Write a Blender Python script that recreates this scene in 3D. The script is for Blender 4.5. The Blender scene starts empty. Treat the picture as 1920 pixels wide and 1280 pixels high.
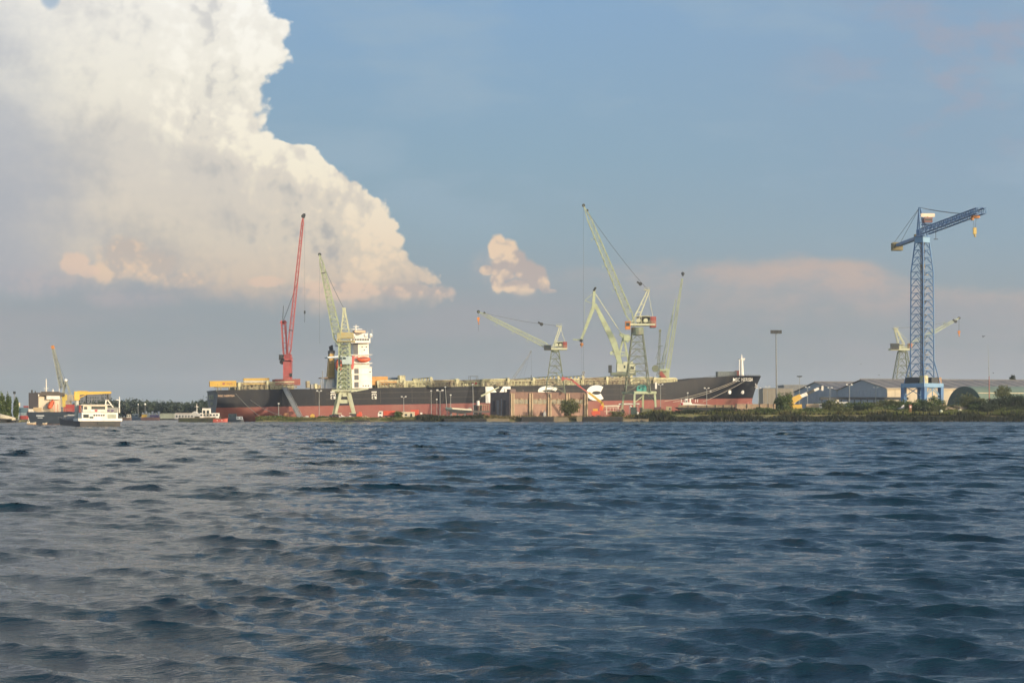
import bpy, bmesh, math, random
import numpy as np
from mathutils import Vector, Matrix
random.seed(7)
R = math.radians
C = bpy.context.scene.collection
SC = bpy.context.scene
# ---- measuring aids: photo pixels (1920 wide) + a distance -> a point in metres
F, H, YH = 2667.0, 3.0, 779.0
def W(px, py, D): return Vector(((px-960)*D/F, D, H+(YH-py)*D/F))

def lin(r, g, b):
    f = lambda c: (c/255/12.92) if c/255 <= 0.04045 else ((c/255+0.055)/1.055)**2.4
    return (f(r), f(g), f(b))

# ---- node expression helper
class E:
    def __init__(s, nt, sock): s.nt, s.s = nt, sock
    def _m(s, op, o=None, p=None, clamp=False):
        n = s.nt.nodes.new('ShaderNodeMath'); n.operation = op; n.use_clamp = clamp
        for i, v in enumerate((s, o, p)):
            if v is None: continue
            if isinstance(v, E): s.nt.links.new(v.s, n.inputs[i])
            else: n.inputs[i].default_value = v
        return E(s.nt, n.outputs[0])
    def __add__(s, o): return s._m('ADD', o)
    __radd__ = __add__
    def __sub__(s, o): return s._m('SUBTRACT', o)
    def __rsub__(s, o): return (s*-1.0)+o
    def __mul__(s, o): return s._m('MULTIPLY', o)
    __rmul__ = __mul__
    def __truediv__(s, o): return s._m('DIVIDE', o)
    def max(s, o): return s._m('MAXIMUM', o)
    def min(s, o): return s._m('MINIMUM', o)
    def sqrt(s): return s._m('SQRT')
    def exp(s): return s._m('EXPONENT')
    def abs(s): return s._m('ABSOLUTE')
    def pow(s, o): return s._m('POWER', o)
    def clamp(s): return s._m('ADD', 0.0, clamp=True)
    def ss(s, a, b, c=0.0, d=1.0):
        n = s.nt.nodes.new('ShaderNodeMapRange'); n.interpolation_type = 'SMOOTHSTEP'
        s.nt.links.new(s.s, n.inputs[0])
        for i, v in enumerate((a, b, c, d)): n.inputs[i+1].default_value = v
        return E(s.nt, n.outputs[0])
    def lr(s, a, b, c=0.0, d=1.0):
        n = s.nt.nodes.new('ShaderNodeMapRange'); n.clamp = True
        s.nt.links.new(s.s, n.inputs[0])
        for i, v in enumerate((a, b, c, d)): n.inputs[i+1].default_value = v
        return E(s.nt, n.outputs[0])
    def ramp(s, stops, interp='EASE'):
        n = s.nt.nodes.new('ShaderNodeValToRGB'); cr = n.color_ramp; cr.interpolation = interp
        while len(cr.elements) < len(stops): cr.elements.new(0.5)
        for e, (p, c) in zip(cr.elements, stops): e.position = p; e.color = (*c, 1)
        s.nt.links.new(s.s, n.inputs[0]); return E(s.nt, n.outputs[0])
    def curve(s, pts, lo, hi):
        # piecewise function through a float curve; input in [lo,hi]
        n = s.nt.nodes.new('ShaderNodeFloatCurve'); cu = n.mapping.curves[0]
        ys = [p[1] for p in pts]; y0, y1 = min(ys), max(ys)
        while len(cu.points) < len(pts): cu.points.new(0.5, 0.5)
        for q, (x, y) in zip(cu.points, pts): q.location = ((x-lo)/(hi-lo), (y-y0)/(y1-y0)); q.handle_type = 'VECTOR'
        n.mapping.use_clip = True; n.mapping.extend = 'HORIZONTAL'; n.mapping.update()
        t = (s-lo)/(hi-lo); s.nt.links.new(t.clamp().s, n.inputs['Value'])
        return E(s.nt, n.outputs[0])*(y1-y0)+y0
DIM = [None]
def XYZ(nt, x, y, z=0.0):
    n = nt.nodes.new('ShaderNodeCombineXYZ')
    for i, v in enumerate((x, y, z)):
        if isinstance(v, E): nt.links.new(v.s, n.inputs[i])
        else: n.inputs[i].default_value = v
    return E(nt, n.outputs[0])
def SEP(v):
    n = v.nt.nodes.new('ShaderNodeSeparateXYZ'); v.nt.links.new(v.s, n.inputs[0])
    return [E(v.nt, o) for o in n.outputs]
def noise(v, scale, detail=4.0, rough=0.55, lac=2.0, dim='3D'):
    n = v.nt.nodes.new('ShaderNodeTexNoise'); n.noise_dimensions = DIM[0] or dim; v.nt.links.new(v.s, n.inputs['Vector'])
    n.inputs['Scale'].default_value = scale; n.inputs['Detail'].default_value = detail
    n.inputs['Roughness'].default_value = rough; n.inputs['Lacunarity'].default_value = lac
    return E(v.nt, n.outputs[0])
def voro(v, scale, smooth=0.6, detail=2.0):
    n = v.nt.nodes.new('ShaderNodeTexVoronoi'); n.feature = 'SMOOTH_F1'; n.voronoi_dimensions = DIM[0] or '3D'; v.nt.links.new(v.s, n.inputs['Vector'])
    n.inputs['Scale'].default_value = scale; n.inputs['Smoothness'].default_value = smooth
    n.inputs['Detail'].default_value = detail
    return E(v.nt, n.outputs['Distance'])
def MIX(f, a, b, nt=None):
    nt = nt or f.nt
    n = nt.nodes.new('ShaderNodeMix'); n.data_type = 'RGBA'
    for s, v in ((n.inputs[0], f), (n.inputs[6], a), (n.inputs[7], b)):
        if isinstance(v, E): nt.links.new(v.s, s)
        elif isinstance(v, (int, float)): s.default_value = v
        else: s.default_value = (*v, 1)
    return E(nt, n.outputs[2])
def SCALE(c, f):
    n = c.nt.nodes.new('ShaderNodeVectorMath'); n.operation = 'SCALE'; c.nt.links.new(c.s, n.inputs[0])
    if isinstance(f, E): c.nt.links.new(f.s, n.inputs['Scale'])
    else: n.inputs['Scale'].default_value = f
    return E(c.nt, n.outputs[0])
# ================= camera, sun, sky =================
cam = bpy.data.cameras.new('camera'); co = bpy.data.objects.new('camera', cam); C.objects.link(co)
co.location = (0, 0, H); co.rotation_euler = (R(90), 0, 0)
cam.sensor_width = 36; cam.lens = F/1920*36; cam.shift_y = (YH-640)/1920
cam.clip_start = 0.3; cam.clip_end = 60000
SC.camera = co
SUN_EL, SUN_AZ = R(13), R(50)          # azimuth: to the right of straight behind the viewer
sdir = Vector((math.sin(SUN_AZ)*math.cos(SUN_EL), -math.cos(SUN_AZ)*math.cos(SUN_EL), math.sin(SUN_EL)))
sl = bpy.data.lights.new('sun', 'SUN'); so = bpy.data.objects.new('sun', sl); C.objects.link(so)
sl.energy = 4.2; sl.angle = R(0.5); sl.color = (1.0, 0.80, 0.56)
so.rotation_euler = sdir.to_track_quat('Z', 'Y').to_euler(); so.location = (60, -60, 80)
SC.view_settings.view_transform = 'Standard'; SC.view_settings.look = 'None'
SC.view_settings.exposure = 0; SC.view_settings.gamma = 1
SC.render.film_transparent = False

wd = bpy.data.worlds.new('World'); SC.world = wd; wd.use_nodes = True
nt = wd.node_tree; nt.nodes.clear(); DIM[0] = '2D'
wd.cycles.sampling_method = 'NONE'
out = nt.nodes.new('ShaderNodeOutputWorld'); bg = nt.nodes.new('ShaderNodeBackground')
nt.links.new(bg.outputs[0], out.inputs[0]); bg.inputs['Strength'].default_value = 0.1
sky = nt.nodes.new('ShaderNodeTexSky'); sky.sky_type = 'NISHITA'; sky.sun_disc = False
sky.sun_elevation = SUN_EL
sky.sun_rotation = math.atan2(sdir.x, sdir.y)
sky.altitude = 0; sky.air_density = 1.0; sky.dust_density = 1.6; sky.ozone_density = 1.6
tc = nt.nodes.new('ShaderNodeTexCoord')
dx, dy, dz = SEP(E(nt, tc.outputs['Generated']))
dyc = dy.max(0.08)
X = dx/dyc*2.667            # 1 = a thousand photo pixels at infinity
Y = dz/dyc*2.667
front = dy.ss(0.05, 0.22)
el = dz
# everything below is in display-linear radiance, divided by the strength at the end
base = SCALE(E(nt, sky.outputs[0]), 0.25)
SKYRAMP = [(0.0, lin(146,154,156)), (0.10, lin(147,155,158)), (0.20, lin(150,159,164)), (0.34, lin(146,168,180)), (0.48, lin(140,169,188)),
           (0.78, lin(135,169,201)), (1.0, lin(122,160,200))]
hz = Y.lr(0.0, 1.0).ramp(SKYRAMP, 'LINEAR')
# high up and behind: the physical sky alone
wgt = Y.ss(0.9, 5.0, 1.0, 0.0)*front
skyc = MIX(wgt, base, hz)
skyc = MIX(X.ss(0.0, 0.95)*Y.ss(0.2, 0.5)*0.45*front, skyc, lin(141,163,185))
# faint large scale unevenness + wisps
Pv = XYZ(nt, X, Y)
wispn = noise(XYZ(nt, X*1.0, Y*3.2), 2.2, 5, 0.55)
skyc = MIX(wispn.ss(0.46, 0.72)*0.45*Y.ss(0.25, 0.45)*front, skyc, lin(158,180,196))
pw = noise(XYZ(nt, X*1.0+3.1, Y*2.0), 4.0, 6, 0.6)
pinkm = pw.ss(0.44, 0.66)*X.ss(0.42, 0.8)*Y.ss(0.42, 0.6)*Y.ss(0.86, 0.72)*front
skyc = MIX(pinkm*0.7, skyc, lin(160,165,181))
# ---- pink streak of far cloud on the right
sn = noise(XYZ(nt, X*1.2+7.7, Y*3.0), 3.5, 6, 0.58)-0.5
sf = noise(XYZ(nt, X+1.7, Y*1.4), 11.0, 5, 0.6)-0.5
st_top = X.curve([(-0.1,0.265),(0.1,0.292),(0.25,0.298),(0.4,0.303),(0.56,0.309),(0.66,0.300),(0.74,0.275),(0.8,0.255),(1.1,0.24)], -0.1, 1.1)
st_bot = X.curve([(-0.1,0.23),(0.1,0.24),(0.3,0.215),(0.5,0.205),(0.62,0.20),(0.70,0.205),(0.76,0.22),(1.1,0.16)], -0.1, 1.1)
sm = (st_top+sn*0.06+sf*0.022-Y).ss(0.0, 0.035)*(Y-st_bot+sn*0.12+sf*0.05).ss(-0.05, 0.07)
sm = sm*(noise(XYZ(nt, X+0.9, Y*2.2), 7.0, 7, 0.62).ss(0.30, 0.62, 0.45, 1.0))*X.ss(-0.02, 0.2)*(X+sf*0.05).ss(1.2, 0.70, 0.28, 1.0)*front
skyc = MIX(sm*X.ss(0.1, 0.6, 0.65, 0.95), skyc, lin(193,176,167))
# low mauve veil across the horizon
vm = noise(XYZ(nt, X*0.6+2.0, Y*3.0), 3.0, 4, 0.5).ss(0.35, 0.7)*Y.ss(0.32, 0.2)*Y.ss(0.02, 0.1)*front
skyc = MIX(vm*0.5, skyc, lin(166,163,167))

# ---- cumulus: an outline with several sizes of billow, lit from the right
nlo = noise(Pv, 3.2, 2, 0.5)-0.5
def billow(v):
    b1 = voro(v, 7.0, 0.55, 0.0)*(-0.62); b2 = voro(v, 17.0, 0.5, 0.0)*(-0.34); b3 = voro(v, 43.0, 0.40, 1.0)*(-0.22)
    return b1+b2+b3+noise(v, 9.0, 9, 0.62)*0.55
wv = nt.nodes.new('ShaderNodeTexNoise'); wv.noise_dimensions = '2D'; wv.inputs['Scale'].default_value = 5.0; wv.inputs['Detail'].default_value = 5
nt.links.new(Pv.s, wv.inputs['Vector'])
wx, wy, _ = SEP(E(nt, wv.outputs['Color']))
def warped(ox, oy): return XYZ(nt, X+(wx-0.5)*0.045+ox, Y+(wy-0.5)*0.045+oy)
h0 = billow(warped(0, 0)); h1 = billow(warped(0.016, 0.010)); h2 = billow(warped(0.05, 0.030))
emb = (h0-h1)*2.1+(h0-h2)*2.1            # >0 on flanks that face the light
edge = Y.curve([(0.19,-0.15),(0.216,-0.125),(0.23,-0.140),(0.262,-0.158),(0.29,-0.175),(0.32,-0.200),(0.36,-0.212),(0.395,-0.235),(0.43,-0.275),
    (0.465,-0.335),(0.495,-0.378),(0.508,-0.40),(0.516,-0.455),(0.54,-0.466),(0.60,-0.462),(0.635,-0.470),(0.665,-0.428),(0.735,-0.420),(0.765,-0.450),(0.79,-0.47),(0.90,-0.50),(1.1,-0.52),(1.35,-0.56),(1.8,-0.72)], 0.19, 1.8)
d_big = edge-X+(h0+0.33)*0.088+nlo*0.05
a_big = d_big.ss(-0.003, 0.014)
soft = noise(XYZ(nt, X*0.9, Y*1.5), 4.5, 6, 0.6)-0.5
botline = X.curve([(-1.0,0.22),(-0.8,0.25),(-0.62,0.235),(-0.5,0.235),(-0.4,0.228),(-0.25,0.222),(-0.1,0.215)], -1.0, -0.1)
a_big = a_big*(Y-botline+soft*0.07+(h0+0.33)*0.03).ss(-0.040, 0.045)
# left flank melts into blue-grey
leftf = (X+soft*0.22+(Y-0.45)*0.34).ss(-0.99, -0.71)
gap = ((X+0.866)*(X+0.866)*1600.0+(Y-0.79)*(Y-0.79)*800.0+soft*0.9).ss(0.9, 0.25)
a_big = a_big*(1.0-gap*0.7)
CR = [(0.20, lin(190,176,166)), (0.30, lin(210,191,172)), (0.42, lin(216,205,188)), (0.60, lin(222,214,201)), (0.80, lin(238,233,219)), (1.0, lin(244,241,232))]
cbase = (Y/0.78).ramp(CR, 'LINEAR')
cdark = (Y/0.78).ramp([(0.2, lin(168,163,164)), (0.45, lin(184,181,176)), (0.75, lin(206,203,196)), (1.0, lin(216,215,212))], 'LINEAR')
clite = (Y/0.78).ramp([(0.2, lin(222,196,172)), (0.36, lin(236,214,187)), (0.6, lin(247,238,216)), (1.0, lin(254,252,244))], 'LINEAR')
near_edge = d_big.ss(0.42, 0.05)
shade = emb*0.55*near_edge.lr(0, 1, 0.22, 1.0)+soft*0.8+nlo*0.3+(near_edge-0.45)*0.45
ccol = MIX(shade.ss(0.0, -0.62), cbase, cdark)
ccol = MIX(shade.ss(0.0, 0.6), ccol, clite)
# grey ragged bank across the middle of the cloud
mid = (X.curve([(-1.0,0.50),(-0.84,0.52),(-0.76,0.565),(-0.66,0.545),(-0.58,0.52),(-0.5,0.45),(-0.38,0.40),(-0.2,0.34)], -1.0, -0.2)+(h0+0.33)*0.06-Y)
mm = mid.ss(0.0, 0.02)*mid.ss(0.22, 0.02)*X.ss(-0.40, -0.60)
ccol = MIX(mm*0.32, ccol, lin(190,188,186))
lg = Y.ss(0.2, 0.95)
ccol = MIX((1.0-leftf)*0.8, ccol, MIX(lg, lin(166,171,180), lin(192,197,205)))
skyc = MIX(a_big*front, skyc, ccol)
# ---- separate lit puffs
def blobs(lst, k, thr):
    m = None
    for (cx, cy, rx, ry) in lst:
        q = (1.0-(((X-(cx-960)/1000)/(rx/1000)).pow(2.0)+((Y-(779-cy)/1000)/(ry/1000)).pow(2.0)).sqrt())
        m = q if m is None else m.max(q)
    return m+(h0+0.33)*k
def pw2(e): return e*e
def puff(lst, k, lo, hi, amount, lit, dark, cut=None):
    global skyc
    m = None
    for (cx, cy, rx, ry) in lst:
        q = 1.0-(pw2((X-(cx-960)/1000)/(rx/1000))+pw2((Y-(779-cy)/1000)/(ry/1000))).sqrt()
        m = q if m is None else m.max(q)
    m = m+(h0+0.33)*k+soft*k*0.5
    a = m.ss(lo, hi)
    if cut: a = a*(Y+soft*0.03).ss((779-cut-12)/1000, (779-cut+14)/1000)
    s = (emb*0.6+soft*0.7+m*0.0).ss(-0.30, 0.32)
    skyc = MIX(a*amount*front, skyc, MIX(s, dark, lit))
puff([(970,525,95,46),(930,505,60,44)], 0.5, 0.0, 1.0, 0.45, lin(206,188,174), lin(176,172,174), 566)
puff([(934,466,17,24),(950,476,24,26),(966,494,30,26),(986,507,32,25),(1006,520,27,30),(1021,536,15,20),(945,508,28,28),(914,507,15,10),(934,530,18,22),(975,537,46,18),(1030,546,20,6)], 0.80, 0.0, 0.32, 0.97, lin(236,209,180), lin(186,173,167), 555)
puff([(230,478,62,48),(290,500,70,42),(340,528,60,22),(205,505,40,30)], 0.7, 0.0, 0.5, 0.85, lin(230,203,176), lin(196,183,172), 545)
puff([(142,494,32,24),(165,508,26,16)], 0.7, 0.0, 0.4, 0.8, lin(228,200,178), lin(196,184,178), 522)
puff([(500,528,40,12),(640,545,120,22),(760,545,70,22),(822,549,36,16)], 0.6, 0.0, 0.5, 0.75, lin(226,198,176), lin(186,174,168), 562)
puff([(60,530,160,34),(240,560,120,24)], 0.6, 0.0, 0.9, 0.4, lin(186,176,176), lin(168,168,174))
final = SCALE(skyc, 10.0)
nt.links.new(final.s, bg.inputs['Color']); DIM[0] = None
# ================= materials and mesh helpers =================
MATS = {}
def mat(name, col, rough=0.6, metal=0.0, var=0.25, scale=0.35, col2=None, streak=False, spec=0.5, island=0.0, trans=0.0):
    if name in MATS: return MATS[name]
    m = bpy.data.materials.new(name); m.use_nodes = True; n = m.node_tree
    b = n.nodes['Principled BSDF']; b.inputs['Roughness'].default_value = rough; b.inputs['Metallic'].default_value = metal
    b.inputs['Specular IOR Level'].default_value = spec
    t = n.nodes.new('ShaderNodeTexCoord'); v = E(n, t.outputs['Object'])
    if streak:
        x, y, z = SEP(v); v2 = XYZ(n, x, y, z*0.16)
    else: v2 = v
    f = noise(v2, scale, 6, 0.62)*0.7+noise(v, scale*5.3, 3, 0.6)*0.3
    c2 = col2 or tuple(c*0.55 for c in col)
    fac = f.ss(0.42, 0.66)*var*1.8
    if island:
        g = n.nodes.new('ShaderNodeNewGeometry'); fac = fac+(E(n, g.outputs['Random Per Island'])-0.5)*island
    c = MIX(fac.clamp(), col, c2)
    n.links.new(c.s, b.inputs['Base Color'])
    if trans:
        tb_ = n.nodes.new('ShaderNodeBsdfTranslucent'); n.links.new(c.s, tb_.inputs['Color']); mx = n.nodes.new('ShaderNodeMixShader'); mx.inputs[0].default_value = trans
        n.links.new(b.outputs[0], mx.inputs[1]); n.links.new(tb_.outputs[0], mx.inputs[2]); n.links.new(mx.outputs[0], n.nodes['Material Output'].inputs['Surface'])
    MATS[name] = m; return m

class MB:
    def __init__(s): s.v, s.f = [], []
    def add(s, vs, fs):
        o = len(s.v); s.v += [tuple(v) for v in vs]; s.f += [tuple(i+o for i in f) for f in fs]; return s
    def box(s, c, d, ax=None):
        # centre, size, optional (ex, ey, ez) axes
        ex, ey, ez = ax or (Vector((1,0,0)), Vector((0,1,0)), Vector((0,0,1)))
        c = Vector(c); P = []
        for k in (-.5, .5):
            for (i, j) in ((-.5,-.5),(.5,-.5),(.5,.5),(-.5,.5)): P.append(c+ex*d[0]*i+ey*d[1]*j+ez*d[2]*k)
        return s.add(P, [(3,2,1,0),(4,5,6,7),(0,1,5,4),(1,2,6,5),(2,3,7,6),(3,0,4,7)])
    def bar(s, a, b, w, h=None, w2=None, h2=None, side=None):
        a, b = Vector(a), Vector(b); h = h or w; w2 = w2 or w; h2 = h2 or (h if w2 == w else w2*h/w)
        d = (b-a)
        if d.length < 1e-6: return s
        d.normalize(); sd = Vector(side) if side is not None else (Vector((0,1,0)) if abs(d.y) < 0.9 else Vector((1,0,0)))
        sd = (sd-d*sd.dot(d)).normalized(); up = sd.cross(d)
        P = []
        for c, ww, hh in ((a, w, h), (b, w2, h2)):
            for i, j in ((-.5,-.5),(.5,-.5),(.5,.5),(-.5,.5)): P.append(c+sd*ww*i+up*hh*j)
        return s.add(P, [(0,1,2,3),(7,6,5,4),(1,0,4,5),(2,1,5,6),(3,2,6,7),(0,3,7,4)])
    def cyl(s, a, b, r, r2=None, n=10):
        a, b = Vector(a), Vector(b); r2 = r if r2 is None else r2; d = (b-a).normalized()
        sd = d.orthogonal().normalized(); up = d.cross(sd); P = []
        for c, rr in ((a, r), (b, r2)):
            for i in range(n):
                t = 2*math.pi*i/n; P.append(c+sd*rr*math.cos(t)+up*rr*math.sin(t))
        fs = [(i, (i+1) % n, n+(i+1) % n, n+i) for i in range(n)]+[tuple(range(n-1,-1,-1)), tuple(range(n, 2*n))]
        return s.add(P, fs)
    def prism(s, pts, ext):
        # planar polygon (3D points) pushed along ext
        pts = [Vector(p) for p in pts]; ext = Vector(ext); n = len(pts)
        nr = Vector((0,0,0))
        for i in range(n): nr += pts[i].cross(pts[(i+1) % n])
        if nr.dot(ext) > 0: pts = pts[::-1]
        P = pts+[p+ext for p in pts]
        return s.add(P, [tuple(range(n)), tuple(range(2*n-1, n-1, -1))]+[(i, n+i, n+(i+1) % n, (i+1) % n) for i in range(n)])
    def ball(s, c, r, n=10, m=6, rz=None):
        c = Vector(c); rz = rz or r; P = [c+Vector((0,0,-rz))]
        for j in range(1, m):
            t = math.pi*j/m-math.pi/2
            for i in range(n): P.append(c+Vector((r*math.cos(t)*math.cos(2*math.pi*i/n), r*math.cos(t)*math.sin(2*math.pi*i/n), rz*math.sin(t))))
        P.append(c+Vector((0,0,rz))); fs = [(0, 1+(i+1) % n, 1+i) for i in range(n)]
        for j in range(m-2):
            for i in range(n): fs.append((1+j*n+i, 1+j*n+(i+1) % n, 1+(j+1)*n+(i+1) % n, 1+(j+1)*n+i))
        l = len(P)-1; fs += [(l, 1+(m-2)*n+i, 1+(m-2)*n+(i+1) % n) for i in range(n)]
        return s.add(P, fs)
    def rope(s, a, b, r, sag=0.0, n=10, sides=4):
        a, b = Vector(a), Vector(b); pr = a
        for i in range(1, n+1):
            t = i/n; p = a.lerp(b, t)-Vector((0,0,sag*4*t*(1-t))); s.cyl(pr, p, r, r, sides); pr = p
        return s
    def truss(s, A, B, side, wA, hA, wB, hB, n, t, tb=None, zig='x'):
        A, B = Vector(A), Vector(B); d = (B-A).normalized(); side = Vector(side)
        side = (side-d*side.dot(d)).normalized(); up = side.cross(d); tb = tb or t*0.6
        ring = []
        for i in range(n+1):
            q = i/n; c = A.lerp(B, q); w = wA+(wB-wA)*q; h = hA+(hB-hA)*q
            ring.append([c+side*w/2*i_+up*h/2*j_ for i_, j_ in ((-1,-1),(1,-1),(1,1),(-1,1))])
        for k in range(4): s.bar(ring[0][k], ring[n][k], t, t)
        for i in range(n):
            for k in range(4):
                k2 = (k+1) % 4
                if zig == 'k':      # K bracing
                    m = (ring[i+1][k]+ring[i+1][k2])/2; s.bar(ring[i][k], m, tb); s.bar(ring[i][k2], m, tb)
                elif i % 2 == (k % 2): s.bar(ring[i][k], ring[i+1][k2], tb)
                else: s.bar(ring[i][k2], ring[i+1][k], tb)
                s.bar(ring[i+1][k], ring[i+1][k2], tb)
        return s
    def leaves(s, c, rad, n, size, shell=0.55, flat=0.0, lumps=7, rnd=random):
        c = Vector(c); L = []
        for i in range(lumps):
            t = rnd.uniform(0, 2*math.pi); u = rnd.uniform(-0.5, 0.9); q = math.sqrt(max(0, 1-u*u))*rnd.uniform(0.35, 0.75)
            L.append((Vector((q*math.cos(t), q*math.sin(t), u*0.62)), rnd.uniform(0.30, 0.55)))
        for i in range(n):
            lc, lr_ = rnd.choice(L)
            d = Vector((rnd.gauss(0,1), rnd.gauss(0,1), rnd.gauss(0,1))).normalized()*lr_*(rnd.random()**shell)
            p = lc+d
            p = c+Vector((p.x*rad[0], p.y*rad[1], p.z*rad[2]))
            if p.z < c.z-rad[2]*0.98: continue
            a = Vector((rnd.gauss(0,1), rnd.gauss(0,1), rnd.gauss(0,0.8))).normalized(); b = a.orthogonal().normalized()
            b = (Matrix.Rotation(rnd.uniform(0,6.28), 3, a) @ b); z = size*rnd.uniform(0.6, 1.4)
            e = a.cross(b)
            s.add([p+b*z*0.6, p+e*z*0.33, p-b*z*0.6, p-e*z*0.33], [(0,1,2,3)])
        return s
    def mesh(s, name):
        me = bpy.data.meshes.new(name); me.from_pydata(s.v, [], s.f); me.update(); return me
    def build(s, name, m, parent=None, smooth=False, label=None):
        me = s.mesh(name); me.materials.append(m)
        if smooth:
            for p in me.polygons: p.use_smooth = True
        o = bpy.data.objects.new(name, me); C.objects.link(o)
        if parent is not None: o.parent = parent
        if label: o['label'] = label
        return o
def tag(o, label, cat, group=None):
    o['label'] = label; o['category'] = cat
    if group: o['group'] = group
    return o
class Thing:
    """An Empty at the base of a thing; l() gives local metres for a photo pixel at the thing's own distance."""
    def __init__(s, name, label, cat, px, D, z=0.0, group=None, rz=0.0):
        s.o = bpy.data.objects.new(name, None); C.objects.link(s.o); s.D = D
        s.loc = Vector(((px-960)*D/F, D, z)); s.o.location = s.loc; s.rz = rz; s.o.rotation_euler = (0, 0, rz)
        tag(s.o, label, cat, group)
    def l(s, px, py, dy=0.0): return W(px, py, s.D)-s.loc+Vector((0, dy, 0))
    def part(s, name, mb, m, parent=None, smooth=False, label=None): return mb.build(name, m, parent or s.o, smooth, label)
def structure(o, kind='structure'): o['kind'] = kind; return o
# ================= water =================
def build_water():
    rng = np.random.default_rng(11)
    rs = [6.0]
    while rs[-1] < 1000: rs.append(rs[-1]+min(rs[-1]*0.0031, 0.60 if rs[-1] < 450 else 0.85))
    while rs[-1] < 5200: rs.append(rs[-1]*1.05)
    rs = np.array(rs)
    fine = np.linspace(R(-24), R(24), 1060)
    coarse = np.linspace(R(24), R(336), 64)[1:-1]
    th = np.concatenate([fine, coarse])
    nr, na = len(rs), len(th)
    RR, TH = np.meshgrid(rs, th, indexing='ij')
    x = (RR*np.sin(TH)).astype(np.float64); y = RR*np.cos(TH)
    hx, hy, z = np.zeros_like(x), np.zeros_like(x), np.zeros_like(x)
    spacing = np.maximum(np.minimum(RR*0.0031, np.where(RR < 450, 0.60, np.where(RR < 995, 0.85, RR*0.05))), np.where(np.abs(TH) <= R(24.01), RR*R(48)/1059, RR*R(5)))
    nw = 200
    lam = np.exp(rng.uniform(math.log(0.25), math.log(7.5), nw))
    ang = R(196)+rng.normal(0, 1.0, nw)*np.where(lam < 0.7, 0.42, 0.24)+np.where(rng.random(nw) < 0.25, R(28), 0.0)      # travelling roughly towards the viewer
    k = 2*np.pi/lam; kx, ky = k*np.sin(ang), k*np.cos(ang)
    amp = lam**1.25*np.exp(-(lam/3.0)**2)*rng.uniform(0.5, 1.4, nw)
    amp *= 0.195/math.sqrt(float((amp**2*k**2).sum()/2))          # r.m.s. slope of the modelled waves
    ph = rng.uniform(0, 2*np.pi, nw)
    # gusts and wave groups: crests stand up in bunches with calmer water between
    def field(n, l0, l1, seed):
        q = np.random.default_rng(seed); f = np.zeros_like(x)
        for i in range(n):
            a = q.normal(0, 0.8); l = q.uniform(l0, l1); f += np.sin(2*np.pi/l*(x*np.sin(a)*0.6+y*np.cos(a))+q.uniform(0, 6.28))
        return f/math.sqrt(n/2)
    gust = np.exp(0.16*field(9, 18, 70, 1))
    groups = [np.minimum(np.exp(0.60*field(7, 3.5, 13, 20+j)-0.16)*gust, 2.1) for j in range(4)]
    tot = amp**2*k**2
    rowsp = np.maximum(np.minimum(rs*0.0031, np.where(rs < 450, 0.60, np.where(rs < 995, 0.85, rs*0.05))), rs*R(48)/1059)
    wgt = np.clip((lam[None, :]*0.45-rowsp[:, None])/(lam[None, :]*0.2), 0, 1)
    gain = np.sqrt(tot.sum()/np.maximum((wgt**2*tot[None, :]).sum(axis=1), 1e-9)); gain = np.where(rs < 995, np.minimum(gain, 2.4), 0.0)[:, None]
    for i in range(nw):
        m = spacing < lam[i]*0.45
        rows = np.where(m.any(axis=1))[0]
        if len(rows) == 0: continue
        r1 = rows.max()+1
        w = np.clip((lam[i]*0.45-spacing[:r1])/(lam[i]*0.2), 0, 1)*amp[i]*gain[:r1]*groups[i % 4][:r1]
        p = kx[i]*x[:r1]+ky[i]*y[:r1]+ph[i]
        s_, c_ = np.sin(p), np.cos(p)
        z[:r1] += w*c_; hx[:r1] -= w*1.25*s_*math.sin(ang[i]); hy[:r1] -= w*1.25*s_*math.cos(ang[i])
    co_ = np.stack([x+hx, y+hy, z], axis=-1).reshape(-1, 3)
    idx = np.arange(nr*na).reshape(nr, na)
    a = idx[:-1, :]; b = idx[1:, :]
    a2 = np.roll(a, -1, axis=1); b2 = np.roll(b, -1, axis=1)
    quads = np.stack([a, a2, b2, b], axis=-1).reshape(-1, 4)
    quads = quads[:, ::-1]
    # close the hole under the viewer
    cidx = len(co_); co_ = np.vstack([co_, [[0, 0, 0]]])
    nq = len(quads); ring = idx[0]; tri = np.stack([np.roll(ring, -1), ring, np.full(na, cidx)], axis=-1)
    me = bpy.data.meshes.new('water')
    me.vertices.add(len(co_)); me.vertices.foreach_set('co', co_.astype(np.float32).ravel())
    loops = np.concatenate([quads.ravel(), tri.ravel()]).astype(np.int32)
    me.loops.add(len(loops)); me.loops.foreach_set('vertex_index', loops)
    me.polygons.add(nq+na)
    me.polygons.foreach_set('loop_start', np.concatenate([np.arange(nq)*4, nq*4+np.arange(na)*3]).astype(np.int32))
    me.polygons.foreach_set('use_smooth', np.ones(nq+na, dtype=bool))
    me.update(calc_edges=True); me.validate()
    o = bpy.data.objects.new('water', me); C.objects.link(o); structure(o)
    m = bpy.data.materials.new('harbour_water'); m.use_nodes = True; n = m.node_tree
    b = n.nodes['Principled BSDF']
    b.inputs['IOR'].default_value = 1.333
    g = n.nodes.new('ShaderNodeNewGeometry'); P = E(n, g.outputs['Position'])
    px, py, pz = SEP(P)
    dist = (px*px+py*py).sqrt()
    col = MIX(noise(P, 0.05, 3).ss(0.35, 0.7), (0.006, 0.027, 0.046), (0.009, 0.032, 0.048))
    n.links.new(col.s, b.inputs['Base Color'])
    rg = dist.lr(30, 500, 0.03, 0.12); n.links.new(rg.s, b.inputs['Roughness'])
    pv = XYZ(n, px, py*1.0, pz)
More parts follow.
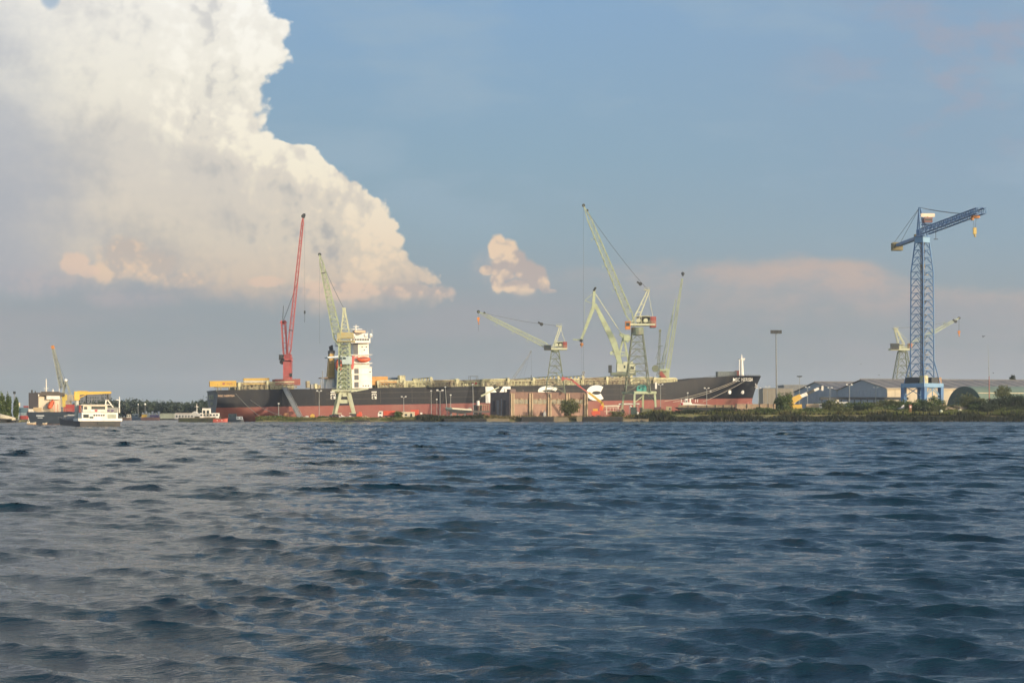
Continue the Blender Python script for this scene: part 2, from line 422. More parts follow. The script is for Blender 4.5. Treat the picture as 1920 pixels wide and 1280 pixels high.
    def bump(v, dist_m, strength, prev=None):
        q = n.nodes.new('ShaderNodeBump'); n.links.new(v.s, q.inputs['Height']); q.inputs['Distance'].default_value = dist_m
        if isinstance(strength, E): n.links.new(strength.s, q.inputs['Strength'])
        else: q.inputs['Strength'].default_value = strength
        if prev: n.links.new(prev.outputs[0], q.inputs['Normal'])
        return q
    b1 = bump(noise(XYZ(n, px*0.30, py+px*0.06, pz), 2.7, 6, 0.64), 0.10, dist.lr(15, 120, 1.0, 0.5))
    b3 = bump(noise(XYZ(n, px*0.36, py-px*0.05, pz), 0.95, 4, 0.6), 0.22, dist.lr(25, 90, 0.0, 1.0), b1)
    b2 = bump(noise(XYZ(n, px*0.40, py, pz), 0.35, 5, 0.62), 0.7, dist.lr(100, 300, 0.0, 1.0), b3)
    n.links.new(b2.outputs[0], b.inputs['Normal'])
    me.materials.append(m)
build_water()
# ================= container ship =================
M_BLACK = mat('faded_black_hull_paint', (0.010,0.013,0.019), 0.5, var=0.5, scale=0.16, col2=(0.027,0.026,0.025), streak=True, spec=0.2)
M_RED = mat('faded_red_antifouling', (0.26,0.086,0.068), 0.8, var=0.6, scale=0.09, col2=(0.28,0.125,0.095), streak=True)
M_GREYHULL = mat('grey_stern_paint', (0.155,0.16,0.148), 0.6, var=0.3, scale=0.15)
M_WHITE = mat('white_ship_paint', (0.80,0.77,0.70), 0.5, var=0.3, scale=0.25, col2=(0.58,0.50,0.38), streak=True)
M_DARK = mat('dark_opening', (0.03,0.035,0.04), 0.5, var=0.3)
M_BUFF = mat('buff_green_deck_paint', (0.52,0.50,0.30), 0.65, var=0.5, scale=0.3, col2=(0.24,0.20,0.13))
M_BUFF2 = mat('rusty_deck_steel', (0.36,0.33,0.21), 0.7, var=0.6, scale=0.4, col2=(0.13,0.085,0.06))
M_OCHRE = mat('ochre_funnel_paint', (0.52,0.33,0.09), 0.55, var=0.25)
M_ORANGE = mat('orange_lifeboat_plastic', (0.62,0.12,0.045), 0.45, var=0.15)
M_LETTER = mat('white_hull_lettering', (0.82,0.80,0.72), 0.6, var=0.08, scale=0.2)
M_STEEL = mat('grey_steel', (0.24,0.25,0.25), 0.5, var=0.3)
M_ROPE = mat('pale_mooring_rope', (0.36,0.33,0.26), 0.9, var=0.2)
TH, PITCH = R(19.0), math.asin(6.0/300)
SH = Matrix.Translation(Vector(((408-960)*735/F, 735, 0))) @ Matrix.Rotation(TH, 4, 'Z') @ Matrix.Rotation(-PITCH, 4, 'Y')
SHI = SH.inverted()
def S(px, py, eta):
    """ship-frame point where the sight line of a photo pixel meets the plane eta metres in from the near side"""
    o = SHI @ Vector((0, 0, H)); d = (SHI.to_3x3() @ (W(px, py, 100)-Vector((0, 0, H))))
    t = (eta-o.y)/d.y; return o+d*t
L, BM, ZB, ZD = S(1427,703,20).x, 40.0, 7.1, 16.2
ship = bpy.data.objects.new('container_ship', None); C.objects.link(ship); ship.matrix_world = SH
tag(ship, 'long black and red container ship with white deckhouse berthed behind the quay', 'ship')
def sheer(x): 
    t = min(max((x-(L-88))/62, 0), 1); return ZD+4.2*t*t*(3-2*t)
def hb(x, z, xe):
    """half breadth"""
    b = BM/2
    zz = min(max((z-(-5))/(ZD+5), 0), 1)
    run = 62-46*zz                                  # bow taper starts further aft low down
    t = min(max((x-(xe-30-run))/(30+run), 0), 1); b *= max(0.0, 1-t**(1.9+1.6*zz))
    ls = 48*(1-min(max((z-(-2))/11.5, 0), 1))       # stern counter
    if ls > 0.5:
        s0 = min(max((z+2)/11.5, 0), 1)
        t = min(max(x/ls, 0), 1); b *= (s0**0.8)+(1-s0**0.8)*(t*t*(3-2*t))
    return b
def stem(z): 
    return L-7.0+7.0*min(max((z-2)/(ZD+4.2-2), 0), 1)**1.5
def build_hull():
    fr = [0,.006,.015,.03,.05,.075,.1,.13,.17,.22,.3,.4,.5,.6,.66,.72,.76,.8,.83,.86,.885,.91,.93,.95,.965,.98,.99,1.0]
    def grid(levels, mb):
        rows = []
        for lv in levels:
            row = []
            for f in fr:
                zt = lv if lv != 'top' else None
                xe = stem(ZD+4.2) if zt is None else stem(lv)
                x = f*xe; z = sheer(x) if zt is None else lv
                row.append((x, z, hb(x, z, xe)))
            rows.append(row)
        for sgn in (-1, 1):
            o = len(mb.v); n = len(fr)
            for row in rows: mb.v += [(x, BM/2+sgn*b, z) for x, z, b in row]
            for i in range(len(rows)-1):
                for j in range(n-1):
                    q = (o+i*n+j, o+i*n+j+1, o+(i+1)*n+j+1, o+(i+1)*n+j)
                    mb.f.append(q if sgn < 0 else q[::-1])
        return rows
    lo = MB(); grid([-5,-2,0,1.5,3,5,ZB], lo); lo.build('lower_hull', M_RED, ship, True)
    up = MB(); rows = grid([ZB,8.5,10,12,14,'top'], up)
    top = rows[-1]; o = len(up.v)
    for x, z, b in top: up.v += [(x, BM/2-b, z-1.0), (x, BM/2+b, z-1.0)]
    for j in range(len(top)-1): up.f.append((o+2*j, o+2*j+2, o+2*j+3, o+2*j+1))
    up.build('upper_hull', M_BLACK, ship, True)
    tr = MB(); zs = [-2,0,1.5,3,5,ZB,8.5,10,12,14,ZD]
    P = [(-0.05, BM/2-hb(0,z,L), z) for z in zs]+[(-0.05, BM/2+hb(0,z,L), z) for z in reversed(zs)]
    tr.add(P, [tuple(range(len(P)))[::-1]])
    tr.box((-0.2, BM/2, ZD-0.3), (0.4, BM, 0.8)); tr.build('transom', M_GREYHULL, ship)
    # rubbing strake, plate seams, scuppers and draught ladders along the side
    s = MB()
    for z, h in ((ZD-2.6, 0.22), (ZB+3.4, 0.16)): s.box(((L-60)/2+22, -0.06, z), (L-130, 0.12, h))
    for i in range(13): s.box((34+i*17.5, -0.05, ZB+4.4), (0.18, 0.10, 7.0))
    s.build('rubbing_strake', mat('dull_strake_paint', (0.07,0.065,0.055), .7, var=.4), ship)
build_hull()
# ---- lettering on the side
def stroke(mb, pts, w, th=0.06, y=-0.12, closed=False):
    pts = [Vector((p[0], p[1])) for p in pts]; n = len(pts); Lf, Rt = [], []
    for i in range(n):
        a = pts[max(i-1, 0)]; b = pts[min(i+1, n-1)]
        d = (b-a).normalized(); nn = Vector((-d.y, d.x))
        k = 1.0
        if 0 < i < n-1:
            d1 = (pts[i]-a).normalized(); k = 1/max(0.5, abs(nn.dot(Vector((-d1.y, d1.x)))))
        Lf.append(pts[i]+nn*w/2*k); Rt.append(pts[i]-nn*w/2*k)
    for i in range(n-1):
        q = [Lf[i], Lf[i+1], Rt[i+1], Rt[i]]
        mb.prism([(p.x, y, p.y) for p in q], (0, -th, 0))
def arc(cx, cz, rx, rz, a0, a1, n=22):
    return [(cx+rx*math.cos(R(a0+(a1-a0)*i/n)), cz+rz*math.sin(R(a0+(a1-a0)*i/n))) for i in range(n+1)]
def letter(ch, px0, px1, py0, py1):
    a = S(px0, py1, 0); b = S(px1, py0, 0); x0, z0, x1, z1 = a.x, a.z, b.x, b.z
    mb = MB(); w = x1-x0; h = z1-z0
    if ch == 'M':
        t = w*0.29
        mb.prism([(x0,-.12,z0),(x0+t,-.12,z0),(x0+t,-.12,z1),(x0,-.12,z1)], (0,-.06,0))
        mb.prism([(x1-t,-.12,z0),(x1,-.12,z0),(x1,-.12,z1),(x1-t,-.12,z1)], (0,-.06,0))
        mb.prism([(x0+t*1.001,-.12,z1),(x0+w/2,-.12,z0+h*.52),(x0+w/2,-.12,z0+h*.06),(x0+t*1.001,-.12,z0+h*.56)], (0,-.06,0))
        mb.prism([(x1-t*1.001,-.12,z1),(x1-t*1.001,-.12,z0+h*.56),(x0+w/2,-.12,z0+h*.06),(x0+w/2,-.12,z0+h*.52)], (0,-.06,0))
    elif ch == 'C':
        t = w*0.27; stroke(mb, arc(x0+w*.5, z0+h*.5, w*.5-t/2, h*.5-t/2, 42, 318, 28), t)
    else:
        t = h*0.235; cx = x0+w*.5; rz = (h-t)/4
        up = arc(cx, z0+h-t/2-rz, w*.5-t/2, rz, 15, 270, 22); dn = arc(cx, z0+t/2+rz, w*.5-t/2, rz, 90, -165, 22)
        stroke(mb, up+dn[1:], t)
    mb.build('hull_letter', M_LETTER, ship, label='huge white letter '+ch+' on the black side')
letter('M', 910.5, 957, 724, 755.3); letter('S', 1009, 1047, 723, 753.5); letter('C', 1099.5, 1137, 721.5, 751.2)
def text_mesh(body, size, offset=0.0, shear=0.0, spacing=1.0):
    cu = bpy.data.curves.new('text', 'FONT'); cu.body = body; cu.size = size; cu.offset = offset; cu.shear = shear
    cu.align_x = 'CENTER'; cu.align_y = 'CENTER'; cu.extrude = 0.03; cu.space_character = spacing; cu.resolution_u = 3
    o = bpy.data.objects.new('text', cu); C.objects.link(o)
    me = bpy.data.meshes.new_from_object(o.evaluated_get(bpy.context.evaluated_depsgraph_get()))
    bpy.data.objects.remove(o); bpy.data.curves.remove(cu); return me
def ship_text(body, px, py, size, m, eta=0, offset=0.0, shear=0.0, mw=None, spacing=1.0):
    me = text_mesh(body, size, offset, shear, spacing); me.materials.append(m)
    o = bpy.data.objects.new('name_lettering', me); C.objects.link(o); o.parent = ship
    if mw is None: p = S(px, py, eta); mw = Matrix.Translation((p.x, -0.14+eta, p.z)) @ Matrix.Rotation(R(90), 4, 'X')
    o.matrix_local = mw; return o
# bow name follows the flare: find the plating there
def plating(px, py):
    lo, hi = 0.0, 30.0
    for _ in range(40):
        e = (lo+hi)/2; p = S(px, py, e); side = BM/2-hb(p.x, p.z, stem(min(p.z, ZD+4.2)))
        if e < side: lo = e
        else: hi = e
    return S(px, py, lo)
pa, pb, pc = plating(1372, 713), plating(1411, 711.5), plating(1392, 720)
ex = (pb-pa); ex.z = 0; ex.normalize(); up_ = ((pa+pb)/2-pc).normalized(); nn = ex.cross(up_).normalized(); up_ = nn.cross(ex).normalized()
midp = (pa+pb)/2+nn*0.6
MB_ = Matrix((ex, up_, nn)).transposed().to_4x4(); MB_.translation = midp
bn = ship_text('MSC NERISSA', 0, 0, 2.9, M_LETTER, offset=0.025, shear=0.12, mw=Matrix.Identity(4), spacing=1.05)
for v in bn.data.vertices:      # bend the letters round the flare
    w_ = midp+ex*v.co.x+up_*v.co.y; side = BM/2-hb(w_.x, w_.z, stem(min(w_.z, ZD+4.2))); v.co = Vector((w_.x, side-.22-v.co.z, w_.z))
TR = Matrix(((0,0,-1),(-1,0,0),(0,1,0))).to_4x4()
TR.translation = Vector((-0.5, BM/2, 12.6)); ship_text('MSC NERISSA', 0, 0, 3.4, mat('dull_yellow_lettering', (0.45,0.44,0.25), 0.6), offset=0.02, mw=TR)
TR2 = TR.copy(); TR2.translation = Vector((-0.5, BM/2, 9.2)); ship_text('PANAMA', 0, 0, 2.4, mat('dull_yellow_lettering', (0.45,0.44,0.25), 0.6), offset=0.015, mw=TR2)
ship_text('MSC NERISSA', 424.5, 742, 1.45, mat('pale_orange_lettering', (0.75,0.52,0.34), 0.6), eta=0.0, offset=0.0)
for (px, py) in ((624.5, 743), (701.5, 743)):
    a = S(px, py, 0); mb = MB(); x, z = a.x, a.z
    for k in (-0.55, 0.55): stroke(mb, [(x-.55+k, z+.2), (x-.55+k, z+1.0)]+arc(x+k, z+1.0, .55, .5, 180, 0, 8)+[(x+.55+k, z+.2)], .34)
    stroke(mb, arc(x-.75, z-.72, .5, .5, 60, 300, 10), .32)
    stroke(mb, [(x+.2, z-1.2), (x+1.2, z-1.2), (x+1.2, z-.75), (x+.3, z-.65), (x+.3, z-.2), (x+1.25, z-.2)], .3)
    mb.box((x, -.14, z+2.4), (2.9, .06, .5)); mb.build('emblem', M_LETTER, ship)
# hawse pipes / bow thruster marks
for (px, py) in ((1367, 735), (1391, 735), (1331, 733.5)):
    p = plating(px, py); mb = MB(); mb.cyl(p+Vector((0.3,-.5,0)), p+Vector((0,.6,0)), 1.15 if px != 1331 else .7, n=14); mb.build('thruster_mark', M_LETTER if px != 1331 else M_STEEL, ship)
p = plating(1416, 722); mb = MB(); mb.bar(p+Vector((-.6,-.7,1.2)), p+Vector((.8,-.7,-1.4)), .5, .9); mb.bar(p+Vector((-1.0,-.6,-1.0)), p+Vector((1.9,-.7,-1.0)), .5, .5); mb.build('anchor', M_STEEL, ship)
# bulbous bow
mb = MB(); q = S(1376, 757, 20); mb.ball((stem(3)-3.5, BM/2, 2.2), 4.2, 14, 9); mb.cyl((stem(3)-18, BM/2, 1.5), (stem(3)-3.5, BM/2, 2.2), 4.1, 4.2, 14); mb.build('bulbous_bow', M_RED, ship, True)
# ---- deck: coamings, stanchions and lashing bridges, bay by bay
bays = []; x = S(452,725,0).x
xs_house0, xs_house1 = S(612,725,0).x-2, S(699,725,0).x
rnd = random.Random(5)
while x < L-66:
    w = 13.4
    if not (x+w > xs_house0 and x < xs_house1): bays.append(x)
    x += w+1.4
for i, x in enumerate(bays):
    z = ZD-0.95; mb = MB()
    hh = 3.5+rnd.uniform(-.2,.4)
    mb.box((x+6.7, BM/2, z+hh/2+0.5), (12.6, BM-5.2, hh)); mb.box((x+6.7, BM/2, z+hh+0.85), (13.3, BM-3.6, .65))
    mb.build('hatch_coaming', M_BUFF if rnd.random() < .7 else M_BUFF2, ship)
    mb = MB()
    for k in range(7):
        xx = x+0.6+k*2.05; mb.box((xx, .75, z+1.75), (.42, .5, 3.5))
        if rnd.random() < .65: mb.bar((xx, .75, z+2.5), (xx+rnd.choice((-1,1))*1.6, .8, z+rnd.uniform(.3,.9)), .25)
        if rnd.random() < .4: mb.box((xx+1, .7, z+1.5+rnd.random()), (1.1, .5, .8))
    mb.box((x+6.7, .5, z+3.55), (13.2, .35, .4)); mb.box((x+6.7, .3, z+1.95), (14.6, .06, .08))
    mb.build('deck_railing', M_BUFF2 if rnd.random() < .5 else M_BUFF, ship)
    mb = MB(); hb_ = 4.9+rnd.choice((0,0,.6,1.5,.3))
    xb = x-0.75
    for yy in (1.2, 8, 14, 20, 26, 32, BM-1.2): mb.box((xb, yy, z+hb_/2), (.9, .7, hb_))
    mb.box((xb, BM/2, z+hb_-.2), (1.1, BM-2, .35)); mb.box((xb, BM/2, z+2.4), (1.0, BM-2, .25)); mb.box((xb, .9, z+hb_-1.3), (1.5, .5, 2.0))
    mb.build('lashing_bridge', M_BUFF, ship)
# tall bits over the midship bays
def deck_box(px0, px1, py0, py1, m, name, dep=3.0, eta=1.6):
    a, b = S(px0, py1, eta), S(px1, py0, eta); mb = MB(); mb.box(((a.x+b.x)/2, eta+dep/2, (a.z+b.z)/2), (b.x-a.x, dep, b.z-a.z)); return mb.build(name, m, ship)
deck_box(775.5, 783.5, 709, 726, M_BUFF, 'ventilation_post'); deck_box(750, 760, 703.5, 722, M_BUFF, 'ventilation_post', 5)
deck_box(853, 861, 710, 725, M_BUFF, 'ventilation_post'); deck_box(802, 812, 714, 725, M_BUFF, 'ventilation_post')
deck_box(575, 581, 714, 727, M_BUFF2, 'ventilation_post'); deck_box(905, 911, 715, 725, M_BUFF, 'ventilation_post')
a, b = S(882, 717, 3), S(896, 705, 3); mb = MB()
for xx in (a.x, b.x):
    for yy in (3, 6): mb.bar((xx, yy, a.z-1), (xx, yy, b.z), .25)
for yy in (3, 6): mb.bar((a.x, yy, b.z), (b.x, yy, b.z), .25); mb.bar((a.x, yy, a.z), (b.x, yy, a.z), .2)
mb.build('access_cage', M_STEEL, ship)
# rails on the forecastle, bow mast
p = S(1391, 703, 20); zt = sheer(p.x); mb = MB()
mb.cyl((p.x, BM/2, zt-1), (p.x, BM/2, S(1391,672,20).z), 1.25, .8, 10); mb.cyl((p.x, BM/2, S(1391,672,20).z), (p.x, BM/2, S(1391,664,20).z), .4, .25, 8)
mb.box((p.x, BM/2, S(1391,672.5,20).z), (3.0, 3.4, .5)); mb.bar((p.x-1.9, BM/2, S(1391,675,20).z), (p.x+1.9, BM/2, S(1391,675,20).z), .35)
mb.bar((p.x-1.7, BM/2, zt), (p.x-1.5, BM/2, S(1391,675,20).z), .3); mb.build('foremast', M_WHITE, ship)
mb = MB()
for k in range(20):
    xx = L-3-k*2.4; b_ = hb(xx, sheer(xx), L); mb.bar((xx, BM/2-b_+.3, sheer(xx)-.2), (xx, BM/2-b_+.3, sheer(xx)+.55), .12)
for k in range(19):
    xx = L-3-k*2.4; x2 = xx-2.4; mb.bar((xx, BM/2-hb(xx,sheer(xx),L)+.3, sheer(xx)+.55), (x2, BM/2-hb(x2,sheer(x2),L)+.3, sheer(x2)+.55), .12)
mb.build('forecastle_rail', M_DARK, ship)
mb = MB(); mb.prism([S(1300,716.5,5), S(1345,709.5,5), S(1345,712.5,5), S(1300,718.5,5)], (0, 28, 0)); mb.build('breakwater', M_BUFF2, ship)
# ---- stern fittings
mb = MB()
for px in (396, 404, 414, 430, 441):
    a = S(px, 729, 1.0 if px > 405 else 1.0); mb.box((max(a.x, .6), 1.2, a.z+.4), (.5, .5, 4.6))
a, b = S(396,725.5,1), S(444,725.5,1); mb.box(((max(a.x,.4)+b.x)/2, 8, a.z), (b.x-max(a.x,.4), 15, .35)); mb.build('container_support', M_BUFF2, ship)
# ---- deckhouse
def sbox(px0, px1, py0, py1, eta, depth, name, m, lab=None, parent=None):
    a, b = S(px0, py1, eta), S(px1, py0, eta); mb = MB(); mb.box(((a.x+b.x)/2, eta+depth/2, (a.z+b.z)/2), (b.x-a.x, depth, b.z-a.z)); return mb.build(name, m, parent or ship, label=lab)
base = sbox(657.5, 697, 688, 728.5, 1.2, BM-2.4, 'lower_deckhouse', M_WHITE)
a, b = S(664, 688, 1.2), S(692, 642, 1.2)
upper = MB(); upper.box(((a.x+b.x)/2, BM/2, (a.z+b.z)/2), (b.x-a.x, BM-4.6, b.z-a.z)); upper = upper.build('upper_deckhouse', M_WHITE, ship)
wing = MB(); a2, b2 = S(657, 643, .4), S(693.5, 634.5, .4); wing.box(((a2.x+b2.x)/2, BM/2, (a2.z+b2.z)/2), (b2.x-a2.x, BM+1.2, b2.z-a2.z)); bridge = wing.build('bridge', M_WHITE, ship)
for k in range(7): mb = MB(); mb.box((a2.x+1.2+k*(b2.x-a2.x-2.4)/6, -.64, (a2.z+b2.z)/2+.55), ((b2.x-a2.x)/10, .10, .95)); mb.build('window', M_DARK, bridge)
# deck edges and recessed openings on the near side
mb = MB()
for py in (665, 681, 688.5, 701, 713, 728): 
    q0, q1 = S(656, py, .9), S(698, py, .9); mb.box(((q0.x+q1.x)/2, 1.2, q0.z), (q1.x-q0.x, 1.0, .3))
mb.build('deck_edge', M_WHITE, base)
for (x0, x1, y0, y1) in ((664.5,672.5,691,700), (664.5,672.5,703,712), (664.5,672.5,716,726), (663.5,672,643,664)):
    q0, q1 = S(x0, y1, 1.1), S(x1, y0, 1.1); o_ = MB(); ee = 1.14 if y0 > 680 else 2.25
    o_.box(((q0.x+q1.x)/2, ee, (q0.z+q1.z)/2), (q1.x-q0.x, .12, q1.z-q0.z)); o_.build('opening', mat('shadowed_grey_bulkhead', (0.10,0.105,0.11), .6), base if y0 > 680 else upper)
for (px, py) in ((680,650),(684,656),(680,671),(688,650),(694,697),(681,723),(686,723),(691,723),(684,640),(689,639)):
    q = S(px, py, 1.0); o_ = MB(); o_.cyl((q.x, .95 if py > 688 else 2.1, q.z), (q.x, 1.25 if py > 688 else 2.4, q.z), .38, n=8); o_.build('porthole', M_DARK, base if py > 688 else upper)
# aft face windows (seen along the stern side)
q = S(657.5, 700, 1.2)
for zz in range(5):
    for k in range(8): mb = MB(); mb.box((q.x-.05, 5+k*4, q.z-7+zz*3.1), (.1, 1.2, 1.0)); mb.build('window', M_DARK, base)
# mast platform and aerials on the roof
q = S(676, 634.5, 14); mb = MB()
mb.box((q.x, 16, q.z+1.4), (7, 9, 2.8)); mb.box((q.x-3, 15, q.z+3.2), (9, 4, .5)); roofh = mb.build('monkey_island', M_WHITE, ship)
mb = MB(); mb.cyl((q.x-2, 16, q.z+2), (q.x-2, 16, q.z+7.5), .5, .3, 8); mb.bar((q.x-4.5, 16, q.z+5.2), (q.x+1.5, 16, q.z+5.2), .35); mb.bar((q.x-3.5, 16, q.z+6.6), (q.x-.2, 16, q.z+6.6), .3)
mb.build('radar_mast', M_WHITE, ship)
mb = MB(); mb.cyl((q.x+5, 8, q.z), (q.x+5, 8, q.z+4.6), .14, n=6); mb.build('aerial', M_WHITE, ship); mb = MB(); mb.cyl((q.x+2, 5, q.z), (q.x+2, 5, q.z+3.4), .12, n=6); mb.build('aerial', M_WHITE, ship)
for dx_, yy in ((3.0, 3), (0.2, 3.5), (-6, 4)):
    mb = MB(); mb.ball((q.x+dx_, yy, q.z+1.2), 1.0, 10, 6); mb.cyl((q.x+dx_, yy, q.z-.2), (q.x+dx_, yy, q.z+.6), .3, n=6); mb.build('radome', M_WHITE, ship, True)
mb = MB(); mb.box((q.x-2, 9, q.z+3.4), (6, 6, 1.2)); mb.build('signal_platform', mat('peach_rust_white', (0.62,0.42,0.28), .6), ship)
# lifeboat with davit on the near side
a, b = S(669.5, 674, .2), S(694.5, 674, .2); lb = MB(); cx = (a.x+b.x)/2; ln = b.x-a.x
N = 12
ringp = []
for i in range(N+1):
    t = i/N; s_ = math.sin(math.pi*min(max(t, .02), .98))**.45; ringp.append([(a.x+ln*t, .6+1.5*s_*math.cos(u), a.z+1.65*s_*math.sin(u)+.25*(1-s_)) for u in [2*math.pi*j/10 for j in range(10)]])
o0 = len(lb.v)
for r_ in ringp: lb.v += r_
for i in range(N):
    for j in range(10): lb.f.append((i*10+j, i*10+(j+1) % 10, (i+1)*10+(j+1) % 10, (i+1)*10+j))
lb.f += [tuple(range(9,-1,-1)), tuple(N*10+j for j in range(10))]
lfb = lb.build('lifeboat', M_ORANGE, ship, True)
mb = MB(); mb.box((cx, -.95, a.z+.7), (ln*.5, .14, .35)); mb.build('window', M_DARK, lfb)
mb = MB(); q0, q1 = S(662.5, 667, .5), S(660, 692, .5); mb.bar(q0, q1, .9, 1.3); mb.bar(S(662,672,.5), S(671,669,.5), .7); mb.build('davit', mat('red_davit_paint', (0.50,0.075,0.06), .5), ship)
mb = MB(); mb.bar(S(665,681,.5), S(695,681,.5), .25); mb.bar(S(669,687,.5), S(690,687,.5), .25)
for px in (669, 675, 681, 687, 693): mb.bar(S(px,681,.5), S(px,688,.5), .16)
mb.build('deck_railing', M_WHITE, ship)
# funnel aft of the house, engine casing, red second boat
q0, q1 = S(619, 700, 18), S(621.5, 662, 18)
mb = MB(); mb.prism([(q0.x-1.7,16,q0.z-2.5),(q0.x+2.0,16,q0.z-2.5),(q1.x+1.2,16,q1.z),(q1.x-1.3,16,q1.z)], (0,4.5,0)); fn = mb.build('funnel', M_OCHRE, ship)
mb = MB(); mb.box((q1.x, 18.2, q1.z+.5), (2.9, 4.9, 1.8))
for k in range(4): mb.cyl((q1.x-1+k*.7, 16.5+k*1.1, q1.z+1), (q1.x-1.3+k*.7, 16.5+k*1.1, q1.z+3.6+.3*k), .38, n=8)
mb.build('exhaust_cap', M_DARK, fn)
mb = MB(); mb.cyl((q0.x-.5,19,ZD), (q0.x+.2,19,q0.z-2), 3.8, 2.8, 12); mb.build('funnel_base', M_WHITE, ship)
mb = MB(); mb.box((q0.x-2, 19, q0.z-2.4), (6.5, 10, .5)); mb.build('platform', mat('brown_rust_steel', (0.28,0.17,0.07), .7), ship)
qa, qb = S(631, 728, 8), S(648, 672, 8); mb = MB(); mb.box(((qa.x+qb.x)/2+1, 15, (ZD+qb.z)/2), (qb.x-qa.x, 16, qb.z-ZD)); casing = mb.build('engine_casing', mat('blue_shaded_white_paint', (0.50,0.56,0.60), .5, var=.2), ship)  # white casing tinted blue-grey: its shade is put into the colour
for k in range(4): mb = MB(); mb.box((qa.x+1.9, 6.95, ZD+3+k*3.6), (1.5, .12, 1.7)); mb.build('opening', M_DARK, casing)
mb = MB(); mb.bar(S(611.5,670.5,4), S(644,668,4), 8.0, .9); mb.build('boat_deck', mat('blue_shaded_white_paint', (0.50,0.56,0.60), .5), ship)  # same white with bluish shade in its colour as the casing
mb = MB(); q = S(636, 685, 3); mb.ball((q.x, 4, q.z), 1.9, 10, 8, 3.6); mb.bar(S(637,672,3), S(633,694,3), .8); mb.build('lifeboat', M_ORANGE, ship, True)
for px, h_ in ((605.5, 9.5), (602, 5)):
    q = S(px, 727, 4); mb = MB(); mb.cyl((q.x, 4, ZD-1), (q.x, 4, ZD+h_), .32, .2, 7); mb.bar((q.x-.9, 4, ZD+h_*.6), (q.x+.9, 4, ZD+h_*.6), .3); mb.build('deck_post', M_STEEL, ship)
for px, py0, m_ in ((590,719,M_BUFF), (596,721,M_BUFF2), (583,720,M_STEEL)):
    deck_box(px, px+5, py0, 729, m_, 'deck_locker', 3, 2.5)
deck_box(444, 456, 724.5, 736, mat('grey_green_winch', (.10,.12,.11), .7), 'winch_house', 5, 1.2)
# ---- containers and hatch covers lying on the deck: things of their own
def on_ship(name, label, cat, px0, px1, py0, py1, eta, depth, m, group=None):
    a, b = S(px0, py1, eta), S(px1, py0, eta); o = bpy.data.objects.new(name, None); C.objects.link(o)
    o.matrix_world = SH @ Matrix.Translation(((a.x+b.x)/2, eta, a.z)); tag(o, label, cat, group); return o, b.x-a.x, b.z-a.z
def container(label, px0, px1, py0, py1, eta, m, group='containers left on the ship deck', ribs=True, name='shipping_container', dep=2.6, mark=None):
    o, w, h = on_ship(name, label, 'container', px0, px1, py0, py1, eta, 2.6, m, group)
    mb = MB(); mb.box((0, dep/2, h/2), (w-.1, dep-.1, h-.1)); 
    n = max(4, int(w/0.55))
    for i in range(n): mb.box((-w/2+.3+(w-.6)*(i+.5)/n, 0.0, h/2), (w/n*.5, .12, h-.5))
    mb.build('corrugated_wall', m, o)
    mb = MB()
    for sx in (-1, 1):
        for yy in (.06, dep-.06): mb.box((sx*(w/2-.1), yy, h/2), (.22, .22, h))
    for zz in (.1, h-.1): mb.box((0, .03, zz), (w, .2, .2))
    mb.build('corner_frame', m, o)
    if mark:
        mb = MB(); mb.box((w*.02, -.1, h*.5), (1.2, .05, 1.1)); mb.box((w*.24, -.1, h*.52), (w*.22, .05, .4)); mb.build('faded_marking', mark, o)
    return o
M_CY = mat('yellow_container_paint', (0.56,0.36,0.05), .55, var=.25); M_CR = mat('red_brown_container_paint', (0.30,0.085,0.065), .6, var=.25)
M_CO = mat('orange_container_paint', (0.58,0.30,0.07), .55, var=.25); M_CB = mat('dark_slate_container_paint', (0.085,0.115,0.125), .6, var=.4, scale=1.0, col2=(.2,.22,.2))
M_CW = mat('cream_container_paint', (0.60,0.55,0.42), .6, var=.3)
container('long plain yellow container with a dark mark on the stern end of the ship', 393.5, 443, 713.5, 725, 1.0, M_CY, mark=M_CR)
container('upper yellow container of the small striped stack between the stern box and the red crane', 457, 505, 708.5, 713.2, 2, M_CY)
container('cream grimy container sandwiched in the middle of the small striped stack aft', 457, 505, 713.3, 717.0, 2, M_CW)
container('lower yellow container of the small striped stack just above the deck railing', 457, 505, 717.1, 722, 2, M_CY)
container('wide red brown box with a dark left end below the red crane tower', 516, 563, 710, 722.3, 2, M_CR, dep=9)
container('orange container right beside the white deckhouse', 698, 727, 705.5, 721.5, 2, M_CO)
container('low yellow orange container further right, half sunk between deck posts', 722, 744, 712, 719.5, 2, M_CO)
container('blue grey container lying behind the orange ones amidships', 724, 750, 707.5, 713, 9, mat('blue_grey_container', (.15,.2,.24), .6))
container('dark slate container with pale ribs standing behind the bow name', 1346, 1381.5, 696, 709, 4, M_CB)
container('narrow dark red container end beside the foremast', 1381.8, 1385.5, 694.5, 708, 4, M_CR)
container('small bright red box on a platform on the ship deck behind the big letters', 886.5, 895, 715.5, 720.5, 1.2, mat('bright_red_box', (.45,.07,.05), .5), name='tool_container')
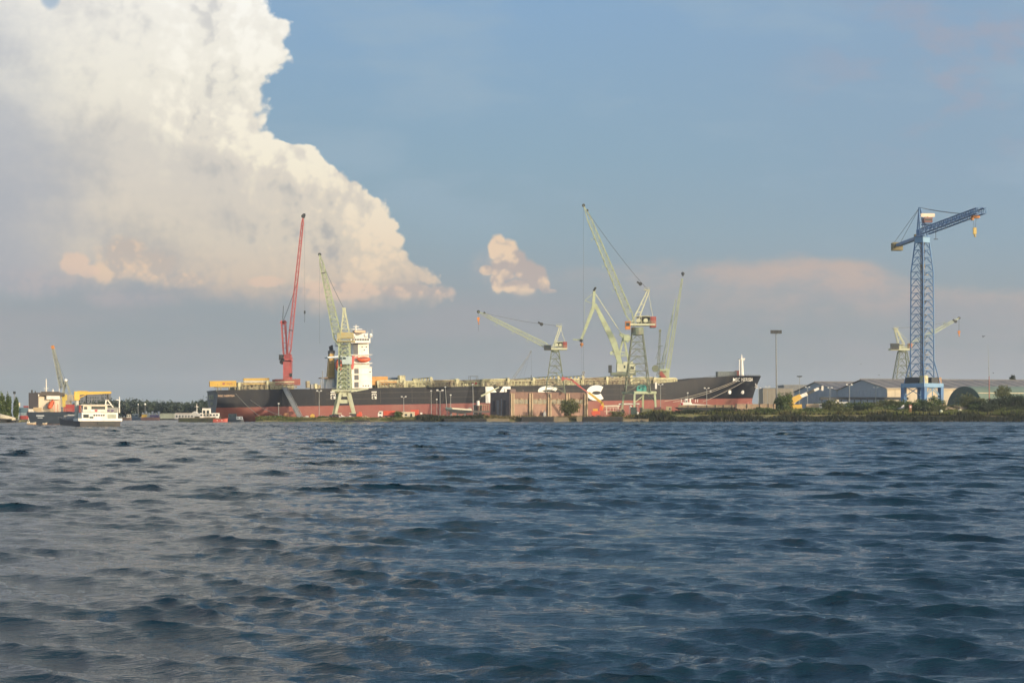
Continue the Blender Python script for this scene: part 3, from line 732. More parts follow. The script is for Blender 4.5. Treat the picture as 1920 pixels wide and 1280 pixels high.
# gangway and mooring ropes
def wl(o_name, label, cat, a, b, build):
    pass
gw = bpy.data.objects.new('gangway', None); C.objects.link(gw); gloc = W(565, 788, 700); gw.location = gloc
tag(gw, 'long grey gangway sloping from the deck down to the grassy quay', 'gangway')
ga = SH @ S(533, 727, 0.0); gt = ga-gloc
mb = MB(); side = Vector((1, .3, 0)); mb.bar((0,0,0), gt, 2.2, .5, side=side); mb.build('walkway', mat('grey_aluminium', (.34,.33,.28), .5, var=.3), gw)
mb = MB(); sv = (side-gt.normalized()*side.dot(gt.normalized())).normalized()
for k in (-1, 1):
    o1 = sv*1.1*k+Vector((0,0,1.3)); mb.bar(o1, gt+o1, .16); mb.bar(o1-Vector((0,0,.6)), gt+o1-Vector((0,0,.6)), .1)
    for i in range(15): t_ = gt*(i/14)+sv*1.1*k; mb.bar(t_, t_+Vector((0,0,1.3)), .14)
mb.build('handrail', mat('grey_aluminium', (.34,.33,.28), .5), gw)
def rope(label, a, b, sag, r=.12, group='mooring ropes of the big ship'):
    a, b = Vector(a), Vector(b); mb = MB(); mb.rope(a-b, (0,0,0), r, sag, 14, 5); o = mb.build('mooring_rope', M_ROPE); o.location = b; tag(o, label, 'rope', group)
rope('mooring rope from the stern side down to the left end of the grassy quay', SH @ S(442,738,0), W(491,783,702), .8)
rope('thin mooring rope running from the stern quarter to the quay left of the gangway foot', SH @ S(470,750,-.1), W(531,780,704), 1.0, .13)
rope('upper of the two long pale bow ropes, ending nearest the yacht mast', SH @ (plating(1380,713)+Vector((0,-.6,0))), W(1246,752,735), 1.5, .13)
rope('lower of the two long pale bow ropes running left across the bow', SH @ (plating(1384,713.5)+Vector((0,-.6,0))), W(1262,753.5,738), 1.4, .13)
rope('short steep bow rope dropping from the ship name to the pontoon', SH @ (plating(1394,715)+Vector((0,-.6,0))), W(1318,753,745), .5, .13)
# ================= dockside cranes =================
M_PALE = mat('pale_green_crane_paint', (0.40,0.46,0.29), 0.55, var=0.35, scale=0.25, col2=(0.26,0.27,0.17))
M_PALE2 = mat('cream_green_crane_paint', (0.52,0.54,0.37), 0.55, var=0.3, scale=0.25, col2=(0.36,0.33,0.22))
M_DKGREEN = mat('dull_green_tower_paint', (0.17,0.21,0.145), 0.65, var=0.4, scale=0.3, col2=(0.14,0.11,0.075))
M_REDCW = mat('brick_red_counterweight', (0.33,0.085,0.065), 0.65, var=0.25)
M_MACH = mat('dark_machinery', (0.045,0.05,0.048), 0.6, var=0.3)
M_CABLE = mat('steel_cable', (0.10,0.11,0.11), 0.6, var=0.2)
M_HOOK = mat('orange_hook_paint', (0.62,0.24,0.05), 0.5, var=0.2)
M_CRED = mat('red_crane_paint', (0.46,0.095,0.085), 0.55, var=0.35, scale=0.3, col2=(0.40,0.17,0.14))
M_BLUE = mat('blue_crane_paint', (0.085,0.20,0.39), 0.55, var=0.35, scale=0.25, col2=(0.12,0.17,0.25))
M_BLUELT = mat('sunbleached_blue_paint', (0.19,0.34,0.50), 0.5, var=0.2)
M_GLASS = mat('cab_glass', (0.03,0.045,0.05), 0.12, var=0.1)
EY = Vector((0,1,0)); EX = Vector((1,0,0)); EZ = Vector((0,0,1))
def lamp_ball(): pass
def slew_crane(label, px, D, foot, tip, apex, plat, tower, house, cw, cab, dyt=0.0, z0=2.4, jw=2.6, jh=2.4, pend=None, hook=None, hook_m=None, group='green lattice jib dock cranes', th=.26, jn=20, cwm=None, portal=None, neck=None, jm=None):
    """slewing crane on a lattice tower; all positions are photo pixels at distance D"""
    t = Thing('dock_crane', label, 'crane', px, D, z0, group); l = t.l; s = D/F; jm = jm or M_PALE
    # tower
    (ty, tw, by, bw) = tower
    mb = MB(); A = l(px, by); B = l(px, ty)
    mb.truss(A, B, EX, bw*s, bw*s, tw*s, tw*s, max(4, int((by-ty)/13)), .42, .22, zig='k'); tw_o = t.part('tower', mb, M_DKGREEN)
    mb = MB(); 
    n = int((by-ty)/5)
    for i in range(n):
        p = A.lerp(B, i/n); q = A.lerp(B, (i+.85)/n); sx = (.25 if i % 2 else -.25)*tw*s; mb.bar(p+Vector((sx,.3,0)), q+Vector((-sx,.3,0)), .5, .12)
    t.part('stair', mb, M_DKGREEN, tw_o)
    # neck (slewing ring) and platform
    mb = MB(); nk = neck or (ty-7, tw*1.1); mb.cyl(l(px, ty+1), l(px, nk[0]), nk[1]*s/2, nk[1]*s/2*.96, 14); t.part('slewing_column', mb, M_DKGREEN)
    x0, x1, py = plat; a, b = l(x0, py+2.2), l(x1, py-1.5); c = (a+b)/2
    mb = MB(); mb.box(c, (abs(b.x-a.x), 5.2, b.z-a.z)); mb.box(c+Vector((0,-2.7,b.z-c.z+.55)), (abs(b.x-a.x), .08, .08)); mb.box(c+Vector((0,-2.7,b.z-c.z+1.1)), (abs(b.x-a.x), .08, .1))
    for i in range(9): mb.bar(c+Vector((-(abs(b.x-a.x))/2+abs(b.x-a.x)*i/8, -2.7, b.z-c.z)), c+Vector((-(abs(b.x-a.x))/2+abs(b.x-a.x)*i/8, -2.7, b.z-c.z+1.15)), .09)
    t.part('slewing_platform', mb, M_PALE2)
    # machinery house: open frame with winches
    hx0, hx1, hy0, hy1 = house; a, b = l(hx0, hy1), l(hx1, hy0); c = (a+b)/2; w, h = abs(b.x-a.x), b.z-a.z
    mb = MB(); mb.box((c.x, .6, b.z), (w, 4.6, .3))
    for sx in (-.5, -.1, .5):
        for yy in (-1.7, 2.7): mb.bar((c.x+sx*w, yy, a.z), (c.x+sx*w, yy, b.z), .25)
    mb.box((c.x+.25*w, 1.4, c.z), (w*.5, 2.4, h*.92)); ho = t.part('machinery_house', mb, M_PALE2)
    for k, sx in enumerate((-.28, .2)): mb = MB(); mb.cyl((c.x+sx*w, -1.9, a.z+h*.42), (c.x+sx*w, .3, a.z+h*.42), h*.30, n=12); t.part('winch_drum', mb, M_PALE2, ho)
    mb = MB(); mb.box((c.x+.05*w, .1, a.z+h*.45), (w*.8, .3, h*.8)); t.part('shaded_back_panel', mb, M_MACH, ho)
    # counterweight
    cx0, cx1, cy0, cy1 = cw; a, b = l(cx0, cy1), l(cx1, cy0); mb = MB(); mb.box(((a.x+b.x)/2, .3, (a.z+b.z)/2), (abs(b.x-a.x), 5.0, b.z-a.z)); mb.box(((a.x+b.x)/2, -2.25, (a.z+b.z)/2), (abs(b.x-a.x)*.5, .2, (b.z-a.z)*.8)); t.part('counterweight', mb, cwm or M_REDCW)
    # cab
    kx0, kx1, ky0, ky1, km = cab; a, b = l(kx0, ky1), l(kx1, ky0); c = (a+b)/2; w, h = abs(b.x-a.x), b.z-a.z
    mb = MB(); mb.box((c.x, -2.2, c.z), (w, 2.4, h)); mb.box((c.x, -2.2, c.z+h/2+.12), (w*1.15, 2.8, .22)); co_ = t.part('operator_cab', mb, km)
    mb = MB(); mb.box((c.x, -3.43, c.z+h*.15), (w*.72, .08, h*.45)); mb.box((c.x-math.copysign(w/2+.03, tip[0]-px)*-1, -2.2, c.z+h*.1), (.08, 1.9, h*.55)); t.part('window', mb, M_GLASS, co_)
    # A-frame
    ax, ay, fx1, fx2, fy = apex
    P = l(ax, ay); mb = MB()
    for yy in (-1.5, 1.5):
        q1, q2 = l(fx1, fy, yy), l(fx2, fy, yy); pt = P+Vector((0, yy*.55, 0)); mb.bar(q1, pt+Vector((-.9 if fx1 < fx2 else .9,0,-.3)), .42); mb.bar(q2, pt, .5)
        for k in (.3, .55, .8): mb.bar(q1.lerp(pt, k), q2.lerp(pt, k), .3)
    for k in (.35, .7, 1.0): mb.bar(l(fx2, fy, -1.5).lerp(P+Vector((0,-.8,0)), k), l(fx2, fy, 1.5).lerp(P+Vector((0,.8,0)), k), .28)
    mb.box(P+Vector((-.4,0,.1)), (3.0, 2.8, .35))
    for k in range(4): mb.bar(P+Vector((-1.6+k*.9,-1.3,.2)), P+Vector((-1.6+k*.9,-1.3,1.3)), .1)
    mb.bar(P+Vector((-1.7,-1.3,1.25)), P+Vector((1.2,-1.3,1.25)), .1); af = t.part('a_frame', mb, M_PALE2)
    mb = MB(); mb.bar(P+Vector((.2,-1,0)), l(cx0*.5+cx1*.5, cy0, -1), .1); mb.bar(P+Vector((.2,1,0)), l(cx0*.5+cx1*.5, cy0, 1), .1); t.part('back_stay', mb, M_PALE2)
    # jib
    Fo = l(*foot); Ti = l(*tip, dyt); mid = Fo.lerp(Ti, .10); end = Fo.lerp(Ti, .88)
    mb = MB(); mb.truss(mid, end, EY, jw*.9, jh, jw*.55, jh*.62, jn, th, th*.45)
    d = (Ti-Fo).normalized(); up = EY.cross(d)
    for sy in (-1, 1):
        for su in (-1, 1):
            mb.bar(Fo+EY*sy*jw*.5, mid+EY*sy*jw*.45+up*su*jh*.5, th); mb.bar(end+EY*sy*jw*.275+up*su*jh*.31, Ti+EY*sy*.4, th*.9)
    jb = t.part('jib', mb, jm)
    mb = MB()
    for k in (.32, .52, .74):
        c = Fo.lerp(Ti, k); mb.bar(c-up*jh*.6+EY*-1.5, c-up*jh*.6+EY*1.5, .5, .12); mb.bar(c-up*jh*1.0+EY*-1.4, c-up*jh*.5+EY*-1.4, .12); mb.bar(c-up*jh*1.0+EY*-1.4-d*1.2, c-up*jh*1.0+EY*-1.4+d*1.2, .12)
    t.part('walkway', mb, M_PALE, jb)
    mb = MB(); mb.cyl(Ti+Vector((0,-.5,0)), Ti+Vector((0,.5,0)), .8, n=12); t.part('sheave', mb, M_MACH, jb); mb = MB(); mb.cyl(Ti-d*3+Vector((0,-.5,0))+up*.8, Ti-d*3+Vector((0,.5,0))+up*.8, .6, n=10); t.part('sheave', mb, M_MACH, jb)
    # pendant ropes
    mb = MB(); E1 = Ti-d*(Ti-Fo).length*.05+up*.6
    for yy in (-.8, .8): mb.rope(P+Vector((0,yy,.3)), E1+Vector((0,yy*.4,0)), .07, (Ti-Fo).length*.02, 8, 4)
    t.part('pendant_rope', mb, M_CABLE)
    if pend:
        q = l(*pend, (dyt*.3)); mb = MB(); mb.bar(q+Vector((-1.1,0,.5)), q+Vector((1.0,0,-.9)), .9, .9); mb.cyl(q+Vector((.6,-.4,-.6)), q+Vector((.6,.4,-.6)), .9, n=10); t.part('pulley_block', mb, M_MACH)
    if hook:
        hx, hy, ry = hook; q = Vector((Ti.x, Ti.y, l(hx, hy).z)); mb = MB()
        for yy in (-.3, .3): mb.cyl(Ti+Vector((0,yy,0)), Vector((Ti.x,Ti.y+yy,l(hx,ry).z)), .06, n=4)
        t.part('hoist_rope', mb, M_CABLE)
        mb = MB(); mb.box(q, (.9, .9, 1.8)); mb.cyl(q+Vector((0,-.6,.6)), q+Vector((0,.6,.6)), .75, n=10); mb.bar(q+Vector((0,0,-.8)), q+Vector((0,0,-2.2)), .35); mb.bar(q+Vector((0,0,-2.2)), q+Vector((.7,0,-1.9)), .3); t.part('hook_block', mb, hook_m or M_HOOK)
    if portal: portal(t)
    return t
# -- biggest crane, right of centre
def big_portal(t):
    l = t.l; s = t.D/F
    mb = MB(); 
    for (px, dy, tp) in ((1167,4,1171),(1187,-7,1188),(1228,-5,1226),(1208,8,1208)):
        mb.bar(l(px,773,dy), l(tp,735,dy*.8), .95, .95)
    legs = t.part('portal_leg', mb, M_PALE); 
    mb = MB(); mb.bar(l(1187,736,-6.2), l(1228,736,-4.6), .9, 1.3); mb.bar(l(1168,736,4), l(1187,736,-6), .8, 1.0); mb.bar(l(1168,736,4), l(1208,736,7), .8, 1.0); mb.bar(l(1228,736,-4.5), l(1208,736,7), .8, 1.0)
    mb.bar(l(1187,755,-6.6), l(1208,740,1), .3); mb.bar(l(1226,752,-4.6), l(1212,739,1), .3); mb.bar(l(1198,748,-5.5), l(1207,738,-5.4), .3); t.part('portal_beam', mb, M_PALE)
    mb = MB(); a = l(1202,734,-3); mb.cyl(a+Vector((-2.2,0,.6)), a+Vector((-2.2,4.5,.6)), .1); mb.prism([a+Vector((x_,0,z_)) for x_, z_ in ((-2.3,0),(2.4,0),(2.4,2.5),(1.5,3.5),(-1.1,3.5),(-2.3,2.2))], (0,4.5,0)); tb = t.part('teal_hut', mb, mat('teal_hut_paint', (.08,.40,.33), .5, var=.15))
    mb = MB(); mb.box(a+Vector((-1.0,-.05,1.7)), (.9,.1,.7)); t.part('window', mb, M_MACH, tb)
    mb = MB(); q = l(1228,727,-5); mb.box(q+Vector((0,0,1)), (.9,.9,3.2)); t.part('white_post', mb, M_WHITE)
    for (px, dy) in ((1167,4),(1187,-7),(1228,-5),(1208,8)):
        mb = MB(); q = l(px,774,dy); mb.box(q+Vector((0,0,.5)), (2.8,1.0,1.2))
        for k in (-.8,.8): mb.cyl(q+Vector((k,-.5,0)), q+Vector((k,.5,0)), .45, n=8)
        t.part('bogie', mb, M_MACH)
slew_crane('largest pale green crane, jib raised steeply left, teal hut low on its tower', 1195, 712, (1189,612), (1091.5,393), (1214,544,1196,1185,603),
    (1177,1228,608.5), (627,20,736,46), (1190,1219,593,607), (1219,1229.5,594,614), (1171.5,1181,604,618,mat('orange_cab_paint', (.60,.22,.05), .5)), dyt=-14, jw=4.2, jh=3.2, pend=(1197,531.5), hook=(1091.5,0,0) and None, th=.30, jn=26, portal=big_portal, neck=(614,24))
# its long hoist ropes with the small yellow block low down belong to the same crane
bc = [o for o in bpy.data.objects if o.name == 'dock_crane'][0]
def hang(thing_o, tip_w, zb, m=M_HOOK, r=.045):
    mb = MB(); l0 = Vector(tip_w)-thing_o.location
    for yy in (-.35, .35): mb.cyl(l0+Vector((0,yy,0)), l0+Vector((0,yy,zb-tip_w[2])), r, n=4)
    mb.build('hoist_rope', M_CABLE, thing_o)
    q = l0+Vector((0,0,zb-tip_w[2])); mb = MB(); mb.cyl(q+Vector((0,-.5,0)), q+Vector((0,.5,0)), .8, n=10); mb.box(q+Vector((0,0,-.8)), (.7,.7,1.3)); mb.bar(q+Vector((0,0,-1.4)), q+Vector((.6,0,-2.1)), .3); mb.build('hook_block', m, thing_o)
tp = W(1091.5,393,712)+Vector((0,-14,0)); hang(bc, tp, W(1093,700,712).z, M_STEEL)
# -- crane with the long low jib pointing left, behind the brick building
slew_crane('green lattice crane rising behind the brick building, long jib sloping low to the left', 1041, 722, (1036,654), (897.5,586), (1049.5,612,1039,1036,652),
    (1020,1063,654), (659,14,738,37), (1040,1055,641,651), (1055.5,1063,641,652.5), (1020,1033,648,656,M_MACH), dyt=-6, jw=3.0, jh=2.3, pend=(1013,606), hook=(901.5,601,622), th=.27, jn=24)
# -- crane half hidden behind the blue one
def far_portal(t):
    l = t.l; mb = MB()
    for (px, dy, tp) in ((1677,-4,1679),(1712,-4,1708),(1684,5,1685),(1706,5,1703)): mb.bar(l(px,757,dy), l(tp,735,dy), .8)
    mb.bar(l(1677,737,-4), l(1713,737,-4), .9); t.part('portal_leg', mb, M_DKGREEN)
    mb = MB(); q = l(1686,732,-3); mb.cyl(q+Vector((0,0,0)), q+Vector((0,4,0)), 1.8, n=14); t.part('cable_drum', mb, mat('brown_cable_drum', (.16,.08,.05), .7))
slew_crane('green crane partly hidden behind the blue tower crane, orange rear box, jib pointing right', 1692, 845, (1696,652), (1808,594), (1680,616,1684,1695,645),
    (1668,1708,654.5), (659,14,737,37), (1683,1694,645.5,655), (1703.5,1708.5,644,654), (1668.5,1683,645,655,M_MACH), dyt=10, z0=4, jw=3.0, jh=2.2, pend=(1793,600), hook=(1806,622,622), cwm=mat('orange_cab_paint', (.60,.22,.05), .5), th=.22, jn=22, portal=far_portal)

# -- lattice crane in front of the white deckhouse, on A-shaped box legs
t = Thing('dock_crane', 'pale green crane on splayed box legs in front of the white deckhouse, light blue cab', 'crane', 646, 713, 1.8, 'green lattice jib dock cranes'); l = t.l; s_ = 713/F
for (x0, y0, dy0, x1, y1, dy1) in ((631,779,-5,640.5,735,-2.4),(668,778,-5,655.5,735,-2.4),(621.5,780,5,634,737,2.4),(660.5,776,5,651,737,2.4)):
    mb = MB(); mb.bar(l(x0,y0,dy0), l(x1,y1,dy1), 1.0, 1.0, 1.5, 1.5); lg = t.part('portal_leg', mb, M_PALE2)
    mb = MB(); q = l(x0,y0,dy0); mb.box(q+Vector((0,0,.1)), (3.4,1.1,1.3)); t.part('bogie', mb, M_MACH, lg)
mb = MB(); mb.box(l(646,752.5,-2.6), (13.5*s_, 1.6, 7*s_)); mb.box(l(647.5,739,-2.6), (8*s_, 1.4, 9*s_)); t.part('cross_beam', mb, M_PALE2)
mb = MB(); mb.bar(l(630,775,-5.6), l(643,775,-5.6), .4); mb.bar(l(657,774.5,-5.6), l(668,774.5,-5.6), .4); t.part('guard_rail', mb, M_PALE2)
mb = MB(); c = l(646,732); mb.box(c, (44*s_, 8.4, .9)); mb.box(c+Vector((0,-4,1)), (44*s_, .1, .12)); mb.box(c+Vector((-1,0,-.6)), (26*s_, 6, 1.0)); t.part('portal_platform', mb, M_PALE2)
mb = MB(); mb.bar(l(660,734,-4.2), l(692,728.5,-3), .5, .7); mb.bar(l(661,730,-4.2), l(692,728.0,-3), .2); t.part('access_walkway', mb, M_PALE2)
mb = MB(); mb.truss(l(646,731), l(646,690), EX, 25*s_, 6, 21*s_, 5, 5, .6, .4, zig='k'); mb.truss(l(646,690), l(646,640), EX, 20*s_, 5, 19*s_, 4.6, 6, .55, .3, zig='k'); mb.box(l(645,712,.4), (9*s_, 2.5, 36*s_)); mb.box(l(646,676,.5), (8*s_, 2.2, 28*s_)); tw = t.part('tower', mb, M_PALE)
mb = MB()
for i in range(9): mb.bar(l(640 if i % 2 else 652, 728-i*9.5, -2.7), l(652 if i % 2 else 640, 728-(i+1)*9.5, -2.7), .5, .14)
t.part('stair', mb, M_PALE2, tw)
mb = MB(); c = l(652.5,676,-4); mb.box(c, (17*s_, 2.4, 14.5*s_)); cb = t.part('operator_cab', mb, mat('light_blue_cab_paint', (.50,.60,.56), .5, var=.12))
mb = MB(); mb.box(c+Vector((-8.8*s_,0,.8)), (.1, 1.8, 1.8)); mb.box(c+Vector((-1.2,-1.23,1.0)), (1.4,.1,1.0)); t.part('window', mb, M_GLASS, cb)
mb = MB(); c = l(648,629,0); mb.box(c, (28*s_, 6.5, 2.9)); mb.box(l(649,640,0), (31*s_, 7.2, .7)); mb.box(l(636,634,-1), (5*s_, 5, 12*s_)); ho = t.part('machinery_house', mb, mat('rusty_yellow_green_panels', (.46,.36,.15), .65, var=.6, scale=.5, col2=(.40,.42,.27)))
mb = MB(); mb.box(l(648,640,-3.7), (31*s_,.1,.12)); mb.box(l(648,636,-3.7), (31*s_,.1,.12)); mb.box(l(648,617.5,-3.3), (31*s_,.1,.12))
for i in range(8): mb.bar(l(633+i*4.3,640,-3.7), l(633+i*4.3,635.5,-3.7), .12); mb.bar(l(633+i*4.3,622,-3.3), l(633+i*4.3,617,-3.3), .12)
t.part('guard_rail', mb, M_PALE2, ho)
mb = MB()
for yy in (-1.3, 1.3): mb.bar(l(640,624,yy), l(644.5,580,yy*.5), .65); mb.bar(l(655,624,yy), l(646.5,580,yy*.5), .65)
for k in range(1, 6):
    py = 624-k*7.4; w0 = 640+k*.8; w1 = 655-k*1.4; mb.bar(l(w0,py,-1), l(w1,py,-1), .35); mb.bar(l(w0,py+7,-1), l(w1,py,-1), .25)
mb.box(l(645,579,0), (6.5*s_, 2.2, 4*s_)); t.part('a_frame', mb, M_PALE2)
Fo, Ti = l(637,650,0), l(604,481,-9); d = (Ti-Fo).normalized(); up = EY.cross(d)
mb = MB(); a_, b_ = Fo.lerp(Ti,.1), Fo.lerp(Ti,.9); mb.truss(a_, b_, EY, 4.2, 4.0, 2.0, 1.7, 20, .36, .2)
for sy in (-1,1):
    for su in (-1,1): mb.bar(Fo+EY*sy*2.3, a_+EY*sy*2.1+up*su*2.0, .38); mb.bar(b_+EY*sy*1.0+up*su*.85, Ti+EY*sy*.4, .34)
jb = t.part('jib', mb, M_PALE)
mb = MB(); mb.cyl(Ti+EY*-.5, Ti+EY*.5, .8, n=10); c = Fo.lerp(Ti,.80); mb.bar(c-up*1.2+EY*-1.3, c+up*1.2+EY*-1.3, .4); t.part('sheave', mb, M_MACH, jb)
mb = MB(); P = l(645,579)
for yy in (-.8,.8): mb.rope(P+EY*yy, Fo.lerp(Ti,.96)+EY*yy*.5, .07, .8, 6, 4)
t.part('pendant_rope', mb, M_CABLE)
mb = MB(); mb.cyl(Ti+EY*-.3, Ti+EY*-.3+Vector((0,0,-44)), .05, n=4); t.part('hoist_rope', mb, M_CABLE)

# -- double-jib luffing crane with box girders, beyond the ship
t = Thing('level_luffing_crane', 'pale yellow green crane with bent double jib of solid box girders beyond the ship', 'crane', 1172, 872, 3.0); l = t.l; s_ = 872/F
mb = MB(); mb.bar(l(1166,696,-3), l(1150,642,-3.5), 1.6, 2.4, 2.4, 3.7); mb.bar(l(1150,642,-3.5), l(1114.5,571,-4), 2.4, 3.7, 1.5, 1.9); main = t.part('main_jib', mb, M_PALE)
mb = MB(); mb.bar(l(1143,663,-3.5), l(1155,655,-3.5), .8, 1.2); mb.bar(l(1143.5,665,-5.4), l(1155,665,-5.4), .5, .5); t.part('jib_platform', mb, M_PALE, main)
mb = MB(); mb.bar(l(1113.5,545,-4), l(1112,579,-4), 1.0, 1.4, 1.6, 2.0); mb.bar(l(1112,577,-4), l(1089,638,-4), 1.3, 2.3, .9, 1.4); mb.bar(l(1089,638,-4), l(1073.5,637,-4), .9, 1.1, .5, .6); mb.bar(l(1113,549,-4), l(1096,564,-4), .35); mb.bar(l(1096,564,-4), l(1111.5,571,-4), .35); mb.bar(l(1096,564,-4), l(1094.5,620,-4), .1)
mb.bar(l(1113,547,-4), l(1117,539,-4), .4); fly = t.part('fly_jib', mb, M_PALE)
mb = MB()
for k in range(3): mb.cyl(l(1113+k*1.2,545-k*1.8,-5), l(1113+k*1.2,545-k*1.8,-3), .7, n=8)
mb.cyl(l(1089,639,-5), l(1089,639,-3), 1.0, n=10); t.part('sheave', mb, M_MACH, fly)
mb = MB(); mb.bar(l(1114,549,-4), l(1164,626,-4), .45); t.part('tie_bar', mb, M_PALE2)
mb = MB(); mb.bar(l(1161,626,-3), l(1180,638,-3), 2.2, 1.5, 2.2, 4.2); mb.box(l(1174,634,-3), (3.6,3,3.8)); t.part('counterweight_arm', mb, M_PALE)
mb = MB()
for dy in (-3, 2): mb.bar(l(1169,632,dy), l(1157,682,dy), .7, .9); mb.bar(l(1169,632,dy), l(1180,684,dy), .6, .8); mb.bar(l(1163,660,dy), l(1175,661,dy), .35); mb.bar(l(1160,672,dy), l(1175,661,dy), .3)
mb.bar(l(1152,665,-3), l(1178,665,-3), .4, .4); mb.box(l(1164,668,-3.6), (7.5,1.4,.4)); t.part('a_frame', mb, M_PALE)
mb = MB(); mb.box(l(1173,690,-1), (34*s_, 7, 15*s_)); mb.box(l(1177,681,-1), (18*s_, 6, 5*s_)); mb.box(l(1184,693,-4.8), (10*s_,2,14*s_)); ho = t.part('machinery_house', mb, M_PALE2)
mb = MB(); mb.box(l(1170,688,-4.6), (3*s_,.15,5*s_)); mb.box(l(1184,690,-5.9), (6*s_,.15,5*s_)); t.part('window', mb, M_GLASS, ho)
mb = MB(); mb.box(l(1168,701,-1), (46*s_, 9, 5*s_)); t.part('slewing_platform', mb, M_DKGREEN)
mb = MB(); mb.cyl(l(1168,703,-1), l(1168,712,-1), 10*s_, n=14)
for (px, dy) in ((1149,-5),(1187,-5),(1153,6),(1183,6)): mb.bar(l(px,760,dy), l(1168+(px-1168)*.7,706,dy*.6), 1.4, 1.4)
t.part('portal_leg', mb, M_DKGREEN)
mb = MB(); Tp = l(1090,640,-4); mb.cyl(Tp, Tp+Vector((0,0,-3)), .06, n=4); mb.cyl(Tp+Vector((0,0,-5)), l(1090.5,700,-4), .05, n=4); t.part('hoist_rope', mb, M_CABLE)
mb = MB(); q = l(1090,646,-4); mb.ball(q, 1.1, 10, 6); mb.bar(q, q+Vector((0,0,-2.0)), .5); t.part('hook_block', mb, M_HOOK)
mb = MB(); mb.box(l(1143,692,-4), (6*s_,3,14*s_)); t.part('operator_cab', mb, M_MACH)

# -- red lattice crane beyond the stern
t = Thing('lattice_boom_crane', 'tall bright red lattice boom crane standing beyond the stern of the ship', 'crane', 540, 850, 3.0); l = t.l; s_ = 850/F
mb = MB(); mb.box(l(539.5,716,0), (15*s_,5,80*s_)); mb.cyl(l(539.5,697,0), l(539.5,678,0), 6.4*s_, 5.2*s_, 12); twr = t.part('tower', mb, M_CRED)
mb = MB()
for k in range(8): mb.box(l(540,706-k*3.6,-2.6 if k > 2 else -2.6), (8*s_,.3,.45))
t.part('ladder', mb, mat('pale_pink_red_paint', (.45,.16,.14), .5), twr)
mb = MB(); mb.box(l(546.5,703,-2), (3.5*s_,2,7*s_)); t.part('electric_cabinet', mb, M_MACH)
mb = MB(); mb.box(l(539,674,0), (17*s_,5,8*s_)); mb.box(l(540,668,0), (13*s_,4,8*s_)); t.part('slewing_platform', mb, M_CRED)
mb = MB(); mb.box(l(528.5,670,-1), (8.5*s_,4,10*s_)); mb.cyl(l(529,679,-2), l(529,679,2), 1.3, n=10); mb.box(l(532,675,-2), (5*s_,2,6*s_)); t.part('counterweight', mb, M_MACH)
mb = MB()
for (x0,y0,x1,y1) in ((538,668,535.5,607),(532,668,528,607)):
    for dy in (-1.3,1.3): mb.bar(l(x0,y0,dy), l(x1,y1,dy), .55)
for k in range(7): mb.bar(l(528.3+k*.6,607+k*9,-1.3), l(535.6+k*.35,607+k*9,-1.3), .3)
mb.bar(l(528,607,0), l(530.5,602,0), .6, 2.4); mb.bar(l(535.5,607,0), l(531.5,602,0), .6, 2.4); mb.bar(l(540,668,0), l(532,604,0), .35); t.part('mast', mb, M_CRED)
Fo, Ti = l(540.5,672,0), l(574,411,-12); a_, b_ = Fo.lerp(Ti,.07), Fo.lerp(Ti,.95)
d = (Ti-Fo).normalized(); up = EY.cross(d)
mb = MB(); mb.truss(a_, b_, EY, 2.5, 2.1, 1.7, 1.1, 34, .28, .14)
for sy in (-1,1):
    for su in (-1,1): mb.bar(Fo+EY*sy*.9, a_+EY*sy*1.25+up*su*1.05, .42); mb.bar(b_+EY*sy*.85+up*su*.55, Ti+EY*sy*.4, .35)
jb = t.part('boom', mb, M_CRED)
mb = MB(); mb.bar(Fo.lerp(Ti,.2)-up*1.0-EY*1.5, Fo.lerp(Ti,.2)+up*1.2-EY*1.5, 2.4, .35); mb.cyl(Ti+EY*-.8, Ti+EY*.8, 1.1, n=12); mb.box(Ti+Vector((.6,0,.9)), (1.4,1.4,1.4)); t.part('sheave', mb, M_MACH, jb)
mb = MB(); P = l(531,602)
for yy in (-.7,.7): mb.rope(P+EY*yy, Fo.lerp(Ti,.55)+EY*yy-up*-.9, .09, .3, 4, 4); mb.rope(Fo.lerp(Ti,.55)+EY*yy+up*.9, Ti+EY*yy*.5, .07, .2, 4, 4)
mb.bar(l(530,603), l(533,574,-3), .5, .3); t.part('pendant_rope', mb, M_CABLE)
mb = MB(); mb.cyl(Ti+Vector((.9,0,0)), Ti+Vector((.9,0,l(575,588).z-Ti.z)), .05, n=4); t.part('hoist_rope', mb, M_CABLE)
mb = MB(); q = Vector((Ti.x+.9, Ti.y, l(575,588).z)); mb.box(q, (.9,.9,1.7)); mb.cyl(q+Vector((0,0,-.8)), q+Vector((0,0,-6)), .13, n=5); t.part('hook_block', mb, M_MACH)

# -- slim twin-boom crane and thin mast right of the luffing crane
t = Thing('lattice_boom_crane', 'slim pale crane with steep thin boom leaning right beyond the ship', 'crane', 1246, 900, 3.0); l = t.l; s_ = 900/F
Fo, Ti = l(1250,705,0), l(1277.5,517,-8); d = (Ti-Fo).normalized(); up = EY.cross(d)
mb = MB(); mb.truss(Fo, Fo.lerp(Ti,.96), EY, 2.6, 2.2, .9, .7, 26, .30, .15); jb = t.part('boom', mb, M_PALE)
mb = MB(); mb.ball(Ti+Vector((0,0,.6)), 1.1, 8, 6); mb.box(Ti, (1.2,1,1.8)); t.part('sheave', mb, M_MACH, jb)
mb = MB(); mb.truss(l(1240,700,3), l(1262,590,3), EY, 2.2, 2.0, .8, .6, 16, .24, .13); mb.truss(l(1262,590,3), l(1268,560,3), EY, .8, .6, .3, .3, 4, .15, .1); t.part('back_mast', mb, M_PALE)
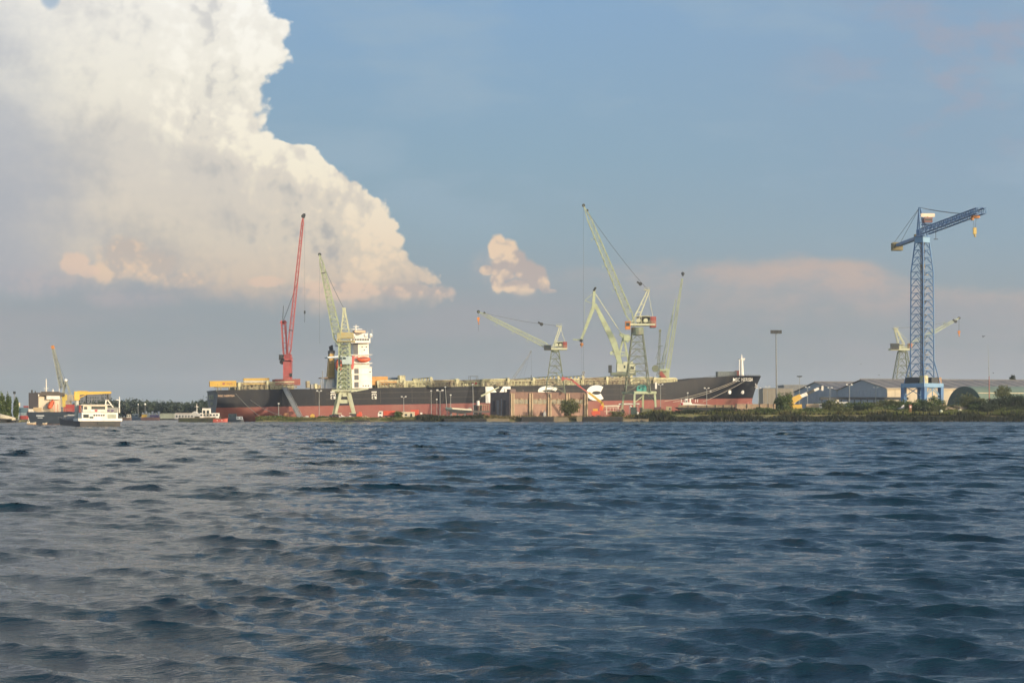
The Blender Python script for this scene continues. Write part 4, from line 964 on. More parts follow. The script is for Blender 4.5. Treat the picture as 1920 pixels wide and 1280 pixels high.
mb = MB(); mb.box(l(1245,700,0), (18*s_,6,16*s_)); mb.truss(l(1246,760,0), l(1246,704,0), EX, 14*s_, 4.5, 12*s_, 4, 5, .5, .3); t.part('tower', mb, M_PALE)
mb = MB(); mb.bar(l(1236,698,-4), l(1246,711,-4), 2.5, 2.4); t.part('counterweight', mb, M_REDCW)
mb = MB(); mb.box(l(1243,697,-3.5), (10*s_,1,3*s_)); mb.cyl(l(1228,691,-3), l(1228,691,-2), 2.2, n=14); t.part('cable_reel', mb, M_DKGREEN)
t = Thing('lattice_mast', 'thin grey lattice mast with a crossbar beside the steep slim boom', 'mast', 1237, 890, 3.0); l = t.l; s_ = 890/F
mb = MB(); mb.truss(l(1234,705), l(1237.5,622), EX, 5*s_, 1.6, 2.0*s_, .6, 14, .22, .14); mb.bar(l(1237.5,622), l(1237.5,617), .7, .7)
t.part('mast_shaft', mb, M_DKGREEN)
mb = MB(); mb.bar(l(1231,682), l(1248,681), .5); mb.bar(l(1233,650), l(1243,648), .35); mb.bar(l(1237,650), l(1229,672), .15); mb.bar(l(1229,672), l(1240,664), .15); mb.box(l(1237.5,620), (1.4,1.4,1.6)); t.part('crossbar', mb, M_DKGREEN)
# -- faint grey boom far behind
t = Thing('lattice_boom_crane', 'faint thin grey crane boom far behind the middle of the ship', 'crane', 975, 1250, 3.0); l = t.l
mb = MB(); mb.truss(l(961,712), l(994,662), EY, 2.0, 2.2, .7, .7, 16, .26, .14); mb.bar(l(994,662), l(996,657), .8, 1.4); t.part('boom', mb, M_STEEL)
mb = MB(); mb.cyl(l(996,659), l(996.5,706), .09, n=4); mb.bar(l(996,703), l(996,708), .8); t.part('hoist_rope', mb, M_CABLE)
mb = MB(); mb.bar(l(994,662), l(982,705), .1); mb.bar(l(994,662), l(972,710), .1); t.part('pendant_rope', mb, M_CABLE)
mb = MB(); mb.box(l(966,735), (14,5,18)); t.part('crane_house', mb, M_STEEL)

# -- blue tower crane
BD = 765; zg = 4.0
ang = R(35)
t = Thing('tower_crane', 'tall blue lattice tower crane on a square blue portal at the right', 'crane', 1729, BD, zg, rz=ang); s_ = BD/F
rot = Matrix.Rotation(-ang, 3, 'Z')
def bl(v): return rot @ Vector(v)          # world-aligned offset -> crane axes
def zz(py): return H+(YH-py)*s_-zg
wT = 8.4
mb = MB(); n = 22
mb.truss((0,0,zz(708)), (0,0,zz(510)), EX, wT*1.03, wT*1.03, wT*.97, wT*.97, 15, .52, .24, zig='k')
mb.truss((0,0,zz(510)), (0,0,zz(455)), EX, wT*.97, wT*.97, wT*.62, wT*.62, 4, .5, .24, zig='k'); twr = t.part('tower', mb, M_BLUE)
mb = MB()
for py in [705-k*15.5 for k in range(16)]:
    mb.bar((-wT*.3,-wT*.3,zz(py)), (wT*.1,-wT*.1,zz(py-13)), .7, .2); mb.bar((wT*.1,-wT*.1,zz(py-13)), (-wT*.3,-wT*.3,zz(py-15.5)), .7, .2)
mb.truss((-1.2,-1.2,zz(706)), (-1.2,-1.2,zz(456)), EX, 1.5, 1.5, 1.4, 1.4, 60, .2, .2); t.part('stair', mb, mat('grey_brown_steel', (.17,.17,.16), .6), twr)
mb = MB()
for k in range(8): mb.box((wT*.25,-wT*.05,zz(690-k*25)), (2.4,2.4,.4))
mb.box((-1.2,-1.2,zz(501)), (1.8,1.8,3.2)); t.part('landing', mb, M_BUFF2, twr)
# braces from tower to portal corners
wP = 13.6
mb = MB()
for sx, sy in ((-1,-1),(1,-1),(1,1),(-1,1)): mb.bar((sx*wT/2,sy*wT/2,zz(674)), (sx*wP/2,sy*wP/2,zz(723)), .45)
t.part('brace', mb, M_BLUE, twr)
for sx, sy in ((-1,-1),(1,-1),(1,1),(-1,1)):
    mb = MB(); mb.box((sx*wP/2,sy*wP/2,(1.2+zz(725))/2), (2.2,2.2,zz(725)-1.2)); lg = t.part('portal_leg', mb, M_BLUE)
    mb = MB(); mb.box((sx*wP/2,sy*wP/2,.7), (3.6,2.4,1.4)); t.part('bogie', mb, M_MACH, lg)
mb = MB(); zc = zz(722.5); hgt = 2.2
for sgn in (-1,1): mb.box((0,sgn*wP/2,zc), (wP+2.4,2.0,hgt)); mb.box((sgn*wP/2,0,zc), (2.0,wP-2.2,hgt))
t.part('portal_beam', mb, M_BLUELT)
mb = MB()
for fx in (-.5,.5): mb.bar((-wP/2,-wP/2*1,zz(746)), (fx*.2*wP,-wP/2,zz(727)), .35); mb.bar((wP/2,-wP/2,zz(744)), (fx*.2*wP,-wP/2,zz(727)), .35)
mb.bar((-wP/2,-wP/2,zz(746)), (-wP/2,wP*.3,zz(727)), .35); mb.bar((-wP/2,wP/2,zz(745)), (-wP/2,-wP*.2,zz(727)), .35); mb.bar((0,-wP/2,zz(727)), (0,-wP/2,zz(750)), .35); mb.bar((-wP/2,-wP/2,zz(746)), (wP/2,-wP/2,zz(746)), .4); t.part('portal_brace', mb, M_BLUELT)
for (x_, y_, wx, wy, p0, p1, m_, nm) in ((-4.2,1.5,5.5,8.5,720,708,M_MACH,'ballast_block'),(3.8,-3.6,7.0,5.0,720,708.5,M_MACH,'ballast_block'),(-4.6,-4.8,3.2,3.2,720,705,M_BUFF,'control_hut'),(7.0,-4.9,2.2,3.0,720,708,mat('tan_rust_steel', (.34,.22,.13), .7),'control_hut')):
    mb = MB(); mb.box((x_,y_,(zz(p0)+zz(p1))/2), (wx,wy,zz(p1)-zz(p0))); mb.box((x_,y_,zz(p1)+.1), (wx*.9,wy*.9,.2)); t.part(nm, mb, m_)
# slewing top: ring, tower head, jib pointing almost at the viewer, counter-jib away
zt = zz(447); mb = MB(); mb.box((0,0,zz(450.5)), (wT*.68,wT*.68,2.9)); t.part('slewing_ring', mb, M_BLUELT)
jd = Vector((4.6,-88,0)).normalized(); js = Vector((jd.y,-jd.x,0))*-1     # jib direction and its sideways axis (world)
mb = MB(); mb.box(bl((0,0,0))+Vector((0,0,zz(444.5))), (6.2,6.2,.6)); Pk = Vector((0,0,zz(389)))+bl(js*-1.4)
for a_ in (-1,1):
    for b_ in (-1,1): mb.bar(bl(js*a_*2.2+jd*b_*2.2)+Vector((0,0,zz(445))), Pk+bl(js*a_*.3), .5)
for k in (.25,.5,.72):
    for b_ in (-1,1): q = [ (bl(js*a_*2.2+jd*b_*2.2)+Vector((0,0,zz(445)))).lerp(Pk, k) for a_ in (-1,1)]; mb.bar(q[0], q[1], .25)
mb.box(bl(js*-1)+Vector((0,0,zz(436))), (3,3,3)); t.part('tower_head', mb, M_BLUE)
jr, ju = bl(jd), Vector((0,0,1)); sd = bl(js)
J0 = jr*3.5+Vector((0,0,zz(440))); J1 = jr*83+Vector((0,0,zz(440.5)))
mb = MB()
for a_ in (-1,1): mb.truss(J0+sd*a_*2.0+ju*1.2, J1+sd*a_*2.0+ju*1.2, sd, 1.1, 3.0, 1.0, 2.6, 26, .30, .17)
for k in range(14): c = J0.lerp(J1, k/13); mb.bar(c-sd*2+ju*2.6, c+sd*2+ju*2.6, .22); mb.bar(c-sd*2-ju*.2, c+sd*2-ju*.2, .22)
for k in range(13): mb.bar(J0.lerp(J1,k/13)-sd*2+ju*2.6, J0.lerp(J1,(k+1)/13)+sd*2+ju*2.6, .16)
jib = t.part('jib', mb, M_BLUE)
K1 = bl(jd*-42)+Vector((0,0,zz(443))); mb = MB(); mb.bar(bl(jd*-3)+Vector((0,0,zz(443))), K1, 2.6, 1.6); mb.bar(bl(jd*-3+js*1.5)+Vector((0,0,zz(439.5))), K1+sd*1.5+ju*1.0, .12); t.part('counter_jib', mb, M_BLUE)
M_OLIVE = mat('olive_brown_ballast', (.21,.18,.08), .7, var=.4)
mb = MB(); mb.box(K1+ju*-.6, (5.6,4.2,4.4), (sd, jr, ju)); t.part('counterweight', mb, M_OLIVE)
mb = MB(); mb.box(bl(jd*-8)+Vector((0,0,zz(443))), (2.8,2.4,4.0), (sd, jr, ju)); t.part('winch_house', mb, M_OLIVE)
mb = MB(); c = bl(jd*8+js*-.6)+Vector((0,0,zz(424))); mb.box(c, (6.5,3.4,.5), (jr, sd, ju)); mb.bar(c, c-ju*4, .5); t.part('cab_platform', mb, M_BLUE)
mb = MB(); c = bl(jd*7+js*.4)+Vector((0,0,zz(416.5))); mb.box(c, (3.6,4.4,2.6), (jr, sd, ju)); cab = t.part('operator_cab', mb, mat('maroon_cab_paint', (.16,.055,.05), .5))
mb = MB(); mb.box(c+ju*.1, (3.7,3.6,.9), (jr, sd, ju)); t.part('window', mb, M_GLASS, cab)
mb = MB(); mb.box(bl(jd*7.2+js*.5)+Vector((0,0,zz(407.2))), (.8,7.4,1.9), (jr, sd, ju)); t.part('sign_board', mb, mat('cream_sign_board', (.72,.60,.45), .6, var=.05))
mb = MB(); mb.bar(bl(jd*7.2+js*.5)+Vector((0,0,zz(414))), bl(jd*7.2+js*.5)+Vector((0,0,zz(409))), .8); t.part('sign_post', mb, M_OCHRE)
mb = MB()
for a_ in (-1,1):
    mb.rope(Pk, J0.lerp(J1,.72)+sd*a_*2+ju*2.7, .11, .5, 6, 5); mb.rope(Pk, K1+sd*a_*1.8+ju*1.4, .11, 0, 2, 5)
t.part('pendant_rope', mb, M_CABLE)
T1 = J0.lerp(J1,.90)-ju*.7; mb = MB(); mb.box(T1+sd*.3, (3.0,3.4,1.4), (jr, sd, ju)); mb.box(T1+sd*-1.2-ju*.9, (2.4,.8,1.6), (jr, sd, ju)); t.part('trolley', mb, M_HOOK)
mb = MB(); hz_ = -5.6
for a_ in (-.7,.7): mb.cyl(T1+sd*a_, T1+sd*a_*.5+ju*hz_, .07, n=4)
t.part('hoist_rope', mb, M_CABLE)
mb = MB(); q = T1+ju*(hz_-1.3); mb.box(q, (.8,1.6,3.2), (jr, sd, ju)); mb.bar(q-ju*1.5, q-ju*2.8, .5); mb.bar(q-ju*2.8, q-ju*2.5+sd*.7, .4); t.part('hook_block', mb, mat('yellow_hook_paint', (.48,.34,.07), .5))
mb = MB(); c = J0.lerp(J1,.22); mb.cyl(c+ju*-.5, c+ju*-5.0, .12, n=5); mb.box(c+ju*-5, (1.0,2.0,.3), (jr,sd,ju)); t.part('hanging_lamp', mb, M_MACH)

# -- left harbour crane behind the blue ship
t = Thing('lattice_boom_crane', 'hazy pale crane with orange tipped boom behind the dark blue coaster at the left', 'crane', 124, 720, 0.5); l = t.l; s_ = 720/F
Fo, Ti = l(117,728), l(98.5,648); d = (Ti-Fo).normalized(); up = EY.cross(d)
M_HAZE = mat('hazed_grey_green_paint', (.30,.32,.28), .6, var=.2)  # greyed so that distance haze sits in the colour
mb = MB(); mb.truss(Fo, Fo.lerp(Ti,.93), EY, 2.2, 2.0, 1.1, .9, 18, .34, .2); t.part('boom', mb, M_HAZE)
mb = MB(); mb.bar(Fo.lerp(Ti,.92), Ti, 1.3, 1.3); t.part('boom_tip', mb, M_HOOK)
mb = MB()
for (x0, x1) in ((116,122.5),(136,123.5)): mb.bar(l(x0,752,-1.5), l(x1,713,-.5), .45); mb.bar(l(x0,752,1.5), l(x1,713,.5), .45)
for k in range(4): mb.bar(l(117.5+k*1.4,744-k*8,-1), l(133-k*2.6,744-k*8,-1), .25)
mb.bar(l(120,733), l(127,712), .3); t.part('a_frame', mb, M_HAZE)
mb = MB(); mb.ball(l(123,713), .9, 8, 6); t.part('floodlight', mb, M_WHITE)
mb = MB(); mb.box(l(129,746,1), (18*s_,5,12*s_)); mb.box(l(123,757,1), (16*s_,4,14*s_)); t.part('crane_house', mb, mat('dusty_beige_house', (.38,.33,.26), .7))
mb = MB(); mb.rope(l(123,713), Ti, .06, .4, 5, 4); t.part('pendant_rope', mb, M_CABLE)
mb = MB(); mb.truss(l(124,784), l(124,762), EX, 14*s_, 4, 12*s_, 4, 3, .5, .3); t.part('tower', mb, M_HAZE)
# ================= land =================
M_GROUND = mat('yard_gravel_and_grass', (0.17,0.15,0.07), 0.9, var=0.6, scale=0.08, col2=(0.075,0.10,0.03))
M_RIP = mat('wet_dark_basalt', (0.020,0.024,0.024), 0.7, var=0.5, scale=0.8, col2=(0.035,0.042,0.028))
M_CONC = mat('stained_concrete', (0.20,0.165,0.10), 0.8, var=0.5, scale=0.4, col2=(0.14,0.12,0.085), streak=True)
M_TIMBER = mat('tarred_timber_piling', (0.030,0.033,0.034), 0.8, var=0.4, scale=0.6, col2=(.06,.055,.04), streak=True)
M_GRASS = mat('tall_grass', (0.150,0.185,0.042), 0.8, var=0.5, scale=0.12, col2=(0.27,0.22,0.09), island=0.7, trans=.45)
M_LAWN = mat('short_lawn', (0.110,0.145,0.034), 0.8, var=0.5, scale=0.15, col2=(0.19,0.17,0.065), island=0.6, trans=.35)
M_REED = mat('dark_reed', (0.030,0.040,0.015), 0.9, var=0.5, scale=0.2, col2=(0.045,0.042,0.02), island=0.5)
def basin_y(x): return 735+(x+152)*math.tan(TH)-9.5
X0 = (478-960)*690/F
def land_h(x, y):
    """height of the ground"""
    px = 960+x*F/max(y, 1)
    t = min(max((px-1150)/110, 0), 1); t = t*t*(3-2*t)
    h = 1.9*(1-t)+3.6*t
    d = y-690
    if t > 0:
        n = 0.5*math.sin(x*.11)+0.4*math.sin(x*.31+1.2)+.3*math.sin(y*.2+x*.07)
        hill = min(max((d-4)/26, 0), 1); hill = hill*hill*(3-2*hill)
        h += t*(n*.35*hill+1.5*hill*(1 if px > 1480 else .2))
        back = min(max((d-75)/40, 0), 1); h -= t*1.2*back
    return h
def build_ground():
    # front strip with a bank, then the wide yard to the right and the far quay beyond the basin
    xs = []; x = X0
    while x < 420: xs.append(x); x += 4.0
    xs += [430, 520, 700, 1100, 2000, 3000]
    mb = MB(); ny = 26
    for x in xs:
        yb = basin_y(x) if x < 176 else 980.0
        for j in range(ny):
            q = j/(ny-1); y = 690+(yb-690)*(q**1.6)
            if j == 0: mb.v.append((x, 689.2+.5*math.sin(x*.9)+.3*math.sin(x*2.1), -1.5))
            elif j == 1: mb.v.append((x, 691.5+.5*math.sin(x*.7), land_h(x, 692)*.55+.2*math.sin(x*1.7)))
            else: mb.v.append((x, y, land_h(x, y)))
        mb.v.append((x, yb+.5, -3))
    n = ny+1
    for i in range(len(xs)-1):
        for j in range(n-1): mb.f.append((i*n+j, (i+1)*n+j, (i+1)*n+j+1, i*n+j+1))
    mb.f.append(tuple(range(n))[::-1])
    o = len(mb.v)
    # land beyond: right hinterland and the far quay
    hz = 3.0
    poly = [(-175,784),(200,912),(200,979),(3000,979),(3000,4300),(-175,4300)]
    mb.prism([(x_, y_, hz-.4) for x_, y_ in poly], (0,0,-5))
    ob = mb.build('ground', M_GROUND); structure(ob)
    # left shore far away
    mb = MB()
    pts = [(-2600,2600),(-2600,640),(-240,640),(-226,655),(-232,760),(-300,1000),(-176,1010),(-176,4300),(-2600,4300)]
    mb.prism([(x_, y_, .9) for x_, y_ in pts], (0,0,-4)); ob = mb.build('left_shore', M_GROUND); structure(ob)
build_ground()
# basalt stones along the foot of the bank
def stones():
    rnd = random.Random(3); mb = MB()
    x = 62.0
    for i in range(1500):
        x = rnd.uniform(58, 268); q = rnd.random(); y = 688.6+q*3.2; z = q*2.1+rnd.uniform(-.3,.25); r_ = rnd.uniform(.25,.65)
        a = Vector((rnd.gauss(0,1),rnd.gauss(0,1),rnd.gauss(0,1))).normalized(); b = a.orthogonal().normalized(); mb.box((x,y,z), (r_*2,r_*1.5,r_*1.2), (a,b,a.cross(b)))
    o = mb.build('riprap', M_RIP); o['kind'] = 'stuff'
stones()
def tufts(name, m, n, xr, yr, hr, wr, rnd, skip=None):
    mb = MB()
    for i in range(n):
        x = rnd.uniform(*xr); y = yr[0]+(yr[1]-yr[0])*rnd.random()**1.3; z = land_h(x, y) if y > 692.2 else (y-689)*.55+.3
        if skip and skip(x, y, rnd): continue
        k = rnd.uniform(0.5,1)*(1+.5*math.sin(x*.16)*math.sin(x*.053+y*.1)); h = (hr[0]+(hr[1]-hr[0])*rnd.random()*max(k,.2))*(1+.45*math.sin(x*.23+1)*math.sin(x*.061))
        for b in range(3):
            a = rnd.uniform(0, math.pi); w = rnd.uniform(*wr); dx, dy = math.cos(a)*w, math.sin(a)*w
            lx, ly = rnd.gauss(0,.25*h), rnd.gauss(0,.25*h)
            mb.add([(x-dx,y-dy,z-.1),(x+dx,y+dy,z-.1),(x+lx+dx*.2,y+ly,z+h)], [(0,1,2)])
    o = mb.build(name, m); o['kind'] = 'stuff'; return o
tufts('tall_grass', M_GRASS, 11000, (58, 275), (691.4, 722), (.6, 2.2), (.15,.42), random.Random(1))
tufts('tall_grass', M_GRASS, 6000, (58, 275), (691.2, 699), (.5, 1.6), (.15,.42), random.Random(31))
tufts('dark_reeds', M_REED, 7000, (60, 272), (689.0, 692.4), (.7, 2.6), (.18,.45), random.Random(2))
tufts('lawn_grass', M_LAWN, 4200, (X0, 52), (690.2, 705), (.15, .8), (.12,.4), random.Random(4), lambda x, y, r: (-12 < x < 38 and y < 694))
# weeds on the quay edge left of centre
tufts('quay_weeds', M_REED, 1700, (-46, -14), (689.6, 694), (.6, 1.9), (.15,.45), random.Random(6))
tufts('dry_weeds', mat('dry_weeds', (.15,.115,.045), .9, var=.5, scale=.3, col2=(.08,.085,.03), island=.6), 1100, (-14, 60), (690.6, 700), (.4, 1.9), (.1,.3), random.Random(8))

# ---- quay walls
def wall_thing(name, label, px0, px1, ztop, m, piles=0, D=689.0, th=.8, pm=None, cat='quay wall', group=None):
    t = Thing(name, label, cat, (px0+px1)/2, D, -1.0, group); w = (px1-px0)*D/F
    mb = MB(); mb.box((0,0,(ztop+1)/2), (w,th,ztop+1)); t.part('wall_face', mb, m)
    if piles:
        mb = MB()
        for i in range(piles): mb.box((-w/2+w*(i+.5)/piles, -th/2-.16, (ztop+.6)/2), (.5,.35,ztop+.6))
        mb.box((0,-th/2-.2,ztop+.75), (w,.4,.35)); t.part('piling', mb, pm or M_TIMBER)
    return t
wall_thing('quay_wall', 'dark low piled quay wall below the left part of the brick building', 977, 1038, 2.5, M_TIMBER, 12)
wall_thing('quay_wall', 'long dark piled quay wall right of the cream concrete blocks', 1092.5, 1168, 2.5, M_TIMBER, 16)
wall_thing('quay_wall', 'dark overgrown timber wall left of the brick building under the stored hull', 832, 912, 1.5, M_TIMBER, 14)
wall_thing('quay_wall', 'low dark shadowed wall under the left grassy quay below the trucks', 735, 790, .9, M_TIMBER, 8)
wall_thing('quay_wall', 'low dark wall at the water left of the truck, below the crane on box legs', 646, 694, .8, M_TIMBER, 8)
wall_thing('concrete_block', 'cream concrete block wall between two dark openings at the water edge', 1046.5, 1066, 2.2, M_CONC, 0, cat='concrete wall')
wall_thing('concrete_block', 'cream concrete pillar next to the long dark quay wall', 1081, 1091.5, 2.6, M_CONC, 0, cat='concrete wall')
wall_thing('concrete_block', 'weathered concrete pier with rusty posts left of the bush', 1038.5, 1046, 2.5, M_CONC, 0, cat='concrete wall')
wall_thing('concrete_block', 'overgrown pale concrete edge below the dark end of the brick building', 913, 955, 1.6, M_CONC, 0, cat='concrete wall')
wall_thing('concrete_block', 'sloping pale slipway edge below the teal hut crane', 1168.5, 1216, 1.4, M_CONC, 0, cat='concrete wall')

# ================= trees and bushes =================
M_LEAF = mat('bush_leaf', (0.105,0.150,0.034), 0.6, var=0.5, scale=0.5, col2=(0.052,0.080,0.022), island=0.7, trans=.35)
M_LEAF2 = mat('olive_leaf', (0.145,0.160,0.052), 0.6, var=0.5, scale=0.5, col2=(0.07,0.085,0.025), island=0.7, trans=.35)
M_LEAFD = mat('dark_leaf', (0.040,0.060,0.018), 0.7, var=0.5, scale=0.5, col2=(0.025,0.036,0.012), island=0.6, trans=.3)
M_BARK = mat('grey_brown_bark', (0.11,0.085,0.06), 0.9, var=0.4)
def bush(label, px0, px1, pyt, pyb, D, m, n=900, leaf=.5, z=None, name='bush', cat='bush', group='bushes on the grassy bank', depth=None, lumps=9, trunk=False, seed=None):
    s = D/F; cx = (px0+px1)/2; zb = z if z is not None else land_h((cx-960)*s, D)
    t = Thing(name, label, cat, cx, D, zb-.1, group); w = (px1-px0)*s; zt = t.l(cx, pyt).z; zb_ = min(t.l(cx, pyb).z, zt-1) if pyb else 0
    zb_ = max(zb_, 0) if trunk else 0
    rnd = random.Random(seed or int(px0*7+pyt)); h = zt-zb_
    n = int(n*1.7); leaf *= 1.35
    mb = MB(); mb.leaves((0,0,zb_+h*.5), (w*.60, (depth or w)*.5, h*.66), n, leaf, .6, lumps=lumps+5, rnd=rnd)
    mb.leaves((0,0,zb_+h*.28), (w*.52, (depth or w)*.45, h*.38), n//3, leaf, .6, lumps=lumps, rnd=rnd)
    t.part('crown' if trunk else 'foliage', mb, m)
    mb = MB()
    for k in range(5 if not trunk else 4):
        a = k*2.1; e = Vector((math.cos(a)*w*.22, math.sin(a)*w*.15, zb_+h*.62)); b0 = Vector((math.cos(a)*.2, math.sin(a)*.2, 0))
        if trunk: b0 = Vector((0,0,zb_*.7))
        mb.cyl(b0, e, .14, .04, 5)
    if trunk: mb.cyl((0,0,-.2), (0,0,zb_+h*.4), .28, .12, 7)
    t.part('trunk' if trunk else 'stems', mb, M_BARK); return t
bush('large green bush with a pointed top left of the yellow boom', 1453, 1484, 741, 772, 712, M_LEAF, 1500, .55)
bush('slender taller shoot rising out of the bush beside the floodlight mast', 1472, 1486, 732, 768, 716, M_LEAF2, 420, .5, name='young_tree', cat='tree', group=None)
bush('rounded bush just right of the yellow mobile crane', 1543, 1580, 751, 773, 716, M_LEAF2, 1000, .5)
bush('low dark bush between the white dinghy and the blue crane', 1574, 1640, 755, 772, 722, M_LEAF, 1300, .5, depth=9)
bush('low spreading green bush in front of the green crane tower', 1630, 1690, 750, 770, 735, M_LEAF2, 1300, .5, depth=10)
bush('tall bushy shrub hiding the near leg of the blue portal', 1715, 1768, 744, 772, 728, M_LEAF, 1900, .5, depth=9)
bush('small bush under the left leg of the blue portal', 1686, 1722, 749, 771, 722, M_LEAF, 1000, .5)
bush('round pale olive bush in front of the dark arch of the green hall', 1797, 1848, 737, 765, 730, M_LEAF2, 1900, .5, depth=10)
bush('long dark green mound of shrubs at the right edge', 1812, 1880, 752, 774, 712, M_LEAFD, 1800, .5, depth=12)
bush('tallest dark shrub mass at the far right edge of the bank', 1862, 1945, 742, 775, 714, M_LEAFD, 2200, .5, depth=14)
bush('small loose tree standing above the dark shrubs at the right', 1868, 1895, 724, 748, 735, M_LEAF2, 700, .5, name='small_tree', cat='tree', group=None, trunk=True)
bush('low green bush at the grass edge in front of the blue portal', 1738, 1775, 759, 775, 706, M_LEAF2, 700, .45)
bush('dark scrubby bush below the pontoon right end', 1400, 1452, 764, 778, 698, M_LEAF, 900, .45, depth=6)
bush('low dark green scrub hugging the bank under the pontoon', 1256, 1330, 768, 782, 697, M_LEAFD, 1100, .45, depth=6)
bush('scrubby green growth at the foot of the bank left of the pontoon middle', 1325, 1402, 766, 780, 697, M_LEAFD, 1100, .45, depth=6)
bush('big pale willow bush against the brick wall of the low building', 1046, 1086, 748, 779, 696, M_LEAF2, 1700, .45, z=2.0, group=None)
bush('small weedy clump beside the boom lift on the quay', 1140, 1172, 771, 781, 695, M_LEAF2, 420, .4, z=1.9)
bush('green clump between the two trucks on the left quay', 739, 756, 771, 784, 700, M_LEAF, 420, .4, z=1.9, group='bushes on the quay')
bush('dark clump of weeds left of the brick building end', 836, 905, 778, 788, 693, M_LEAFD, 900, .4, z=1.4, depth=5, group='bushes on the quay')
bush('grassy green mound at the left end of the quay under the ropes', 484, 535, 779, 789, 696, M_LEAF, 900, .4, z=1.2, depth=8, group='bushes on the quay')
bush('low green mound below the crane with box legs', 596, 622, 780, 788, 700, M_LEAF, 420, .4, z=1.5, depth=5, group='bushes on the quay')
rb = random.Random(77)
for i, (px0, px1, pyt, D, m_, lab) in enumerate(((1502,1548,764,708,M_LEAF,'low leafy bush in front of the tan tipper truck'),(1596,1640,760,712,M_LEAFD,'dark low bush below the near pipe rack posts'),(1648,1688,760,708,M_LEAF,'leafy bush left of the little grey skiff'),(1712,1738,760,706,M_LEAFD,'dark bush right of the rusty tripod marker'),(1772,1806,758,715,M_LEAF2,'olive bush beside the earth heap'),(1832,1866,757,708,M_LEAFD,'dark bush joining the shrub mound at the right'),(1560,1602,763,704,M_LEAF2,'pale low bush below the white dinghy'),(1440,1462,762,706,M_LEAFD,'small dark bush at the floodlight mast foot'),(1880,1925,764,703,M_LEAFD,'lowest dark shrub at the right corner of the bank'),(1845,1895,747,716,M_LEAFD,'broad dark shrub filling the middle of the right hand mound'),(1888,1935,746,719,M_LEAF,'tall green shrub behind the dark mound at the right edge'),(1815,1850,758,710,M_LEAF,'green shrub at the left foot of the dark mound'),(1668,1700,753,733,M_LEAF2,'pale leafy shrub under the green crane portal'),(1520,1556,757,728,M_LEAF,'green shrub behind the tan tipper truck'))):
    bush(lab, px0, px1, pyt, 776, D, m_, 900, .5, depth=7)
# far wood on the left: reads as one mass
def wood():
    rnd = random.Random(9); mb = MB()
    for i in range(420):
        px = rnd.uniform(100, 420); D = rnd.uniform(1080, 1180); s = D/F; ht = 12.3+1.9*math.sin(px*.03+1)*.6+rnd.uniform(-1.5,1.5)+(px-230)*.012
        mb.leaves(((px-960)*s, D, .9+ht*.5), (rnd.uniform(5,8), 6, ht*.62), 100, 1.7, .6, lumps=6, rnd=rnd)
    o = mb.build('far_wood', mat('far_leaf', (.034,.052,.030), .8, var=.3, scale=.1, col2=(.026,.040,.024), island=.3)); o['kind'] = 'stuff'
wood()
for (px0, px1, py, lab) in ((-14,14,748,'broad dark tree at the very left edge of the picture'),(-2,9,738,'narrow pointed poplar rising at the left edge'),(11,22,742,'second slim poplar beside the left edge trees'),(25,34,748,'short conifer shaped tree by the red and blue stack')):
    bush(lab, px0, px1, py, 786, 655, M_LEAF, 1000, .5, z=.9, name='tree', cat='tree', group='trees on the left shore', trunk=True, lumps=12)
